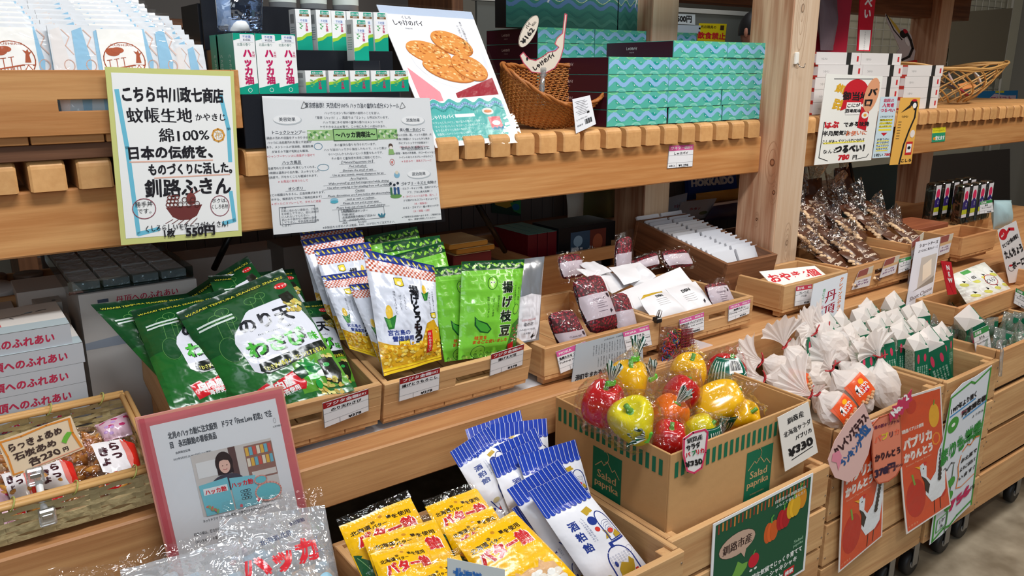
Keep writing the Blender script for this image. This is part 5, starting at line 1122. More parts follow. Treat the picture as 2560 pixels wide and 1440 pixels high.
# grey ribbed partition behind
rp_ = empty('ribbed_partition', None, 'grey partition of narrow vertical boards behind the shelving', 'partition')
for i in range(64): part('panel_board', (.2+i*.052, 2.36, .0), (.2+i*.052+.049, 2.375, .99), mat('grey_board', (104, 96, 94), .7), rp_, .002)
a = Art(80, 50); a.p((196, 160, 60), 0, 0, 56, 0, 60, 26, 40, 34, 10, 26); a.p((60, 150, 90), 50, 20, 80, 14, 80, 46, 60, 40); a.e((40, 120, 170), 66, 30, 10, 8)
sheet('map_poster', Q((1228, 490), (1302, 485), (1302, 540), (1230, 532), 2.35), (40, 70, 60), a, 'small green and ochre map print on the ribbed partition', 'poster', th=.002)
# orange and maroon flat packs
for i, (z_, c, xs_) in enumerate(((.800, (120, 40, 40), 0), (.828, (208, 140, 50), .01), (.842, (214, 150, 60), -.01))):
    o = MB().box((0, 0, 0), (.11, .12, .026 if i == 0 else .012), mat('flat_pack', c, .5), .002).build('flat_pack'); MB().box((.004, .0, (.026 if i == 0 else .012)), (.106, .115, (.026 if i == 0 else .012)+.001), mat('pack_top', (222, 196, 140), .4), 0).build('top_panel', o)
    o.location = (.965+xs_, 1.56, z_); tag(o, ['maroon flat pack under two orange ones', 'lower orange-topped flat pack behind the bean bags', 'topmost orange flat pack behind the bean bags'][i], 'packet', 'flat packs behind the bean bags')
plainbox('support_box', (.95, 1.56, z0), (.15, .13, .152), (80, 56, 44), 'dark box under the orange flat packs')
# rear crate with noodle boxes
rc = crate('wooden_crate', (1.235, 1.60, .6685), .34, .34, .105, 'rear crate with a hand slot holding black and red noodle boxes', 0, CRATE2, slot=(.62, .86), slat_n=5)
a = Art(200, 60, 2); a.r((14, 14, 16), 0, 0, 200, 60); a.r((60, 86, 110), 40, 6, 108, 36); a.r((110, 50, 40), 108, 6, 166, 36); a.e((150, 180, 200), 66, 16, 16, 6); a.e((170, 90, 60), 136, 20, 18, 9)
a.t((226, 226, 226), 84, 34, 14, '釧路ラーメン', 'c', .04, w=84); a.r((150, 30, 34), 40, 36, 100, 39)
for k in range(4): a.r((206, 204, 200), 44+k*28, 40, 68+k*28, 60); a.ring((120, 90, 60), 2, 56+k*28, 51, 7, 5)
for k in range(3):
    x = 1.262+k*.034
    o = MB().box((0, 0, 0), (.031, .16, .155), mat('dark_red_box', (104, 14, 26), .35), .001).build('noodle_box'); MB().box((0, 0, .155), (.031, .16, .1557), mat('blue_green_top', (90, 150, 140), .4), 0).build('top_panel', o); o.location = (x, 1.66, .6692); tag(o, 'dark red upright noodle box, %s from the left in the rear crate' % ORD[k], 'box', 'upright noodle boxes in the rear crate')
carton('noodle_box', .21, .12, .160, mat('black_card', (24, 26, 30), .4), a, None, None, 'wide black noodle box with white brush lettering in the rear crate', 'box', loc=(1.368, 1.66, .6692))
# blurred goods on the far side seen below the top shelf
def fpack(q, Y, c, lb, art=None, T=.03): return bag('far_packet', Q(*q, Y), T, mat('far_foil', c, .35), art, lb, 'packet', None, sum(c), nu=10, nv=10)
fsh = empty('far_side_shelf', None, 'shaded plank shelf on the far side of the rack', 'shelf'); part('shelf_board', (.9, 2.11, .69), (3.9, 2.33, .71), DARKW[0], fsh); part('shelf_support', (.95, 2.13, 0), (1.0, 2.17, .69), DARKW[2], fsh); part('shelf_support', (3.6, 2.13, 0), (3.65, 2.17, .69), DARKW[2], fsh)
fpack(((1415, 470), (1460, 466), (1458, 555), (1420, 560)), 2.16, (206, 208, 200), 'pale packet at the far side, left of the inner post')
fpack(((1452, 470), (1545, 460), (1545, 560), (1445, 560)), 2.20, (96, 100, 60), 'olive and yellow packet at the far side, left of the inner post', T=.04)
a = Art(120, 80); a.r((26, 66, 150), 0, 0, 120, 80); a.t((226, 230, 236), 60, 34, 26, 'HOKKAIDO', 'c', .05, w=104)
sheet('blue_bag', Q((1720, 438), (1838, 424), (1846, 500), (1722, 506), 2.30), (26, 66, 150), a, 'blue bag lettered HOKKAIDO beyond the inner post', 'bag', th=.02)
def wpk(): a = Art(100, 70); a.r((170, 176, 186), 0, 0, 100, 70); a.t((150, 40, 50), 44, 34, 11, 'ホタテ', 'c', .03); a.e((100, 110, 80), 74, 48, 14, 7); return a
fpack(((1672, 494), (1718, 482), (1712, 548), (1668, 552)), 2.12, (176, 180, 188), 'small white printed packet right of the inner post', wpk(), .015)
fpack(((1702, 505), (1792, 495), (1768, 545), (1690, 552)), 2.08, (176, 180, 188), 'wide white printed packet leaning right of the inner post', wpk(), .015)
fpack(((1740, 484), (1850, 470), (1850, 500), (1740, 512)), 2.20, (190, 140, 60), 'ochre packet under the blue bag', None, .02)
fpack(((1785, 515), (1850, 505), (1850, 548), (1760, 552)), 2.06, (40, 36, 80), 'dark blue packet left of the square post', None, .02)
# crate of white cards left of the post
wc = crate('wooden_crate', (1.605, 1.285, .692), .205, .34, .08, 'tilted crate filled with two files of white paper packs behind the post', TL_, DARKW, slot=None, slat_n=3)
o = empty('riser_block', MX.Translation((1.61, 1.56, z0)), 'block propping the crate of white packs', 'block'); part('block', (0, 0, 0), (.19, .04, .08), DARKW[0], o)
pt = Art(80, 60); pt.r((214, 216, 222), 0, 0, 80, 60); pt.r((160, 166, 174), 36, 46, 48, 47); pt.p((90, 90, 96), 68, 44, 70, 42, 71, 46, 69, 47)
p = None
for c_ in range(2):
    for i in range(17):
        Mx = wc.matrix_world @ MX.Translation((.018+c_*.098, .018+i*.0178, .008+(.006 if i % 3 else .003))) @ MX.Rotation(R(-38), 4, 'X')
        if p is None:
            p = MB().box((0, 0, 0), (.088, .007, .088), mat('white_paper', (214, 214, 218), .7), .001).build('paper_pack'); pt.bake('front_print', flat([(0, -.0003, .088), (.088, -.0003, .088), (.088, -.0003, 0), (0, -.0003, 0)]), p); o = p
        else: o = copy_tree(p)
        o.matrix_world = Mx; tag(o, 'white paper pack, %s from the front in the %s file of the tilted crate' % ((ORD+['seventeenth'])[i], ['left', 'right'][c_]), 'paper pack', 'white paper packs in the tilted crate')
# ================================================================ right bay, lower shelf
tc_ = crate('wooden_crate', (1.66, MK, .672), .272, .156, .062, 'pale crate with a red lettered leaflet in front of the square post', 0, slot=None, slat_n=4)
a = Art(110, 60); a.r((246, 236, 230), 0, 0, 110, 60); a.t(RS, 54, 30, 24, 'おやき6個', 'c', .03, w=96); a.t((120, 110, 100), 50, 50, 9, 'クレインズ', 'c')
sheet('red_lettered_leaflet', [crate_pt(tc_, .03, .10, .075), crate_pt(tc_, .235, .075, .066), crate_pt(tc_, .25, .02, .03), crate_pt(tc_, .03, .03, .03)], (240, 230, 224), a, 'white leaflet with red lettering lying in the pale crate by the post', 'leaflet', th=.001)
ck1 = crate('wooden_crate', (1.935, MK, .672), .322, .30, .066, 'left crate of brown pouches of cheese bites right of the post', 0, CRATE2, slot=(.42, .60), slat_n=4)
ck2 = crate('wooden_crate', (2.262, MK+.004, .690), .235, .28, .070, 'right crate of brown pouches of cheese bites', 0, CRATE2, slot=None, slat_n=3)
o = empty('riser_block', MX.Translation((2.27, 1.16, z0)), 'block under the right crate of brown pouches', 'block'); part('block', (0, 0, 0), (.20, .22, .0195), CRATE2[0], o)
BRN = mat('brown_pouch', (84, 48, 30), .3, 0, .6, .1, 30); NUT = mat('cheese_bite', (230, 196, 156), .6, 0, .3, .3, 120); CF = film('crumple_film', (232, 226, 220), .14, .08, 1.0, 40)
ca_ = Art(60, 110, 1); ca_.t((226, 206, 186), 24, 34, 13, 'Short', 'c', .03); ca_.t((226, 206, 186), 30, 50, 13, 'Cheese', 'c', .03)
for i in range(3): ca_.r((196, 170, 150), 20+i*6, 62+i*12, 40+i*4, 64+i*12)
rnd = random.Random(21)
def cheese(tl, ax, w, h, lb, up=.25, seed=0):
    "pouch with its head at tl, running along ax towards the aisle"
    d = V(ax).normalized(); sd_ = V((0, 0, 1)).cross(d)*-1; sd_.normalize(); nn = d.cross(sd_)*-1
    if nn.z < 0: nn = -nn
    q = [V(tl), V(tl)+sd_*w, V(tl)+sd_*w+d*h, V(tl)+d*h]
    if (q[3]-q[0]).cross(q[1]-q[0]).z < 0: q = [q[1], q[0], q[3], q[2]]
    o = bag('cheese_pouch', q, .026, BRN, ca_, lb, 'pouch', 'brown pouches of cheese bites', seed, nu=12, nv=14, seal=.04)
    fn = pillow(q, .026, seed); mb = MB()
    for i in range(14):
        c = fn(.0+.05*(i % 2)+rnd.uniform(0, .05), .30+.048*i, -.004); r_ = .0055+rnd.uniform(0, .003)
        mb.lathe([(0, -r_*.7), (r_*.8, -r_*.4), (r_, 0), (r_*.7, r_*.5), (0, r_*.7)], NUT, c, 7)
    mb.build('cheese_bites', o)['kind'] = 'stuff'
    mb = MB(); c = (q[0]+q[1])/2; k = [0]
    def tail(u, v):
        a_ = u*2*math.pi*.98; r_ = (.014+.026*v)*(1+.25*math.sin(a_*5+seed)); return c-d*(.0+.055*v)+sd_*math.cos(a_)*r_*1.1+nn*(math.sin(a_)*r_*.8+.02*v+noise.noise(V((u*9, v*5, seed)))*.006)
    mb.grid(tail, 22, 5, CF, False); mb.build('crumpled_top', o); return o
def rows(cr, nx, ny, x0, dx, y0, dy, z0_, dz, nm, h=.135):
    n_ = 0
    for j in range(ny):
        for i in range(nx):
            p_ = crate_pt(cr, x0+dx*i+rnd.uniform(-.008, .008), y0+dy*j, z0_+dz*j)
            ax = V((.10+rnd.uniform(-.1, .25), -.80, -.50))
            cheese(p_, ax, .085, h, 'brown cheese pouch, %s row from the front, %s from the left, %s crate' % (ORD[j], ORD[i], nm), seed=n_+j*7); n_ += 1
rows(ck1, 3, 4, .085, .095, .125, .062, .082, .040, 'left')
rows(ck2, 2, 3, .085, .095, .125, .062, .085, .034, 'right', .12)
# wrapped tall bunch behind the post
for i, (x, y, X_, Y_) in enumerate(((2030, 470, 0, 1.50), (2105, 440, 0, 1.56), (2075, 500, 0, 1.46))):
    p_ = at(x, y, Y_); q = [p_+V((-.05, 0, .03)), p_+V((.05, 0, .03)), p_+V((.05, -.03, -.12)), p_+V((-.05, -.03, -.12))]
    o = bag('cheese_pouch', q, .03, BRN, None, 'shaded brown pouch with a crumpled clear top, %s behind the left crate' % ['left', 'tallest', 'middle'][i], 'pouch', 'brown pouches of cheese bites', 60+i, nu=10, nv=12)
    mb = MB(); c = (q[0]+q[1])/2
    mb.grid(lambda u, v: c+V((math.cos(u*6.2)*(.012+.03*v)*(1+.3*math.sin(u*31)), math.sin(u*6.2)*(.01+.02*v)-.01*v, .06*v+.012*math.sin(u*19))), 24, 5, CF, False); mb.build('crumpled_top', o)
o = empty('riser_block', MX.Translation((1.95, 1.445, z0)), 'tall block under the rear brown pouches', 'block'); part('block', (0, 0, 0), (.42, .12, .13), DARKW[0], o)
# cards hanging on the cheese crates
def cheese_card(): a = Art(60, 80); a.r((220, 214, 216), 0, 0, 60, 80); a.r((150, 84, 76), 0, 0, 40, 28); a.r((206, 196, 176), 40, 0, 60, 28); a.r((214, 176, 130), 0, 28, 60, 40); a.t((110, 40, 110), 30, 54, 9, 'チーズの', 'c', .03); a.t((110, 40, 110), 30, 66, 9, 'おやつです', 'c', .03, w=46); return a
c_a = cheese_card()
for q, lb in ((((2148, 678), (2184, 664), (2173, 714), (2129, 725)), 'small cheese photo card at the left front of the left pouch crate'), (((2214, 650), (2250, 637), (2238, 682), (2198, 696)), 'small cheese photo card at the middle of the left pouch crate'),
        (((2280, 605), (2310, 580), (2304, 625), (2278, 650)), 'small tilted cheese photo card where the two pouch crates meet'), (((2275, 665), (2305, 660), (2297, 706), (2268, 718)), 'small cheese photo card over the lower part of the tall leaflet'), (((2353, 592), (2384, 583), (2372, 630), (2345, 640)), 'small cheese photo card at the right end of the right crate')):
    sheet('photo_card', Q(*q, 1.133), (220, 214, 216), c_a, lb, 'card', 'small cheese photo cards', th=.0006)
def gprice(q, Y, lb, t1='チーズ', pr='¥540', c=(60, 150, 80)): return price('price_card', Q(*q, Y), c, '北海道', '', t1, 'Short cheese', pr, lb)
gprice(((2248, 648), (2278, 640), (2276, 672), (2245, 684)), 1.131, 'green-headed price card beside the tall cheese leaflet')
a = Art(80, 150); a.r((222, 222, 230), 0, 0, 80, 150); a.t((70, 60, 60), 44, 14, 9, 'ショートチーズ', 'c', .03, w=60); a.t((70, 60, 60), 44, 26, 7, 'おつまみに 贅沢なチーズ', 'c', .02, w=62); a.r((196, 186, 176), 26, 40, 76, 112); a.p((236, 220, 200), 34, 60, 60, 50, 66, 90, 40, 98); a.p((150, 140, 130), 14, 112, 76, 96, 76, 112); a.t((120, 104, 104), 42, 132, 14, 'Short Cheese', 'c', .02, w=66); a.r((170, 160, 150), 30, 140, 74, 150)
sheet('tall_cheese_leaflet', Q((2290, 605), (2351, 592), (2330, 740), (2262, 780), 1.125, 1.088), (222, 222, 230), a, 'tall pale leaflet with a cheese photograph hanging between the crates', 'leaflet', th=.0008)
price('price_card', Q((1990, 716), (2030, 710), (2030, 757), (1986, 766), 1.134), (200, 60, 80), '菓子処', '釧路', 'クレインズ', 'テラス 菓子', '¥540', 'red-headed price card at the left end of the pale crate by the post')
a = Art(110, 150); a.r((214, 218, 224), 0, 0, 110, 150); a.v((206, 110, 40), 92, 8, 14, 'クレインステラス', gap=1.0, b=.03); a.v((150, 26, 50), 62, 34, 36, '丹頂', gap=1.1, b=.02); a.v((60, 150, 80), 38, 24, 10, '青じそ・', b=.02); a.v((206, 60, 70), 38, 70, 10, '桜', b=.02); a.v((60, 100, 170), 38, 84, 10, '黒糖・', b=.02); a.v((180, 70, 110), 22, 84, 11, 'プレーン', b=.02)
sheet('crane_sweets_sign', Q((2034, 710), (2119, 682), (2106, 800), (2010, 860), 1.112, 1.088), (214, 218, 224), a, 'pale sign with large vertical maroon characters hanging below the crate by the post', 'sign', th=.0008)
# terracotta boxes, bottles crate, clear packs
TCT = W3('reddish_box', (178, 106, 70), (150, 84, 56))
for i in range(4):
    o = MB().box((0, 0, 0), (.20, .13, .0275), TCT[0], .002).build('reddish_box'); o.location = (2.512+.006*(i % 2), 1.26, z0+.0005+i*.028); tag(o, 'flat reddish box, %s from the base of the stack beside the right pouch crate' % ORD[i], 'box', 'flat reddish boxes')
bc = crate('wooden_crate', (2.545, 1.13, .690), .225, .12, .058, 'small wooden crate of clear bottles at the right end', 0, CRATE2, slot=None, slat_n=3)
bc2 = empty('bottle_tray', MX.Translation((2.66, 1.28, z0)), 'block carrying the rear clear packs', 'block'); part('block', (0, 0, 0), (.40, .14, .09), CRATE2[0], bc2)
la = Art(40, 90, 1); la.r((226, 222, 226), 0, 0, 40, 90); la.e((220, 50, 96), 20, 26, 15, 15); la.p((50, 34, 110), 0, 44, 20, 34, 40, 44, 40, 66, 0, 66); la.r((190, 196, 40), 0, 66, 40, 80); la.v(WHT, 26, 46, 6, '昆布', b=.02)
k = 0
for j in range(2):
    for i in range(5 if j == 0 else 4):
        x = 2.79+i*.062 if j == 0 else 2.82+i*.058; y, zb = (1.36, z0+.0905) if j == 0 else (1.28, z0+.0905)
        o = MB().box((-.018, -.014, 0), (.018, .014, .105), film('clear_pack', (206, 214, 210), .25, .06, .3, 20), .004).build('clear_pack')
        MB().box((-.014, -.010, .003), (.014, .010, .085), mat('dark_contents', (52, 56, 44) if (i+j) % 3 else (90, 100, 96), .5), .003).build('contents', o)
        la.bake('label_print', flat([(-.013, -.0146, .1), (.013, -.0146, .1), (.013, -.0146, .02), (-.013, -.0146, .02)]), o)
        o.location = (x, y, zb); o.scale = (1.3, 1.2, 1.3); tag(o, 'clear pack with a pink-sun label, %s from the left in the %s row' % (ORD[i], ['rear', 'front'][j]), 'pack', 'clear packs with pink-sun labels'); k += 1
bag('pale_blue_bag', Q((2485, 500), (2528, 500), (2525, 570), (2482, 575), 1.22), .05, mat('pale_blue_foil', (176, 206, 212), .35), None, 'rounded pale blue bag at the right of the clear packs', 'bag', seed=4)
gprice(((2450, 505), (2480, 498), (2484, 530), (2448, 535)), 1.155, 'green-headed price card in front of the clear packs', '昆布', '¥648')
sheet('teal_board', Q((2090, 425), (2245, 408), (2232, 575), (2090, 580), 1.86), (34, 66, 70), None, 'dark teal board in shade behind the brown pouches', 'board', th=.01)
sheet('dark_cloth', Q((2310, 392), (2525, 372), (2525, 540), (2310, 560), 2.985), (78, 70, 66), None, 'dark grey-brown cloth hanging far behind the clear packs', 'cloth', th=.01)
a = Art(100, 190); a.hand = .05; a.r((232, 230, 230), 0, 0, 100, 190); a.e(RS, 22, 22, 20, 18); a.t(WHT, 20, 26, 9, 'No.1', 'c', .04, rot=-.5); a.l(RS, 9, 36, 26, 56, 14, 78, 20)
a.t(BLK, 50, 56, 15, 'ひとつぶ十勝の美味さ', 'c', .03, w=84, rot=-.2); a.t(BLK, 54, 98, 30, 'たんちょう', 'c', .05, w=86, rot=-.12); a.t(BLK, 62, 138, 26, 'ボーロ', 'c', .05, w=62, rot=-.15); a.ring(BLK, 1.4, 24, 138, 12, 11); a.e(RS, 24, 129, 8, 3.5); a.l(RS, 8, 54, 170, 74, 168, 88, 152); a.t((200, 120, 60), 40, 186, 13, 'おいしい', b=.03)
sheet('brush_lettered_sign', Q((2493, 575), (2540, 551), (2578, 700), (2522, 708), 1.06), (232, 230, 230), a, 'white brush-lettered sign with red arcs standing at the right edge', 'sign', th=.001, outline=outl([8, 16, 40, 0, 100, 4, 100, 190, 16, 190, 2, 40], 100, 190))
# crate with the pale yellow chick-print pack
yc = crate('wooden_crate', (2.19, .955, .575), .62, .12, .052, 'narrow pale crate of clear and yellow packs at the right edge', 0, CRATE2, slot=None, slat_n=6)
st2 = empty('side_ledge', None, 'plain wooden ledge box supporting the narrow crate at the right', 'ledge')
part('ledge_board', (2.18, .955, .535), (2.9, 1.09, .552), CRATE2[0], st2)
for x in (2.2, 2.5, 2.84): part('ledge_bracket', (x, 1.082, .51), (x+.025, 1.0985, .60), CRATE2[2], st2)
a = Art(120, 100, 1); a.r((236, 236, 226), 0, 0, 120, 100)
for i in range(12):
    x, y = 14+(i % 4)*30+(i//4)*6, 20+(i//4)*28; a.e((246, 246, 240), x, y, 14, 11); a.e((226, 224, 110), x+2, y+8, 10, 4, rot=.3); a.p(BLK, x+2, y-2, x+10, y+2, x+4, y+4)
a.ring(RS, 1, 84, 36, 18, 12); a.e(WHT, 84, 36, 17, 11); a.t(BLK, 84, 40, 10, 'どちら？', 'c', .02); a.r((90, 170, 90), 36, 2, 62, 9); a.r(WHT, 36, 9, 62, 26); a.t(BLK, 49, 22, 8, '432', 'c', .03)
bag('chick_print_pack', Q((2370, 690), (2462, 655), (2555, 750), (2440, 790), 1.03, .985), .03, mat('pale_yellow_foil', (232, 232, 214), .3), a, 'large pale yellow pack printed with rows of white chicks', 'packet', seed=14)
a = Art(40, 90); a.p(RS, 6, 6, 18, 0, 34, 20, 30, 40, 40, 84, 26, 88, 12, 50); a.v(WHT, 22, 8, 17, 'NEW', b=.04)
sheet('red_burst_tag', Q((2352, 652), (2378, 655), (2392, 735), (2370, 738), 1.00), RS, a, 'narrow red tag with white letters left of the chick-print pack', 'tag', th=.001)
gprice(((2540, 720), (2572, 735), (2565, 775), (2534, 758)), .95, 'green-headed price card at the right frame edge', 'ボーロ', '¥432')
# ================================================================ lower tier: slatted crates
def big_crate(name, o, w, d, h, label, n=4, mt=CRATE, gap=.008, th=.012, wheels=True, sh=None, cat='crate', top=None):
    r = empty(name, MX.Translation(V(o)), label, cat)
    sh = sh or (h-gap*(n-1))/n; rnd = random.Random(int(o[0]*100))
    for i in range(n):
        z1 = h-i*(sh+gap); z0_ = max(z1-sh, 0); dy = rnd.uniform(-.0015, .0015)
        part('front_slat', (0, dy, z0_), (w, th+dy, z1), mt[0], r, .0015); part('back_slat', (0, d-th, z0_), (w, d, z1), mt[0], r, .0015)
        part('side_slat', (.0006, th+.002, z0_), (th, d-th, z1), mt[1], r, .0015); part('side_slat', (w-th, th+.002, z0_), (w-.0006, d-th, z1), mt[1], r, .0015)
        mb = MB()
        for x in (.006, w-.006):
            for zz in (z0_+.02, z1-.02): mb.lathe([(.0022, -.0006), (.0016, .0006), (0, .0008)], mat('screw_steel', (150, 130, 110), .35, .8), (0, 0, 0), 8); k = len(mb.v); mb.v[k-24:] = [V((x+p[0], dy-.0004-p[2], zz+p[1])) for p in mb.v[k-24:]]
        mb.build('screw', r)['kind'] = 'stuff'
    for x in (th, w-th-.02):
        for y in (th+.002, d-th-.022): part('corner_post', (x, y, 0), (x+.02, y+.02, h-.006), mt[2], r, .001)
    part('bottom_board', (th, th, .004), (w-th, d-th, .014), mt[0], r, .001)
    if wheels:
        for x in (.05, w-.05):
            for y in (.05, d-.05):
                c = MB(); rr = .034; zc = rr-o[2]
                c.v = []; 
                pr = [(.010, -.011), (rr-.006, -.012), (rr-.001, -.009), (rr, 0), (rr-.001, .009), (rr-.006, .012), (.010, .011)]
                c.lathe(pr, mat('black_rubber', (26, 26, 28), .5), n=24); c.v = [V((x+p.y*1.0+0, y+p.z, zc+p.x)) if False else V((x+p.x, y+p.z, zc+p.y)) for p in map(V, c.v)]
                wl = c.build('caster_wheel', r)
                hb = MB(); hb.lathe([(0, -.0125), (.012, -.0125), (.012, .0125), (0, .0125)], mat('grey_hub', (150, 150, 150), .3, .5), n=14); hb.v = [V((x+p.x, y+p.z, zc+p.y)) for p in map(V, hb.v)]; hb.build('hub', wl)
                MB().box((x-.02, y-.02, -.006), (x+.02, y+.02, 0), mat('zinc', (150, 150, 150), .4, .8), .001).box((x-.012, y-.017, zc-.002), (x+.012, y-.014, -.004), mat('zinc', (150, 150, 150), .4, .8), .001).box((x-.012, y+.014, zc-.002), (x+.012, y+.017, -.004), mat('zinc', (150, 150, 150), .4, .8), .001).build('caster_bracket', r)
    return r
ZC = .522
bcr = big_crate('slatted_crate', (.425, .727, .075), .440, .345, ZC-.075, 'slatted pine crate of butter candy bags and blue striped bags', 5)
pcr = big_crate('slatted_crate', (.868, .757, .075), .437, .37, ZC-.077, 'slatted pine crate holding the open cardboard box of peppers', 5)
kcr = big_crate('slatted_crate', (1.392, .80, .13), .425, .40, .548-.13, 'slatted pine crate heaped with white paper snack bags', 4)
mcr = big_crate('slatted_crate', (1.822, .795, .13), .262, .40, .552-.13, 'slatted pine crate of green jelly packs on casters', 4)
fcr = big_crate('slatted_crate', (2.098, .80, .125), .42, .33, .568-.125, 'slatted pine crate on casters at the right edge', 4, gap=.014)
f2 = big_crate('slatted_crate', (2.62, .80, .125), .42, .33, .568-.125, 'farthest slatted pine crate on casters, at the right frame edge', 4, gap=.014)
hcr = big_crate('slatted_crate', (-.03, .74, .075), .44, .33, .50-.075, 'slatted pine crate of mint candy bags at the left foreground', 4)
def filler(nm, cr, w, d, z, c, lb):
    o = MB().box((.014, .016, .016), (w-.014, d-.016, z), mat('filler_carton', c, .8), .004).build(nm, None); o.location = cr.matrix_world.translation; tag(o, lb, 'carton'); return o
filler('inner_carton', hcr, .44, .33, .30, (120, 90, 60), 'brown carton under the mint candy bags'); filler('inner_carton', bcr, .44, .345, .27, (110, 84, 60), 'brown carton under the butter candy bags')
filler('inner_carton', kcr, .425, .40, .32, (150, 130, 110), 'brown carton under the white paper bags'); filler('inner_carton', mcr, .262, .40, .33, (110, 84, 60), 'brown carton under the green jelly packs')
filler('inner_carton', fcr, .42, .33, .36, (110, 84, 60), 'brown carton inside the crate at the right edge'); filler('inner_carton', pcr, .437, .37, .338, (110, 84, 60), 'brown carton under the pepper box')
# ---------------------------------------------------------------- cardboard box of peppers
KB = mat('kraft_board', (196, 152, 102), .7, 0, .2, .05, 60); GN = (20, 106, 74); CB = (206, 164, 116)
bx, by, bw, bd, bz0, bz1 = .888, .787, .376, .293, .4155, .655
box_ = empty('cardboard_box', None, 'open kraft cardboard box with green stripes and logo, full of bagged peppers', 'box')
t_ = .004; mb = MB().box((bx, by, bz0), (bx+bw, by+bd, bz0+t_), KB, 0).build('bottom_panel', box_)
for nm, lo, hi in (('front_panel', (bx, by, bz0+t_), (bx+bw, by+t_, bz1)), ('back_panel', (bx, by+bd-t_, bz0+t_), (bx+bw, by+bd, bz1)), ('side_panel', (bx, by+t_, bz0+t_), (bx+t_, by+bd-t_, bz1)), ('side_panel', (bx+bw-t_, by+t_, bz0+t_), (bx+bw, by+bd-t_, bz1))):
    o = MB().box(lo, hi, KB, .001).build(nm, box_)
    if nm == 'front_panel' or (nm == 'side_panel' and lo[0] == bx):
        Wd = bw if nm == 'front_panel' else bd; a = Art(Wd*1000, 240)
        n_ = int(Wd*1000/15.2)
        for i in range(n_):
            x = 10+i*15.2
            if Wd*1000-x < 14: break
            a.p(GN, x, 16 if i % 2 else 17, x+8, 16, x+8.6, 44, x+.4, 44.5)
        cx = Wd*1000*(.62 if nm == 'front_panel' else .5)
        a.r(GN, cx-37, 56, cx+37, 176); K2 = CB
        a.l(K2, 1.5, cx-30, 92, cx-14, 78, cx-8, 84, cx+2, 74, cx+14, 88, cx+20, 82, cx+32, 95); a.ring(K2, 1.5, cx-4, 66, 8, 10, a0=-2, a1=1.6)
        a.t(K2, cx, 111, 21, 'Salad', 'c', .015, w=48); a.t(K2, cx, 128, 19, 'paprika', 'c', .02, w=60); a.t(K2, cx, 145, 4, 'HOKKAIDO KUSHIRO', 'c')
        for r_ in range(2):
            for i in range(4): a.l(K2, 1, cx-24+i*12, 160+r_*6, cx-18+i*12, 154+r_*6, cx-12+i*12, 160+r_*6)
        q = [(bx, by-.0003, bz1), (bx+bw, by-.0003, bz1), (bx+bw, by-.0003, bz0), (bx, by-.0003, bz0)] if nm == 'front_panel' else [(bx-.0003, by+bd, bz1), (bx-.0003, by, bz1), (bx-.0003, by, bz0), (bx-.0003, by+bd, bz0)]
        a.bake('green_print', flat(q), o)
for nm, lo, hi in (('folded_flap', (bx+t_+.006, by+bd-t_-.004, bz1-.09), (bx+bw-.01, by+bd-t_-.001, bz1-.004)), ('folded_flap', (bx+bw-t_-.004, by+.01, bz1-.09), (bx+bw-t_-.001, by+bd-.01, bz1-.004))): part(nm, lo, hi, KB, box_, .0008)
# peppers
def pepper_mesh(c1, elong=1.0, seed=0):
    m = mat('pepper_skin', c1, .16, 0, .65)
    mb = MB(); nu, nv = 40, 22
    def P(u, v):
        th_ = 2*math.pi*u; ph = math.pi*v; lob = 1+.12*math.cos((3 if seed % 2 else 4)*th_+seed)*math.sin(ph)**.6+.02*math.cos(2*th_+seed*2)
        r = .034*(math.sin(ph)**.62)*lob*(1.06-.16*v); z = .038*elong*math.cos(ph)
        if v < .12: z -= .011*(1-v/.12)
        if v > .86: z += .010*((v-.86)/.14)*(1+.3*math.cos(4*th_+seed))
        return V((r*math.cos(th_), r*math.sin(th_), z))
    mb.grid(P, nu, nv, m); return mb
STEM = mat('pepper_stem', (86, 150, 50), .45)
m, n, l = newmat('striped_film'); b = n['Principled BSDF']; b.inputs['Roughness'].default_value = .25
STR_G = mat('tie_film_green', (14, 72, 56), .22, 0, .6); STR_W = mat('tie_film_white', (226, 234, 230), .22, 0, .6); TIE = mat('tie_tape', (90, 200, 60), .35)
protos = {}
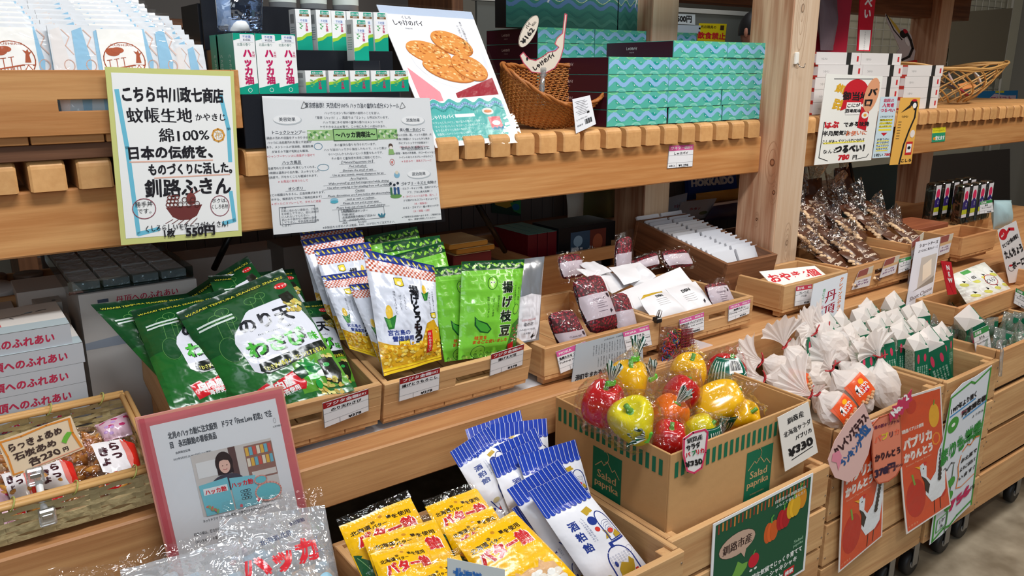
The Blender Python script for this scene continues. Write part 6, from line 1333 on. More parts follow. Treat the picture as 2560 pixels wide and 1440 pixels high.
def pepper(c, px, py, Y, rot, lb, tie=None, label=None, el=1.0, sc=1.0, seed=0, tl=1.0):
    p_ = at(px, py, Y); root = empty('bell_pepper', MX.Translation(p_) @ MX.Rotation(rot[2], 4, 'Z') @ MX.Rotation(rot[0], 4, 'X') @ MX.Rotation(rot[1], 4, 'Y') @ MX.Scale(sc*1.12, 4), lb, 'pepper')
    pepper_mesh(c, el, seed).build('fruit', root)
    MB().tube([(0, 0, .022*el), (.001, 0, .030*el), (.006, .003, .039*el)], [.006, .0038, .0042], STEM, 8).lathe([(0, .029*el), (.010, .028*el), (.013, .025*el)], STEM, n=10).build('stem', root)
    mb = MB(); so = V((seed*2.1, 3, 7))
    def F(u, v):
        th_ = 2*math.pi*u; ph = math.pi*v; d = V((math.sin(ph)*math.cos(th_), math.sin(ph)*math.sin(th_), math.cos(ph)))
        k = 1+.22*noise.noise(d*3.1+so)+.16*abs(noise.noise(d*7+so)); r_ = V((.043*d.x, .043*d.y, (.048*el)*d.z))*k
        if d.z > .6: r_ = V((r_.x*(1-(d.z-.6)*2.1), r_.y*(1-(d.z-.6)*2.1), r_.z+(d.z-.6)*.035))
        return r_
    mb.grid(F, 30, 18, film('pepper_film', fac=.09, bump=.9, bs=34)); fo = mb.build('clear_bag', root)
    if tie:
        T = at(tie[0], tie[1], tie[2]); Mi = root.matrix_world.inverted(); d = (T-p_).normalized()
        U = V(tie[3]).normalized() if len(tie) > 3 else V((.1, 0, 1)).normalized(); sd_ = U.cross(V((0, 1, .2))).normalized(); f_ = sd_.cross(U)
        mb = MB(); mb.tube([p_+(T-p_)*.55, T-U*.008], [.014, .005], film('pepper_film', fac=.09, bump=.9, bs=34), 10, False); mb.v = [Mi @ v for v in mb.v]; mb.build('gathered_neck', fo)
        mb = MB(); mb.box((-.010, -.003, -.005), (.010, .003, .005), TIE, .001); mb.v = [Mi @ (T+sd_*v.x+f_*v.y+U*v.z) for v in mb.v]; mb.build('green_tie', root)
        mb = MB(); n_ = 44; H_ = .034*tl
        for i in range(n_):
            vs = []
            for j in range(4):
                k = j/3
                for s_ in (0, 1):
                    a_ = (i+s_)/n_*2*math.pi; ru = 1+.3*math.sin(a_*5+seed)+.25*math.sin(a_*9+1); w_ = .0045+.0105*k*ru
                    vs.append(Mi @ (T+sd_*math.cos(a_)*w_+f_*math.sin(a_)*w_*.6+U*(.004+H_*k*(.85+.2*math.sin(a_*4+seed)))))
            mb.add(vs, [(2*j, 2*j+1, 2*j+3, 2*j+2) for j in range(3)], STR_G if i % 2 else STR_W, False)
        mb.build('striped_frill', root)
    if label:
        a = Art(100, 90, 1); a.r((8, 92, 70), 0, 0, 100, 90); a.ring((220, 236, 228), .8, 50, 45, 66, 58, n=4, a0=.785, a1=7.07)
        a.r(WHT, 52, 6, 88, 44)
        for k in range(11): a.r(BLK, 55+k*2.8, 9, 56.2+k*2.8+(k % 3)*.5, 36)
        for k in range(5): a.l((216, 232, 224), 2.2, 12+k*7, 14, 12+k*7, 60+(k % 2)*10)
        a.ring((220, 236, 228), 1.4, 88, 74, 6)
        ra = .0445
        f3 = lambda u, v, h=0: root.matrix_world.inverted() @ (V(p_)+(lambda a1, a2: V((math.sin(a1)*math.cos(a2), -math.cos(a1)*math.cos(a2), math.sin(a2))))(label[0]+(u-.5)*1.7, label[1]-(v-.5)*1.3)*(ra*sc*1.12+.002+h))
        mb = MB(); mb.grid(lambda u, v: f3(u, v), 10, 8, mat('label_film', (8, 92, 70), .25, 0, .6)); lo_ = mb.build('green_label', root); a.bake('label_print', f3, lo_, cu=10, cv=8)
    return root
YEL, RD2, ORG, LIM = (242, 186, 12), (196, 16, 24), (232, 110, 20), (222, 206, 20)
pepper(YEL, 1570, 965, .985, (.1, 0, .5), 'yellow bell pepper standing at the back left of the box', (1588, 897, .985, (.15, 0, 1)), None, 1.15, 1.0, 1, 1.1)
pepper(RD2, 1506, 1010, .935, (.2, 0, .2), 'red bell pepper at the left end of the box', (1527, 958, .925, (.1, -.1, 1)), None, 1.0, .95, 2)
pepper(LIM, 1582, 1052, .872, (-.35, -.55, 1.0), 'large greenish-yellow bell pepper at the front left of the box', None, None, .92, 1.04, 3)
pepper(RD2, 1812, 934, 1.005, (.3, .2, .3), 'red bell pepper at the back right under a green barcode label', None, (-.75, .35), .95, 1.02, 4)
pepper(YEL, 1722, 932, 1.01, (.2, 0, 0), 'yellow bell pepper at the back beside the labelled red one', (1632, 945, .99, (-.3, 0, 1)), None, 1.0, .95, 5)
pepper(YEL, 1788, 1008, .93, (1.2, 0, 1.1), 'largest yellow bell pepper lying on its side in the middle', None, (.15, -.75), 1.2, 1.1, 6)
pepper(YEL, 1900, 1022, .935, (.9, .3, .8), 'yellow bell pepper at the right end of the box', (1958, 1010, .95, (.5, 0, 1)), None, 1.0, .92, 7)
pepper(RD2, 1672, 1100, .838, (.2, -.1, .4), 'small red bell pepper at the front corner of the box', (1620, 1093, .835, (-.9, 0, .3)), None, .95, .80, 8)
pepper(ORG, 1668, 1040, .900, (.5, .3, .2), 'orange bell pepper low in the middle behind the front red one', (1690, 1012, .885, (.4, -.3, .7)), None, 1.0, .9, 9)
pepper(LIM, 1745, 1080, .860, (1.0, .2, .6), 'greenish-yellow bell pepper with a green label at the front panel', None, (.35, -.1), 1.0, .82, 10)
pepper(RD2, 1700, 985, .95, (.7, .3, .9), 'red bell pepper mostly hidden between the yellow ones', None, None, 1.0, .85, 11)
pepper(YEL, 1850, 1040, .890, (1.0, 0, .3), 'yellow bell pepper low at the right behind the front panel', None, None, 1.0, .85, 12)
for i in range(8):
    rt = empty('bell_pepper', MX.Translation((.945+.085*(i % 4), .845+.13*(i//4), .4625)), 'shaded bell pepper in the bottom layer of the box, %s of eight' % ORD[i], 'pepper', 'bottom layer of peppers'); pepper_mesh([YEL, RD2, ORG, LIM][i % 4], 1.05, i).build('fruit', rt)
# pepper price signs
def shape(cx, cy, pts): return pts
a = Art(72, 112); a.hand = .05; T = BLK
o1 = [6, 18, 30, 4, 62, 0, 70, 8, 66, 60, 56, 100, 34, 112, 14, 104, 4, 60]
a.l((214, 60, 100), 5, *[v for i in range(0, len(o1), 2) for v in (36+(o1[i]-36)*.94, 56+(o1[i+1]-56)*.95)], close=True)
a.t(T, 36, 28, 15, '釧路産', 'c', .022, w=40, rot=-.2); a.t(T, 32, 46, 15, 'サラダ', 'c', .04, w=36, rot=-.2); a.t((206, 40, 60), 18, 66, 14, 'パ', 'c', .04, rot=-.2); a.t((40, 130, 80), 34, 62, 14, 'プ', 'c', .04, rot=-.2); a.t((206, 40, 60), 50, 60, 14, 'リカ', 'c', .04, rot=-.2, w=20); a.t(T, 34, 90, 19, '¥330', 'c', .05, w=46, rot=-.15)
sheet('pepper_shaped_sign', Q((1702, 1079), (1773, 1070), (1768, 1182), (1704, 1188), .779), (232, 228, 226), a, 'pepper-shaped price sign with pink edge on the box corner, 330 yen', 'sign', th=.001, outline=outl(o1, 72, 112))
a = Art(80, 130); a.hand = .05; a.t(T, 42, 26, 15, '釧路産', 'c', .02, w=42); a.t(T, 42, 52, 14, '北海道サラダ', 'c', .02, w=68); a.t(T, 54, 72, 12, 'パプリカ', 'c', .03, w=40); a.t(T, 42, 102, 25, '¥330', 'c', .05, w=58); a.l(T, 2, 18, 112, 70, 108)
sheet('white_price_sign', Q((1944, 1044), (2021, 1004), (2045, 1131), (1963, 1179), .778, .770), (230, 224, 216), a, 'plain white handwritten price sign at the right of the pepper box', 'sign', th=.001)
# green pepper poster
a = Art(260, 250); G0 = (28, 84, 56); a.r((232, 234, 236), 0, 0, 260, 250); a.r(G0, 6, 6, 254, 244)
for i in range(25):
    c = [(150, 60, 44), (206, 130, 60), (176, 96, 40)][i % 3]; a.r(c, 12+i*9.6, 8, 15.5+i*9.6, 30-(i % 2)*3)
a.e((60, 40, 40), 62, 76, 46, 28); a.e((196, 166, 146), 62, 76, 45, 27); a.p((196, 166, 146), 70, 98, 86, 94, 82, 118); a.t((60, 40, 36), 62, 86, 24, '釧路市産', 'c', .02, w=72)
a.p((112, 168, 70), 36, 190, 50, 176, 46, 160, 58, 140, 66, 120, 78, 132, 92, 134, 90, 146, 78, 158, 64, 162, 54, 176, 44, 200)
a.e((200, 30, 50), 108, 140, 14, 17); a.e((220, 226, 220), 102, 162, 4, 3); a.e((220, 226, 220), 114, 162, 4, 3); a.l((90, 160, 80), 3, 106, 124, 110, 116)
for cx, cy, c in ((150, 92, (222, 100, 40)), (182, 76, (190, 34, 40)), (226, 50, (226, 150, 40)), (208, 60, (236, 182, 40))):
    for k in (-1, 0, 1): a.e(tuple(int(v*(1-.08*abs(k))) for v in c), cx+k*8, cy, 11, 25, 16)
    a.l((90, 160, 70), 4, cx, cy-22, cx-1, cy-34, cx+4, cy-38)
a.t((210, 220, 212), 196, 26-0, 9, '自然豊かな釧路湿原の', 'c', .02, rot=.0, w=84); a.t((210, 220, 212), 196, 38, 9, 'ふもとで育ちました！', 'c', .02, w=80)
for i, s_ in enumerate(['パプリカが好む冷涼な気候でじっくり育てて', 'パプリカ本来の甘み・シャキシャキ', '味わってください。']): a.t((226, 230, 226), 128, 188+i*19, 15, s_, 'c', .03, w=[232, 206, 130][i])
a.r((200, 40, 44), 196, 216, 226, 236); a.t(WHT, 211, 231, 12, '検索', 'c', .03); a.r(WHT, 140, 222, 192, 236); a.t((150, 190, 160), 232, 178-20, 11, 'Salad', 'c', .02, w=26); a.t((150, 190, 160), 232, 168, 10, 'paprika', 'c', .02, w=28)
sheet('pepper_poster', Q((1783, 1311), (2033, 1182), (2011, 1425), (1769, 1578), .7525), (230, 232, 234), a, 'dark green laminated poster with three drawn peppers on the crate front', 'poster', th=.001)
# ---------------------------------------------------------------- butter candy bags
YM = mat('yellow_print_foil', (246, 190, 0), .22, 0, .6, .10, 20)
a = Art(180, 230, 1); YB_ = (248, 192, 8); a.r(YB_, 0, 0, 180, 230); a.r((250, 204, 60), 0, 0, 180, 4); a.e((206, 140, 30), 90, 22, 5)
a.t((40, 26, 16), 14, 46, 15, '北海道', b=.03, w=46); a.t((40, 26, 16), 64, 36, 10, '砂', b=.03); a.t((40, 26, 16), 62, 50, 12, 'バター', b=.03, w=36); a.t((40, 26, 16), 102, 36, 11, '糖', b=.03); a.t((40, 26, 16), 114, 42, 15, 'を使用', b=.03, w=46)
a.t(WHT, 90, 88, 42, 'バター飴', 'c', .075, w=142); a.k += 1; a.t((204, 22, 30), 90, 88, 42, 'バター飴', 'c', .045, w=138)
a.p((24, 92, 52), 2, 96, 16, 112, 12, 116, 30, 140, 28, 150, 44, 180, 48, 230, 0, 230); a.l((140, 190, 120), 1.2, 6, 110, 38, 220)
rnd = random.Random(1); a.p((226, 180, 130), 54, 160, 66, 140, 74, 152, 96, 148, 120, 156, 134, 138, 140, 154, 160, 162, 166, 230, 50, 230)
for i in range(26): a.e(rnd.choice([(246, 240, 230), (238, 228, 214), (250, 248, 242)]), rnd.uniform(62, 160), rnd.uniform(160, 226), rnd.uniform(7, 12), rnd.uniform(6, 10), 9)
BA = a; YG = 'yellow butter candy bags in the slatted crate'
hb = film('header_film', fac=.12, bump=.6, bs=40)
for i, (q, y0, y1, lb) in enumerate([
    (((847, 1316), (1026, 1243), (1125, 1440), (930, 1500)), .955, .86, 'rear left yellow butter candy bag with a clear header strip'),
    (((1062, 1268), (1190, 1219), (1300, 1390), (1150, 1440)), .965, .87, 'rear right yellow butter candy bag with a rounded clear header'),
    (((905, 1348), (1086, 1298), (1180, 1480), (980, 1540)), .905, .82, 'yellow butter candy bag in the second row at the left'),
    (((1106, 1322), (1230, 1265), (1340, 1440), (1190, 1490)), .905, .82, 'yellow butter candy bag in the second row at the right'),
    (((1142, 1360), (1284, 1277), (1445, 1445), (1270, 1555)), .860, .765, 'foremost yellow butter candy bag with its red lettering whole'),
    (((925, 1385), (1060, 1350), (1140, 1520), (990, 1560)), .865, .79, 'yellow butter candy bag at the lower left with a torn-edge picture'),
    (((1035, 1425), (1150, 1385), (1230, 1560), (1090, 1600)), .825, .755, 'yellow butter candy bag lowest at the bottom frame edge')]):
    o = bag('butter_candy_bag', Q(*q, y0, y1), .030, YM, BA, lb, 'candy bag', YG, 70+i, nu=20, nv=24)
    qq = Q(*q, y0, y1); f = flat(qq); mb = MB(); mb.grid(lambda u, v: f(u, -.09+.1*v, .001+.002*math.sin(u*14+i)), 16, 3, hb); mb.build('clear_header', o)
    fo = pillow(qq, .034, 70+i, wr=.003); mb = MB(); mb.grid(lambda u, v: fo(u, v, .002), 20, 22, film('butter_film', fac=.05, bump=.8, bs=34)); mb.build('clear_wrapper', o)
a = Art(140, 60); a.hand = .05; a.t((40, 110, 190), 14, 36, 24, '北海道', b=.06, w=66); a.t((230, 190, 40), 14, 56, 16, 'バター飴', b=.04)
sheet('blue_lettered_card', Q((1119, 1395), (1262, 1424), (1262, 1500), (1119, 1480), .775), (206, 214, 216), a, 'pale card with blue brush lettering at the bottom frame edge', 'card', th=.001)
# ---------------------------------------------------------------- blue striped bags
BM = mat('white_satin_foil', (232, 232, 238), .32, 0, .5, .08, 12); BL = (36, 66, 172); NV = (40, 60, 140)
a = Art(110, 280, 1); a.r((234, 234, 240), 0, 0, 110, 280); a.r(BL, 0, 0, 110, 54)
for i in range(9): a.e(BL, 6.1+i*12.2, 54, 6.3, 7, 12)
for i in range(13): a.l((214, 222, 240), .9, 4+i*8.6, 0, 4+i*8.6, 58)
a.v(NV, 34, 84, 19, '酒粕飴', gap=1.25, b=.03)
for i in range(2): a.v((110, 120, 160), 52+i*5, 84, 4, 'くしろの地酒の酒粕を使いました'[i:i+12], gap=1.1)
GO = (190, 156, 50)
a.p(GO, 66, 74, 84, 70, 88, 82, 70, 86); a.e(NV, 72, 98, 9); a.e((214, 60, 50), 70, 116, 5); a.p(GO, 76, 120, 82, 124, 82, 140, 72, 140, 78, 130)
a.ring(NV, 2, 92, 112, 13, 26, n=20, a0=math.pi, a1=2*math.pi); a.l(NV, 2, 79, 112, 79, 146, 105, 146, 105, 112); a.r(NV, 77, 148, 107, 152)
for i in range(5): a.ring((110, 120, 160), .6, 92, 112+i*5, 9-i*.5, 6, n=10, a0=math.pi, a1=2*math.pi)
a.e((214, 70, 60), 90, 128, 6, 5); a.p(GO, 90, 136, 100, 130, 104, 144, 90, 144)
a.ring(NV, 2.4, 74, 190, 24, 32, n=20, a0=math.pi, a1=2*math.pi); a.l(NV, 2.4, 50, 190, 50, 226, 98, 226, 98, 190); a.r(NV, 48, 230, 100, 235); a.r(NV, 70, 148, 77, 160)
a.p(GO, 58, 224, 60, 204, 70, 192, 82, 200, 88, 188, 94, 200, 84, 224); a.e(NV, 60, 192, 3, 6); a.r((214, 60, 50), 88, 216, 94, 222)
for i in range(26): a.ring((150, 158, 190), .4, 56+(i % 7)*6, 176+(i//7)*5, 1.6, n=6)
a.e(NV, 20, 236, 6); a.e((214, 60, 50), 36, 244, 5.5); a.l(NV, 2, 22, 206, 34, 250, 46, 262); a.e((200, 186, 140), 34, 212, 8); a.ring((180, 180, 200), .8, 100, 176, 7); a.ring(NV, 1.6, 100, 262, 14, 22, n=16, a0=math.pi, a1=2*math.pi)
SA = a; SGp = 'blue striped sake candy bags'
for i, (q, y0, y1, lb) in enumerate([
    (((1163, 1074), (1300, 1026), (1345, 1230), (1215, 1280)), 1.035, .955, 'highest blue striped candy bag at the rear of the fan'),
    (((1219, 1062), (1366, 1046), (1380, 1262), (1240, 1290)), 1.020, .945, 'blue striped candy bag at the rear right of the fan'),
    (((1125, 1130), (1222, 1065), (1328, 1245), (1235, 1318)), 1.005, .93, 'leftmost blue striped candy bag of the fan'),
    (((1190, 1138), (1340, 1068), (1425, 1275), (1290, 1340)), .985, .91, 'blue striped candy bag directly right of the leftmost one'),
    (((1223, 1152), (1337, 1096), (1425, 1305), (1310, 1362)), .965, .89, 'blue striped candy bag in the middle of the fan'),
    (((1293, 1141), (1440, 1098), (1502, 1330), (1362, 1375)), .945, .87, 'upright blue striped candy bag at the right of the fan'),
    (((1267, 1224), (1396, 1148), (1530, 1340), (1405, 1425)), .910, .84, 'pale faded blue striped candy bag under the foremost one'),
    (((1281, 1272), (1346, 1234), (1525, 1505), (1450, 1545)), .900, .815, 'narrow shaded blue striped candy bag left of the foremost one'),
    (((1318, 1230), (1428, 1177), (1662, 1470), (1530, 1545)), .880, .775, 'foremost blue striped candy bag showing its whole illustrated front')]):
    bag('striped_candy_bag', Q(*q, y0, y1), .024, BM, SA, lb, 'candy bag', SGp, 90+i, nu=16, nv=28, side=.6, wr=.001, seal=.19)
# ---------------------------------------------------------------- left foreground: mint candy bags
HF = film('foil_crinkle', (236, 240, 246), .42, .10, 1.0, 26, .22)
a = Art(200, 220, 1); RH = (220, 50, 60)
a.t(RH, 40, 128, 48, 'ハッカ', b=.06, w=128, rot=-.25); a.t((70, 80, 110), 64, 66, 12, '北海道北見', b=.02, rot=-.25); a.t((60, 60, 90), 120, 34, 9, '永田製飴', b=.02, rot=-.25); a.t(RH, 90, 190, 40, '飴', b=.06, rot=-.25)
a.e((220, 90, 100), 24, 88, 5); a.l((120, 130, 160), 1, 150, 70, 166, 60, 160, 90, 176, 84); a.ring((140, 170, 190), 1.5, 40, 190, 14, 8); a.e((160, 206, 226), 40, 160, 22, 12); a.e((160, 206, 226), 170, 150, 16, 22); a.e((150, 200, 226), 110, 212, 30, 8)
rnd = random.Random(31)
for i, (q, y0, y1, T, lb, ar) in enumerate([
    (((550, 1300), (812, 1262), (868, 1560), (520, 1600)), .99, .90, .05, 'crinkled clear bag of mint candies with red lettering, in front of the article', a),
    (((300, 1425), (600, 1345), (640, 1600), (320, 1640)), .95, .87, .05, 'crinkled clear mint candy bag at the bottom left frame edge', None),
    (((120, 1452), (330, 1440), (360, 1640), (120, 1660)), .92, .85, .04, 'clear mint candy bag barely rising above the bottom frame edge', None)]):
    o = bag('mint_candy_bag', Q(*q, y0, y1), T, HF, ar, lb, 'candy bag', 'clear mint candy bags', 130+i, nu=36, nv=36, wr=.004)
    fn = pillow(Q(*q, y0, y1), T, 130+i); mb = MB(); f2 = flat(Q(*q, y0, y1))
    for k in range(34):
        c = fn(rnd.uniform(.08, .92), rnd.uniform(.25, .92), -.014); mb.box(c-V((.009, .006, .006)), c+V((.009, .006, .006)), mat('wrapped_candy', [(176, 210, 226), (214, 224, 230), (236, 214, 218)][k % 3], .3), .003)
    mb.build('candies', o)['kind'] = 'stuff'
    mb = MB(); mb.grid(lambda u, v: f2(u, -.16+.17*v, .002*math.sin(u*11+v*5)), 20, 4, film('header_film', fac=.12, bump=.6, bs=40)); mb.build('clear_header', o)
# ---------------------------------------------------------------- framed article
a = Art(370, 440); PR_ = (206, 110, 116); a.r((218, 150, 130), 0, 0, 370, 440); a.r(PR_, 4, 5, 366, 436); a.r((196, 86, 96), 8, 4, 20, 436); a.r((226, 228, 232), 28, 24, 344, 436)
a.t(T1, 64, 62, 17, '北見のハッカ飴に注文殺到　ドラマ「First Love 初恋」で注', b=.025, w=262); a.t(T1, 64, 84, 17, '目　永田製飴の看板商品', b=.025, w=112); a.t(T1, 72, 100, 6, '会員限定記事', b=.02); a.t(T1, 64, 114, 6, '2023年2月7日 23:49(2月8日 10:36更新)', b=.02, w=92); a.t(T1, 322, 90, 5, '北見市観光'); a.ring((170, 170, 176), 1, 330, 74, 3, 6)
a.r((206, 200, 196), 104, 112, 310, 262); a.r((226, 226, 226), 112, 132, 170, 170); a.r((96, 70, 70), 196, 112, 214, 190); a.r((150, 110, 100), 236, 118, 310, 200)
for k in range(14): a.r([(226, 180, 80), (110, 180, 200), (210, 90, 80), (230, 220, 200)][k % 4], 238+(k % 7)*10, 122+(k//7)*26, 246+(k % 7)*10, 142+(k//7)*26)
a.r((214, 206, 200), 244, 182, 308, 196); a.e((50, 36, 40), 180, 146, 22, 28); a.r((50, 36, 40), 160, 146, 200, 172); a.e((232, 190, 174), 180, 152, 14, 18); a.p((50, 36, 40), 164, 140, 172, 128, 192, 128, 197, 142, 180, 137); a.e((60, 40, 40), 175, 151, 1.6, 1); a.e((60, 40, 40), 186, 151, 1.6, 1); a.ring((190, 80, 90), 1.2, 180, 158, 5, 3.5, n=8, a0=.3, a1=2.8); a.e((70, 66, 80), 180, 192, 40, 20)
a.p((120, 196, 210), 108, 186, 180, 180, 182, 262, 112, 262); a.p((130, 200, 214), 184, 184, 250, 190, 252, 262, 186, 262); a.e((110, 196, 206), 276, 236, 34, 22); a.ring((236, 170, 160), 4, 276, 236, 34, 22); a.e((110, 196, 206), 262, 204, 16, 10); a.ring((236, 170, 160), 3, 262, 204, 16, 10)
a.r((232, 236, 238), 116, 196, 176, 212); a.t(RH, 146, 210, 13, 'ハッカ飴', 'c', .03, w=52); a.t(RH, 214, 208, 14, 'ハッカ飴', 'c', .03, w=56)
for k in range(9): a.ring((60, 60, 70), 1, 210+(k % 3)*8, 222+(k//3)*9, 5, 3, n=8)
for k in range(6): a.e([(210, 120, 110), (140, 180, 120)][k % 2], 120+k*4, 240+k*3, 6, 3, rot=k)
a.e((230, 80, 100), 246, 252, 4); a.e((230, 110, 120), 200, 256, 4)
a.t(T1, 100, 276, 8.5, 'ネットドラマ「First Love 初恋」で登場する永田製飴のハッカ飴', b=.02, w=176)
for i, s_ in enumerate(['初恋の味は、昔ながらのスッキリとした甘みだった―。北見市の老舗製菓業「永田製飴', '（せいあめ）」の看板商品「ハッカ飴」が、動画配信大手ネットフリックスが配信するド', 'ラマ「First　Love　初恋」に登場し、注目を集めている。物語の鍵となるシーンで主人公た', 'ちがハッカ飴を口にしたことから、注文が殺到している。ドラマの舞台の一つとなった', '北見市のハッカ飴は昔ながらの製法で、手作業で作られている。']): a.t(T1, 72, 304+i*19, 9.5, s_, b=.015, w=[252, 256, 258, 250, 190][i])
aq = Q((337, 1046), (706, 965), (795, 1400), (440, 1490), 1.090, 1.078)
ar = sheet('framed_article', aq, (214, 150, 140), a, 'news article sheet in a red-edged frame showing a smiling woman with candy bags', 'notice', th=.003)
ff = flat(aq); mb = MB(); mb.grid(lambda u, v: ff(u, v, .0045+.0012*math.sin(7*u+3*v)), 16, 18, film('laminate', fac=.07, rough=.05, bump=.12, bs=14)); mb.build('laminate_film', ar)
# ---------------------------------------------------------------- bamboo tray basket
BMB = mat('bamboo_split', (196, 178, 132), .5, 0, .3, .2, 120); BMR = mat('bamboo_rim', (206, 160, 100), .4); STW = mat('straw_tie', (170, 170, 90), .6)
bw_, bd_, bh_ = .50, .218, .058
MBk = MX.Translation((-.305, 1.115, .660)) @ MX.Rotation(R(9), 4, 'X')
bb = empty('bamboo_basket', MBk, 'flat rectangular woven bamboo basket with a thick rim, full of small candy bags', 'basket')
def side(p0, p1, nst, nm):
    p0, p1 = V(p0), V(p1); L_ = (p1-p0).length; d = (p1-p0)/L_; n_ = d.cross(V((0, 0, 1))); mb = MB(); rr = 7
    for i in range(nst):
        x = (i+.5)/nst*L_; c = p0+d*x; mb.add([c-d*.006+n_*.001, c+d*.006+n_*.001, c+d*.006+n_*.001+V((0, 0, bh_)), c-d*.006+n_*.001+V((0, 0, bh_))], [(0, 1, 2, 3)], BMB)
    mb2 = MB(); N_ = nst*2
    for r_ in range(rr):
        z_ = bh_*(r_+.1)/rr; h_ = bh_/rr*.86
        vs = []
        for i in range(N_*2+1):
            x = i/(N_*2)*L_; o_ = .0022*math.cos(math.pi*(i/2+r_))+.0012; c = p0+d*x+n_*o_; jit = .0008*math.sin(i*1.7+r_*3); vs += [c+V((0, 0, z_+jit)), c+V((0, 0, z_+h_+jit))]
        mb2.add(vs, [(2*i, 2*i+2, 2*i+3, 2*i+1) for i in range(N_*2)], BMB)
    mb.build('stake', bb)['kind'] = 'stuff'; mb2.build('woven_strip', bb)['kind'] = 'stuff'
side((0, 0, 0), (bw_, 0, 0), 9, 'front'); side((bw_, 0, 0), (bw_, bd_, 0), 5, 'right'); side((bw_, bd_, 0), (0, bd_, 0), 9, 'back'); side((0, bd_, 0), (0, 0, 0), 5, 'left')
for a0, a1 in (((0, 0), (bw_, 0)), ((bw_, 0), (bw_, bd_)), ((bw_, bd_), (0, bd_)), ((0, bd_), (0, 0))):
    d = V((a1[0]-a0[0], a1[1]-a0[1], 0)).normalized(); n_ = d.cross(V((0, 0, 1)))
    for s_ in (-.004, .004): MB().tube([V((a0[0], a0[1], bh_))+n_*s_, V((a1[0], a1[1], bh_))+n_*s_], .0042, BMR, 8).build('rim_strip', bb)
for i in range(7):
    for y in (0, bd_):
        x = .035+i*.072; MB().tube([(x+.004*math.sin(t_*1.0), y+.0095*math.cos(t_), bh_+.0085*math.sin(t_)) for t_ in [k*6.2832/14 for k in range(15)]], .0011, STW, 5, False).build('straw_tie', bb)
MB().box((0, 0, -.002), (bw_, bd_, 0), BMB, 0).build('base', bb)
o = empty('riser_block', MX.Translation((-.29, 1.275, z0)), 'block tilting the bamboo basket', 'block'); part('block', (0, 0, 0), (.46, .05, .036), DARKW[0], o)
CN = mat('amber_candy', (196, 138, 60), .35, 0, .5, .2, 80); RF = film('candy_film', (246, 236, 238), .12, .06, .9, 36)
ra_ = Art(60, 80, 1); ra_.p((240, 236, 238), 6, 10, 44, 2, 52, 14, 50, 58, 34, 60, 12, 50); ra_.p((214, 40, 30), 46, 2, 58, 14, 58, 54, 50, 60, 46, 30); ra_.p((232, 130, 120), 42, 2, 48, 10, 50, 40, 46, 56, 42, 40)
ra_.v((60, 16, 30), 32, 8, 15, 'らっ', b=.05); ra_.v((60, 16, 30), 18, 16, 14, 'きょ', b=.05); ra_.t(WHT, 22, 72, 21, '飴', 'c', .1); ra_.k += 1; ra_.t((206, 26, 34), 22, 72, 21, '飴', 'c', .04)
rp2 = Art(60, 80, 1); rp2.r((224, 186, 204), 0, 0, 60, 80)
for k in range(5): rp2.e((196, 50, 110), 12+k*11, 14+(k*29) % 56, 7, 6, 5); rp2.e((200, 160, 220), 30-k*5, 30+(k*17) % 40, 5, 5, 5)
def candybag(q, y0, y1, lb, art, seed, pink=False):
    qq = Q(*q, y0, y1); o = bag('candy_bag', qq, .026, mat('pink_foil', (224, 190, 208), .35, alpha=1) if pink else RF, art, lb, 'candy bag', 'small candy bags in the bamboo basket', seed, nu=14, nv=16, wr=.003)
    if not pink:
        fn = pillow(qq, .02, seed); mb = MB(); rn_ = random.Random(seed)
        for k in range(22):
            c = fn(rn_.uniform(.1, .9), rn_.uniform(.35, .93), -.007); r_ = rn_.uniform(.006, .009); ax = V((rn_.uniform(-1, 1), rn_.uniform(-.4, .4), rn_.uniform(-.6, .6))).normalized()
            mb.tube([c-ax*r_*1.6, c-ax*r_*.8, c, c+ax*r_*.8, c+ax*r_*1.5], [.001, r_*.6, r_*.8, r_*.5, .001], CN, 7)
        mb.build('amber_candies', o)['kind'] = 'stuff'
    return o
for i, (q, y0, y1, lb, pk) in enumerate([
    (((208, 1098), (335, 1090), (366, 1215), (243, 1250)), 1.22, 1.145, 'clear bag of amber candies labelled in white and red at the right end', 0),
    (((72, 1160), (178, 1140), (218, 1255), (100, 1290)), 1.215, 1.14, 'clear bag of amber candies behind the clip in the basket middle', 0),
    (((-10, 1180), (78, 1165), (108, 1280), (20, 1310)), 1.215, 1.14, 'clear bag of amber candies left of the clip', 0),
    (((-60, 1225), (14, 1220), (52, 1305), (-30, 1330)), 1.19, 1.135, 'pink flowered candy bag at the left frame edge', 1),
    (((236, 1062), (318, 1030), (332, 1085), (262, 1105)), 1.30, 1.27, 'pink flowered candy bag peeking up at the rear right', 1),
    (((165, 1075), (245, 1065), (258, 1130), (180, 1140)), 1.285, 1.24, 'clear candy bag with a red stripe behind the price card', 0),
    (((120, 1110), (215, 1105), (240, 1200), (150, 1220)), 1.25, 1.19, 'clear candy bag between the two labelled ones', 0),
    (((-20, 1110), (70, 1100), (90, 1190), (0, 1200)), 1.27, 1.21, 'clear candy bag under the left end of the price card', 0)]):
    candybag(q, y0, y1, lb, rp2 if pk else (ra_ if i in (0, 1, 2) else None), 150+i, bool(pk))
a = Art(200, 130); a.hand = .05; BR_ = (70, 50, 44)
a.l((226, 140, 50), 6, 6, 6, 60, 10, 130, 4, 192, 8); a.l((226, 140, 50), 7, 192, 8, 186, 60, 194, 120); a.l((226, 140, 50), 5, 6, 8, 10, 60, 6, 122, 30, 124); a.l((226, 150, 120), 3, 60, 124, 190, 122)
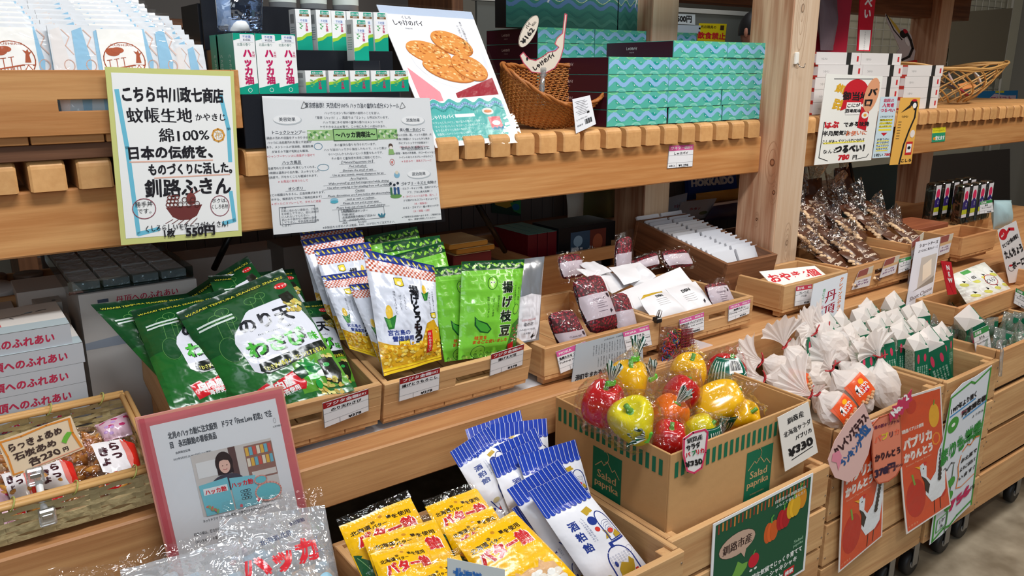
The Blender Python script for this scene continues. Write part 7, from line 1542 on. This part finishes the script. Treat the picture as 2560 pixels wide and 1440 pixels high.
a.t(BR_, 20, 46, 28, 'らっきょあめ', b=.03, w=142); a.t(BR_, 24, 80, 27, '石炭あめ', b=.03, w=112); a.t(BR_, 52, 114, 30, '各230', b=.03, w=84); a.t(BR_, 146, 112, 17, '円', b=.03); a.p((110, 180, 60), 150, 76, 162, 60, 174, 50, 186, 56, 178, 66, 168, 76, 160, 88)
tg = sheet('candy_price_card', Q((-8, 1104), (177, 1039), (212, 1121), (31, 1194), 1.135, 1.13), (232, 206, 172), a, 'cream card with an orange painted border, 230 yen, clipped on the bamboo basket', 'price card', th=.001)
mb = MB(); c0, c1 = at(86, 1180, 1.123), at(118, 1288, 1.105)
for c in (c0+V((0, 0, -.004)), c1): mb.box(c-V((.010, .006, .014)), c+V((.010, .004, .010)), CLR, .003); mb.box(c-V((.006, .0075, .002)), c+V((.006, -.005, .004)), mat('mirror_steel', (200, 204, 206), .12, 1), .001)
mb.tube([c0+V((.003, 0, -.014)), (c0+c1)/2, c1+V((-.002, 0, .010))], .0045, mat('white_joint', (226, 226, 224), .4), 8); mb.build('double_clip', tg)
# ================================================================ white twisted paper bags of fried dough
m, n, l = newmat('glassine_paper'); b = n['Principled BSDF']; b.inputs['Base Color'].default_value = lin((250, 243, 238)); b.inputs['Roughness'].default_value = .42
out = n['Material Output']; tr = n.new('ShaderNodeBsdfTransparent'); tl_ = n.new('ShaderNodeBsdfTranslucent'); tl_.inputs[0].default_value = lin((240, 226, 216)); mx = n.new('ShaderNodeMixShader'); mx.inputs[0].default_value = .3
m2 = n.new('ShaderNodeMixShader'); m2.inputs[0].default_value = .13; l.new(b.outputs[0], mx.inputs[1]); l.new(tl_.outputs[0], mx.inputs[2]); l.new(mx.outputs[0], m2.inputs[1]); l.new(tr.outputs[0], m2.inputs[2]); l.new(m2.outputs[0], out.inputs[0])
GLS = m; REDT = mat('red_tie', (176, 34, 40), .4); DOUGH = mat('fried_dough', (206, 160, 116), .6, 0, .3, .3, 90); TAN = mat('dough_tint', (226, 198, 172), .55, 0, .3, .25, 60)
ka = Art(60, 60, 1); ka.p((226, 84, 36), 4, 6, 52, 2, 58, 50, 10, 58); ka.e((240, 170, 30), 20, 16, 8, 7); ka.e((206, 30, 40), 22, 40, 9, 8); ka.t(WHT, 26, 32, 11, 'パプリカ', 'c', .05, w=36); ka.t(WHT, 30, 43, 10, 'かりんとう', 'c', .05, w=36); ka.p(WHT, 36, 14, 44, 18, 50, 34, 42, 30, 40, 44, 36, 28); ka.p(BLK, 40, 22, 48, 26, 44, 34)
def twist(tie, Y, fan, fl, body, bl, bwid, lb, label=False, seed=0, dy=0, stick=False):
    "tie: pixel of the red tie; fan/body: directions in the picture plane turned into space"
    Y = min(Y, 1.03-.05*(1.12-Y)); T = at(tie[0], tie[1], Y); s_ = (T-CP).dot(FW)/FPX
    D = lambda px, py, q=0: (RT*px - UP*py + FW*q).normalized()
    F = D(*fan); B = D(*body); N = V((-.35, -.75, .55)).normalized(); root = empty('paper_snack_bag', MX.Translation(T), lb, 'snack bag', 'white twisted paper snack bags')
    fl *= s_*1.15; bl *= s_*1.05; bwid *= s_*1.1
    sd_ = F.cross(N).normalized(); up_ = sd_.cross(F); mb = MB(); rr = random.Random(seed)
    ph0 = rr.random()*6; K = 7+seed % 4; sp_a = 1.25 if seed % 2 else 1.0
    def fanp(u, v):
        a_ = (u-.5)*2*sp_a*(v**.35); r_ = fl*v*(1+.07*math.sin(u*K*6.283+ph0)+.05*math.sin(u*17+seed)); pl = math.sin(u*K*6.283+ph0)*.0045*v+.010*math.sin(u*5+seed)*v
        return F*(r_*math.cos(a_))+sd_*(r_*math.sin(a_)+(.004*(u-.5)))+up_*(pl+.012*v*v)
    mb.grid(fanp, 40, 5, GLS, False)
    if stick: mb = MB(); mb.grid(lambda u, v: F*(fl*v)+sd_*((.006+.004*v)*math.sin(u*6.283)*(1.5))+up_*(.004*math.cos(u*6.283)), 14, 5, GLS, False)
    mb.build('twisted_top', root)
    sb = B.cross(N).normalized(); ub = sb.cross(B); so = V((seed*1.3, seed, 0)); mb = MB()
    def bod(u, v, h=0):
        a_ = u*2*math.pi; k = math.sin(math.pi*min(v*.93+.05, 1))**.7 if v > .25 else .12+.88*(math.sin(math.pi*min(v*.93+.05, 1))**.7)*(v/.25)
        nz = 1+.26*noise.noise(V((math.cos(a_)*1.8, math.sin(a_)*1.8, v*3.5))+so)-.22*abs(noise.noise(V((math.cos(a_)*4, math.sin(a_)*4, v*5))+so))
        return B*(bl*v)+sb*(math.cos(a_)*bwid*.5*k*nz)+ub*(math.sin(a_)*(bwid*.34*k*nz+h))
    mb.grid(lambda u, v: bod(u, v), 22, 11, GLS, False); bo = mb.build('paper_body', root)
    mb = MB(); mb.grid(lambda u, v: B*(bl*(.3+.62*v))+sb*(math.cos(u*6.283)*bwid*.36*math.sin(math.pi*(.08+.84*v))**.6)+ub*(math.sin(u*6.283)*bwid*.22*math.sin(math.pi*(.08+.84*v))**.6*(1+.2*math.sin(u*23+v*17))), 20, 10, TAN, True); mb.build('dough_sticks', root)
    mb = MB(); mb.tube([V(sb*math.cos(t_)*.0065+ub*math.sin(t_)*.005) for t_ in [k*6.2832/12 for k in range(13)]], .0016, REDT, 5, False)
    for sg in (-1, 1): mb.tube([V((0, 0, 0)), sb*sg*.011+ub*.005+F*.004, sb*sg*.019+ub*.007+F*(.004+.008*rr.random())], .0017, REDT, 5)
    mb.build('red_tie', root)
    if label:
        f3 = lambda u, v, h=0: B*(bl*(.32+.42*v))+sb*((u-.5)*bwid*.62)+ub*(bwid*.345*math.sqrt(max(.05, 1-((u-.5)*1.1)**2))*(math.sin(math.pi*(.37+.40*v)))**.6*1.05+.003+h)
        mb = MB(); mb.grid(lambda u, v: f3(u, v), 8, 6, mat('orange_sticker', (228, 90, 40), .35, 0, .5)); st_ = mb.build('orange_label', root); ka.bake('label_print', f3, st_, cu=8, cv=6)
        mb = MB(); 
        for k in range(9):
            c = f3(.2+.1*k, .98+.06*(k % 3), .001); mb.lathe([(0, -.004), (.004, -.002), (.0045, .001), (.002, .004), (0, .0045)], DOUGH, c, 7)
        mb.build('dough_pieces', root)['kind'] = 'stuff'
    return root
TW = [
 # tie, Y, fan dir, fan len, body dir, body len, width, label, lb, stick
 ((1905, 902), 1.06, (-1, -.1), 60, (.9, .5, .3), 100, 70, 0, 'rearmost left white paper bag behind the cardboard box corner', 0),
 ((1962, 866), 1.10, (-.3, -1), 62, (.6, .7, .3), 110, 75, 0, 'white paper bag with its fan pointing straight up by the post', 0),
 ((2040, 830), 1.12, (-1, -.5), 55, (.8, .7, .2), 120, 80, 0, 'tall rear white paper bag, fan turned toward the post', 0),
 ((2070, 824), 1.13, (-.9, -.35), 60, (.9, .6, .2), 120, 75, 0, 'white paper bag with a wide flat fold near the post', 0),
 ((1912, 945), .98, (-1, .3), 55, (1, .25, .1), 130, 88, 1, 'white paper bag lying left with a bright orange label and bird drawing', 0),
 ((2097, 905), .98, (-1, -.25), 78, (.8, .8, -.2), 110, 84, 0, 'white paper bag in the middle, its big fan opening to the left', 0),
 ((2104, 860), 1.06, (-.7, -1), 50, (.7, .9, .1), 130, 84, 1, 'rear white paper bag with an orange label in shade', 0),
 ((2028, 988), .88, (-1, -.6), 88, (.6, .35, -.1), 60, 60, 0, 'white paper bag at the box edge, fan spread wide to the left', 0),
 ((2080, 925), .92, (-.6, -.7), 40, (.8, .9, -.2), 128, 96, 1, 'large white paper bag with the whitest bird label in the centre front', 0),
 ((2046, 985), .86, (-.2, -.6), 20, (.75, .7, -.1), 108, 92, 1, 'round white paper bag lowest beside the cream price sign', 0),
 ((2204, 880), 1.00, (-.35, -1), 84, (.25, 1, -.1), 130, 70, 0, 'white paper bag standing with its tall fan beside the green packs', 0),
 ((2241, 879), .96, (.15, -.35, -.9), 60, (-.2, 1, .2), 110, 72, 0, 'white paper bag with a round rosette fan facing the aisle', 0),
 ((2200, 893), .93, (-.6, -1), 60, (.15, 1, -.1), 130, 74, 0, 'white paper bag hanging over the crate front below the fans', 0),
 ((2303, 922), .90, (.45, -1), 66, (-.7, 1, 0), 100, 48, 0, 'white paper bag rolled into a narrow upright stick', 1),
 ((2150, 850), 1.04, (-.2, -1), 52, (.2, 1, .1), 120, 74, 0, 'white paper bag at the rear right centre', 0),
 ((2165, 905), .95, (-.9, -.9), 50, (.4, 1, -.1), 120, 72, 0, 'white paper bag between the labelled bag and the rosette', 0),
 ((2000, 905), 1.02, (-.8, -.7), 52, (.8, .8, 0), 100, 76, 0, 'white paper bag behind the bright bird label', 0)]
for i, (t_, Y, f_, fl, b_, bl, bw2, la2, lb, stk) in enumerate(TW): twist(t_, Y, f_, fl, b_, bl, bw2, lb, bool(la2), i*3+1, stick=bool(stk))
# ================================================================ green jelly packs
m, n, l = newmat('speckled_jelly'); b = n['Principled BSDF']; b.inputs['Roughness'].default_value = .3
tc = n.new('ShaderNodeTexCoord'); nz = n.new('ShaderNodeTexNoise'); nz.inputs['Scale'].default_value = 260; nz.inputs['Detail'].default_value = 3; rp = n.new('ShaderNodeValToRGB')
rp.color_ramp.elements[0].color = lin((122, 130, 108)); rp.color_ramp.elements[1].color = lin((186, 190, 172)); rp.color_ramp.elements[0].position = .35; rp.color_ramp.elements[1].position = .62
l.new(tc.outputs['Object'], nz.inputs['Vector']); l.new(nz.outputs['Fac'], rp.inputs['Fac']); l.new(rp.outputs['Color'], b.inputs['Base Color']); JEL = m
gl = Art(50, 130, 2); gl.r((14, 100, 70), 0, 0, 50, 130); gl.e((206, 60, 90), 12, 26, 4.5, 14); gl.e((206, 60, 90), 36, 26, 4.5, 12)
for i in range(5): gl.v((190, 220, 200), 10+i*8, 48, 6, ['阿寒湖のまりも', 'ようかん羊羹', 'ひとくち緑の', 'ゼリー寄せの', 'お菓子です'][i], gap=1.05, b=.02)
def jelly_proto():
    o = MB().box((0, 0, 0), (.046, .032, .115), JEL, .004).build('jelly_pack')
    MB().box((.0462, .001, .002), (.0466, .031, .113), mat('green_card', (14, 100, 70), .35), 0).box((.001, -.0006, .002), (.045, -.0002, .113), mat('green_card', (14, 100, 70), .35), 0).build('green_label', o)
    gl.bake('label_print', flat([(.001, -.0007, .113), (.045, -.0007, .113), (.045, -.0007, .002), (.001, -.0007, .002)]), o)
    mb = MB(); mb.add([(0, 0, .113), (.046, 0, .113), (.046, .032, .113), (0, .032, .113), (-.004, .020, .142), (.040, .024, .150), (.020, .004, .133)], [(0, 1, 6), (1, 5, 6), (5, 4, 6), (4, 0, 6), (1, 2, 5), (2, 3, 4, 5), (3, 0, 4)], GLS); mb.build('paper_fold', o)
    mb = MB(); mb.add([(.030, .0035, .126), (.046, .003, .118), (.044, .022, .143), (.030, .016, .142)], [(0, 1, 2, 3)], mat('green_card', (14, 100, 70), .35)); mb.build('green_corner', o); return o
JP = jelly_proto(); first = True; k = 0; cnt = 0; rnd = random.Random(77)
slots = []
for j in range(7):
    Y = .842+.042*j
    for i in range(10):
        X = 1.60+.050*i+.012*(j % 2)
        if j < 1 and X > 1.86: continue
        if j < 2 and X < 1.86: continue
        if j < 4 and X < 1.70: continue
        if X > 2.04-(.02 if j < 2 else 0): continue
        if X < 1.99 and Y > 1.07 and X > 1.6 and j > 5: continue
        if Y > 1.045: continue
        slots.append((X, Y, j, i))
for X, Y, j, i in slots:
    zb = .4625+.018*j if X > 1.82 else .452+.012*j
    if X < 1.82: zb = .458+.018*j
    o = JP if first else copy_tree(JP); first = False; cnt += 1
    o.matrix_world = MX.Translation((X, Y, zb)) @ MX.Rotation(R(rnd.uniform(-16, -4)), 4, 'X') @ MX.Rotation(R(rnd.uniform(-8, 8)), 4, 'Y') @ MX.Rotation(R(rnd.uniform(-22, 8)), 4, 'Z')
    tag(o, 'green-labelled jelly pack with a white paper fold, row %s from the front, place %s' % (ORD[j], ORD[i]), 'jelly pack', 'green-labelled jelly packs')
# leaning front ones
for q, Y, lb in (((2290, 880), .87, 'large green-labelled jelly pack leaning at the crate front, left one'), ((2386, 815), .90, 'large green-labelled jelly pack leaning at the crate front, right one')):
    o = copy_tree(JP); p_ = at(q[0]+70, q[1]+105, Y); o.matrix_world = MX.Translation(p_+V((-.03, 0, -.02))) @ MX.Rotation(R(-10), 4, 'X') @ MX.Rotation(R(-20), 4, 'Y') @ MX.Rotation(R(-24), 4, 'Z') @ MX.Scale(1.3, 4); tag(o, lb, 'jelly pack', 'green-labelled jelly packs')
# small clear jelly sachets in the right crate
CS = film('sachet_film', (226, 236, 226), .16, .08, 1.0, 40, .10); GB = mat('green_jelly', (60, 120, 84), .25)
sp_ = None; k = 0
for j in range(7):
    for i in range(9):
        X = 2.14+.046*i+rnd.uniform(-.008, .008); Y = .835+.042*j+rnd.uniform(-.006, .006); zb = .5+.008*j+rnd.uniform(-.004, .01)
        if sp_ is None:
            q = [V((-.026, 0, .06)), V((.026, 0, .06)), V((.026, 0, 0)), V((-.026, 0, 0))]
            o = sp_ = bag('jelly_sachet', q, .016, CS, None, 'x', 'sachet', 'clear jelly sachets', 5, nu=8, nv=8, wr=.004); MB().box((-.014, -.002, .008), (.014, .007, .036), GB, .003).box((.004, -.0045, .034), (.02, -.004, .05), mat('green_card', (14, 100, 70), .35), 0).build('green_jelly', o)
        else: o = copy_tree(sp_)
        o.matrix_world = MX.Translation((X, Y, zb)) @ MX.Rotation(R(rnd.uniform(-50, 50)), 4, 'Z') @ MX.Rotation(R(rnd.uniform(-45, 20)), 4, 'X') @ MX.Rotation(R(rnd.uniform(-30, 30)), 4, 'Y')
        tag(o, 'clear sachet of green jelly, row %s from the front, place %s in the right crate' % (ORD[j], ORD[i]), 'sachet', 'clear jelly sachets')
gprice(((2432, 830), (2470, 812), (2478, 870), (2440, 890)), .86, 'green-headed price card standing among the clear jelly sachets', 'まりも', '¥756')
o = MB().tube([at(2495, 855, .80), at(2505, 875, .79), at(2500, 940, .785)], .004, CLR, 6).box(at(2498, 860, .79)-V((.008, .004, .01)), at(2498, 860, .79)+V((.008, .004, .01)), CLR, .002).build('clear_clip'); tag(o, 'clear plastic clip at the crate corner above the green poster', 'clip')
# ================================================================ signs on the right crates
YS = .790
a = Art(105, 300, 1); OG = (214, 74, 34); a.r((232, 226, 224), 0, 0, 105, 300); a.r(OG, 3, 4, 102, 296)
def kar(a):
    a.e((196, 50, 30), 30, 24, 12, 16); a.e((232, 170, 40), 84, 62, 13, 28); a.l((110, 150, 50), 3, 84, 36, 86, 26); a.ring((232, 140, 40), 3, 86, 118, 9, 14, n=8)
    a.t((240, 228, 220), 30, 76, 9, '釧路産パプリカ使用', 'c', .03, w=54); a.t((244, 238, 232), 42, 112, 26, 'パプリカ', 'c', .05, w=66); a.t((244, 238, 232), 42, 140, 22, 'かりんとう', 'c', .05, w=66); a.t((240, 180, 150), 42, 152, 6, 'Kushiro Paprika Karinto', 'c', w=60)
    a.e((190, 36, 22), 28, 232, 22, 44); a.l((120, 160, 60), 4, 28, 200, 24, 176); a.e((190, 36, 22), 88, 252, 10, 14)
    a.p((226, 232, 238), 42, 164, 52, 160, 58, 172, 56, 196, 64, 210, 78, 196, 88, 150, 102, 128, 102, 196, 96, 250, 84, 262, 62, 262, 50, 236, 54, 206, 44, 190); a.p(BLK, 44, 188, 54, 200, 62, 218, 56, 238, 50, 226, 50, 206); a.e(BLK, 50, 174, 1.6); a.p((236, 170, 40), 42, 172, 30, 160, 44, 166); a.p((206, 40, 40), 50, 160, 60, 162, 54, 170)
    for k in range(8): a.e(BLK, 96-k*1.6, 152+k*9, 4.5, 6, 7)
    a.l(BLK, 1.4, 68, 262, 66, 292); a.l(BLK, 1.4, 82, 262, 80, 290); a.t((240, 190, 150), 16, 290, 6, 'イラスト', 'c')
    return a
kar(a); KA = a
sheet('snack_poster', Q((2111, 1078), (2214, 1038), (2205, 1340), (2096, 1432), YS, .788), (232, 226, 224), KA, 'orange crane and pepper poster partly covered by the oval signs', 'poster', th=.0012)
sheet('snack_poster', Q((2245, 998), (2352, 966), (2377, 1262), (2266, 1336), .786, .78), (232, 226, 224), KA, 'orange poster of a crane and a red pepper, fully visible beside the green-lettered one', 'poster', th=.0012, bow=-.004)
a = Art(115, 205); a.hand = .04; PKX = (226, 186, 180)
ov2 = [88, 2, 98, 25, 114, 65, 100, 129, 77, 176, 50, 201, 16, 188, 4, 160, 0, 143, 16, 96, 50, 42]
a.t((60, 30, 36), 62, 84, 21, 'クレインズテラス', 'c', .05, w=120, rot=-.88); a.t((40, 90, 150), 62, 130, 19, 'ランキング', 'c', .05, w=76, rot=-.85); a.t((40, 90, 150), 92, 80, 26, '2位', 'c', .05, w=40, rot=-.85)
a.p((226, 140, 160), 10, 128, 26, 118, 32, 132, 30, 150, 24, 170, 20, 150, 8, 146)
sheet('oval_rank_sign', Q((2070, 1005), (2185, 1005), (2185, 1210), (2070, 1210), .778), PKX, a, 'pale pink petal-shaped handwritten sign with blue lettering', 'sign', th=.001, outline=outl(ov2, 115, 205))
a = Art(80, 180); a.hand = .04; SL = (226, 132, 104)
o3 = [2, 18, 20, 4, 60, 0, 76, 14, 79, 70, 78, 150, 62, 172, 40, 179, 14, 174, 3, 152, 0, 90]
a.l((186, 90, 60), 3, *[v for i in range(0, len(o3), 2) for v in (40+(o3[i]-40)*.97, 90+(o3[i+1]-90)*.98)], close=True)
a.t((110, 40, 70), 40, 30, 9, '道の駅オリジナル', 'c', .03, w=66); a.t((236, 110, 80), 16, 64, 18, 'パ', 'c', .04); a.t((226, 200, 60), 34, 62, 18, 'プ', 'c', .05); a.t((110, 60, 70), 50, 62, 16, 'リ', 'c', .04); a.t((236, 110, 80), 66, 60, 16, 'カ', 'c', .03)
a.t((60, 26, 40), 40, 112, 20, 'かりんとう', 'c', .05, w=66); a.t((50, 30, 60), 32, 152, 24, '378円', 'c', .06, w=52); a.t((50, 30, 60), 68, 148, 8, '(税込)', 'c', .02)
sheet('rounded_price_sign', Q((2178, 1044), (2254, 1024), (2258, 1190), (2182, 1222), .781), SL, a, 'salmon-coloured rounded price sign, 378 yen, hanging over the orange posters', 'sign', th=.001, outline=outl(o3, 80, 180))
a = Art(60, 74); bs = [0, 54, 10, 44, 8, 36, 20, 34, 24, 22, 34, 24, 40, 10, 48, 12, 58, 0, 56, 16, 60, 26, 50, 32, 50, 44, 38, 46, 34, 58, 24, 56, 18, 68, 10, 62, 2, 72]
a.t(WHT, 22, 50, 19, 'No.', 'c', .06, w=28, rot=-.7); a.t(WHT, 46, 24, 19, '2', 'c', .05, rot=-.5)
sheet('rank_burst_tag', Q((2222, 978), (2282, 972), (2282, 1050), (2224, 1058), .776), (196, 50, 90), a, 'crimson burst-shaped tag reading No. 2 above the salmon sign', 'tag', th=.001, outline=outl(bs, 60, 74))
a = Art(100, 330); a.hand = .05; GG = (70, 150, 60)
a.l(GG, 4, 6, 20, 4, 110, 4, 180, 8, 326); a.l(GG, 4, 6, 20, 50, 10, 60, 18, 96, 4); a.l(GG, 3, 96, 6, 94, 120, 92, 210, 94, 318); a.l(GG, 5, 8, 324, 30, 316, 44, 322, 60, 312, 92, 306)
a.t(BLK, 40, 52, 14, '1997年より続く', 'c', .03, w=56, rot=-.1); a.l((60, 140, 200), 3, 10, 60, 66, 54); a.t(BLK, 66, 74, 15, '阿寒湖名物', 'c', .04, w=54, rot=-.1); a.l((60, 140, 200), 3, 42, 82, 94, 76); a.t(BLK, 78, 96, 7, 'ようかん', 'c', .02)
a.e(GG, 20, 82, 12, 16); a.e((232, 236, 230), 20, 82, 4); a.t((50, 140, 60), 48, 150, 38, 'まりも羊羹', 'c', .05, w=88, rot=-.12); a.t((200, 80, 110), 34, 70, 8, 'から')
a.l((120, 120, 120), 3, 6, 176, 14, 170, 20, 178, 28, 168, 36, 174); a.l((90, 110, 90), 2, 34, 176, 34, 330); a.r((40, 130, 70), 12, 206, 40, 208); a.p(RS, 20, 216, 26, 232, 14, 232); a.p(RS, 20, 236, 26, 252, 14, 252)
for y in (214, 246, 268): a.e(GG, 34, y, 8, 11)
a.l((226, 130, 60), 2.5, 52, 160, 62, 152, 70, 158, 80, 148, 90, 152); a.l((226, 130, 60), 2, 50, 168, 46, 190, 50, 214, 48, 240, 60, 246, 90, 240)
for i, s_ in enumerate(['お土産で', 'よろこばれて', 'います！']): a.t(BLK, 70, 186+i*20, 10, s_, 'c', .03, w=36)
a.t((190, 40, 90), 62, 282, 30, '756', 'c', .05, w=46, rot=-.15); a.t(BLK, 90, 276, 11, '円', 'c', .03); a.ring(GG, 2, 24, 296, 16, 20, n=4, a0=.785, a1=7.07); a.t(BLK, 24, 294, 9, '1ケ', 'c', .03); a.t(BLK, 24, 306, 9, 'ん', 'c', .03)
o4 = [6, 14, 30, 2, 60, 4, 98, 0, 97, 120, 95, 220, 96, 318, 60, 322, 30, 330, 3, 328, 2, 200, 0, 110]
sheet('green_lettered_poster', Q((2374, 975), (2482, 912), (2432, 1268), (2320, 1368), .785, .785), (216, 222, 230), a, 'pale poster with a green painted border and green lettering, 756 yen', 'poster', th=.001, outline=outl(o4, 100, 330))
# a shopper glimpsed beyond the far post
SK = mat('skin', (190, 128, 104), .55); HR = mat('black_hair', (24, 20, 20), .5); JK = mat('dark_jacket', (40, 42, 50), .7)
hp = at(1888, 80, 3.3); per_ = MX.Translation((hp.x, hp.y, 0))
mb = MB(per_); H0 = hp.z
prof = [(.02, 0), (.07, .01), (.085, .4), (.10, .8), (.17, .95), (.18, 1.1), (.20, H0-.36), (.19, H0-.26), (.12, H0-.20), (.058, H0-.17), (.055, H0-.10)]
mb.lathe([(0, 0)]+prof+[(.0, H0-.10)], JK, n=28, sx=1.1, sy=.7); pe = mb.build('person'); tag(pe, 'person in a dark jacket standing far behind, ear and dark hair beside the post', 'person')
mb = MB(per_)
def hd(u, v):
    th_ = 2*math.pi*u; ph = math.pi*v; d = V((math.sin(ph)*math.cos(th_), math.sin(ph)*math.sin(th_), math.cos(ph)))
    r_ = V((d.x*.078, d.y*.095, d.z*.115)); 
    if d.y < -.6: r_.y -= .012*max(0, 1-abs(d.z)*3)*max(0, 1-abs(d.x)*5)
    return r_+V((0, 0, H0))
mb.grid(hd, 28, 20, SK); mb.build('head', pe)
mb = MB(per_); mb.grid(lambda u, v: V((math.sin(v*1.75)*math.cos(u*6.283)*.086, math.sin(v*1.75)*math.sin(u*6.283)*.10+.012, math.cos(v*1.75)*.125))+V((0, 0, H0+.004)), 28, 10, HR); mb.build('hair', pe)
for sx_ in (-1, 1): MB(per_).lathe([(0, -.03), (.012, -.02), (.016, 0), (.012, .022), (0, .03)], SK, (sx_*.082, .005, H0-.005), 10, .5, 1).build('ear', pe)
for sx_ in (-1, 1):
    mb = MB(per_); mb.tube([(sx_*.19, 0, H0-.27), (sx_*.235, .01, H0-.50), (sx_*.22, -.05, H0-.74)], [.05, .042, .032], JK, 10); mb.build('sleeve', pe)
    mb = MB(per_); mb.tube([(sx_*.22, -.05, H0-.74), (sx_*.215, -.065, H0-.82)], [.026, .03], SK, 8)
    for f_ in range(4): mb.tube([(sx_*.215+(f_-1.5)*.012, -.068, H0-.80), (sx_*.215+(f_-1.5)*.013, -.075, H0-.86), (sx_*.212+(f_-1.5)*.012, -.066, H0-.885-.006*(f_ in (1, 2)))], .0065, SK, 5)
    mb.build('hand', pe)
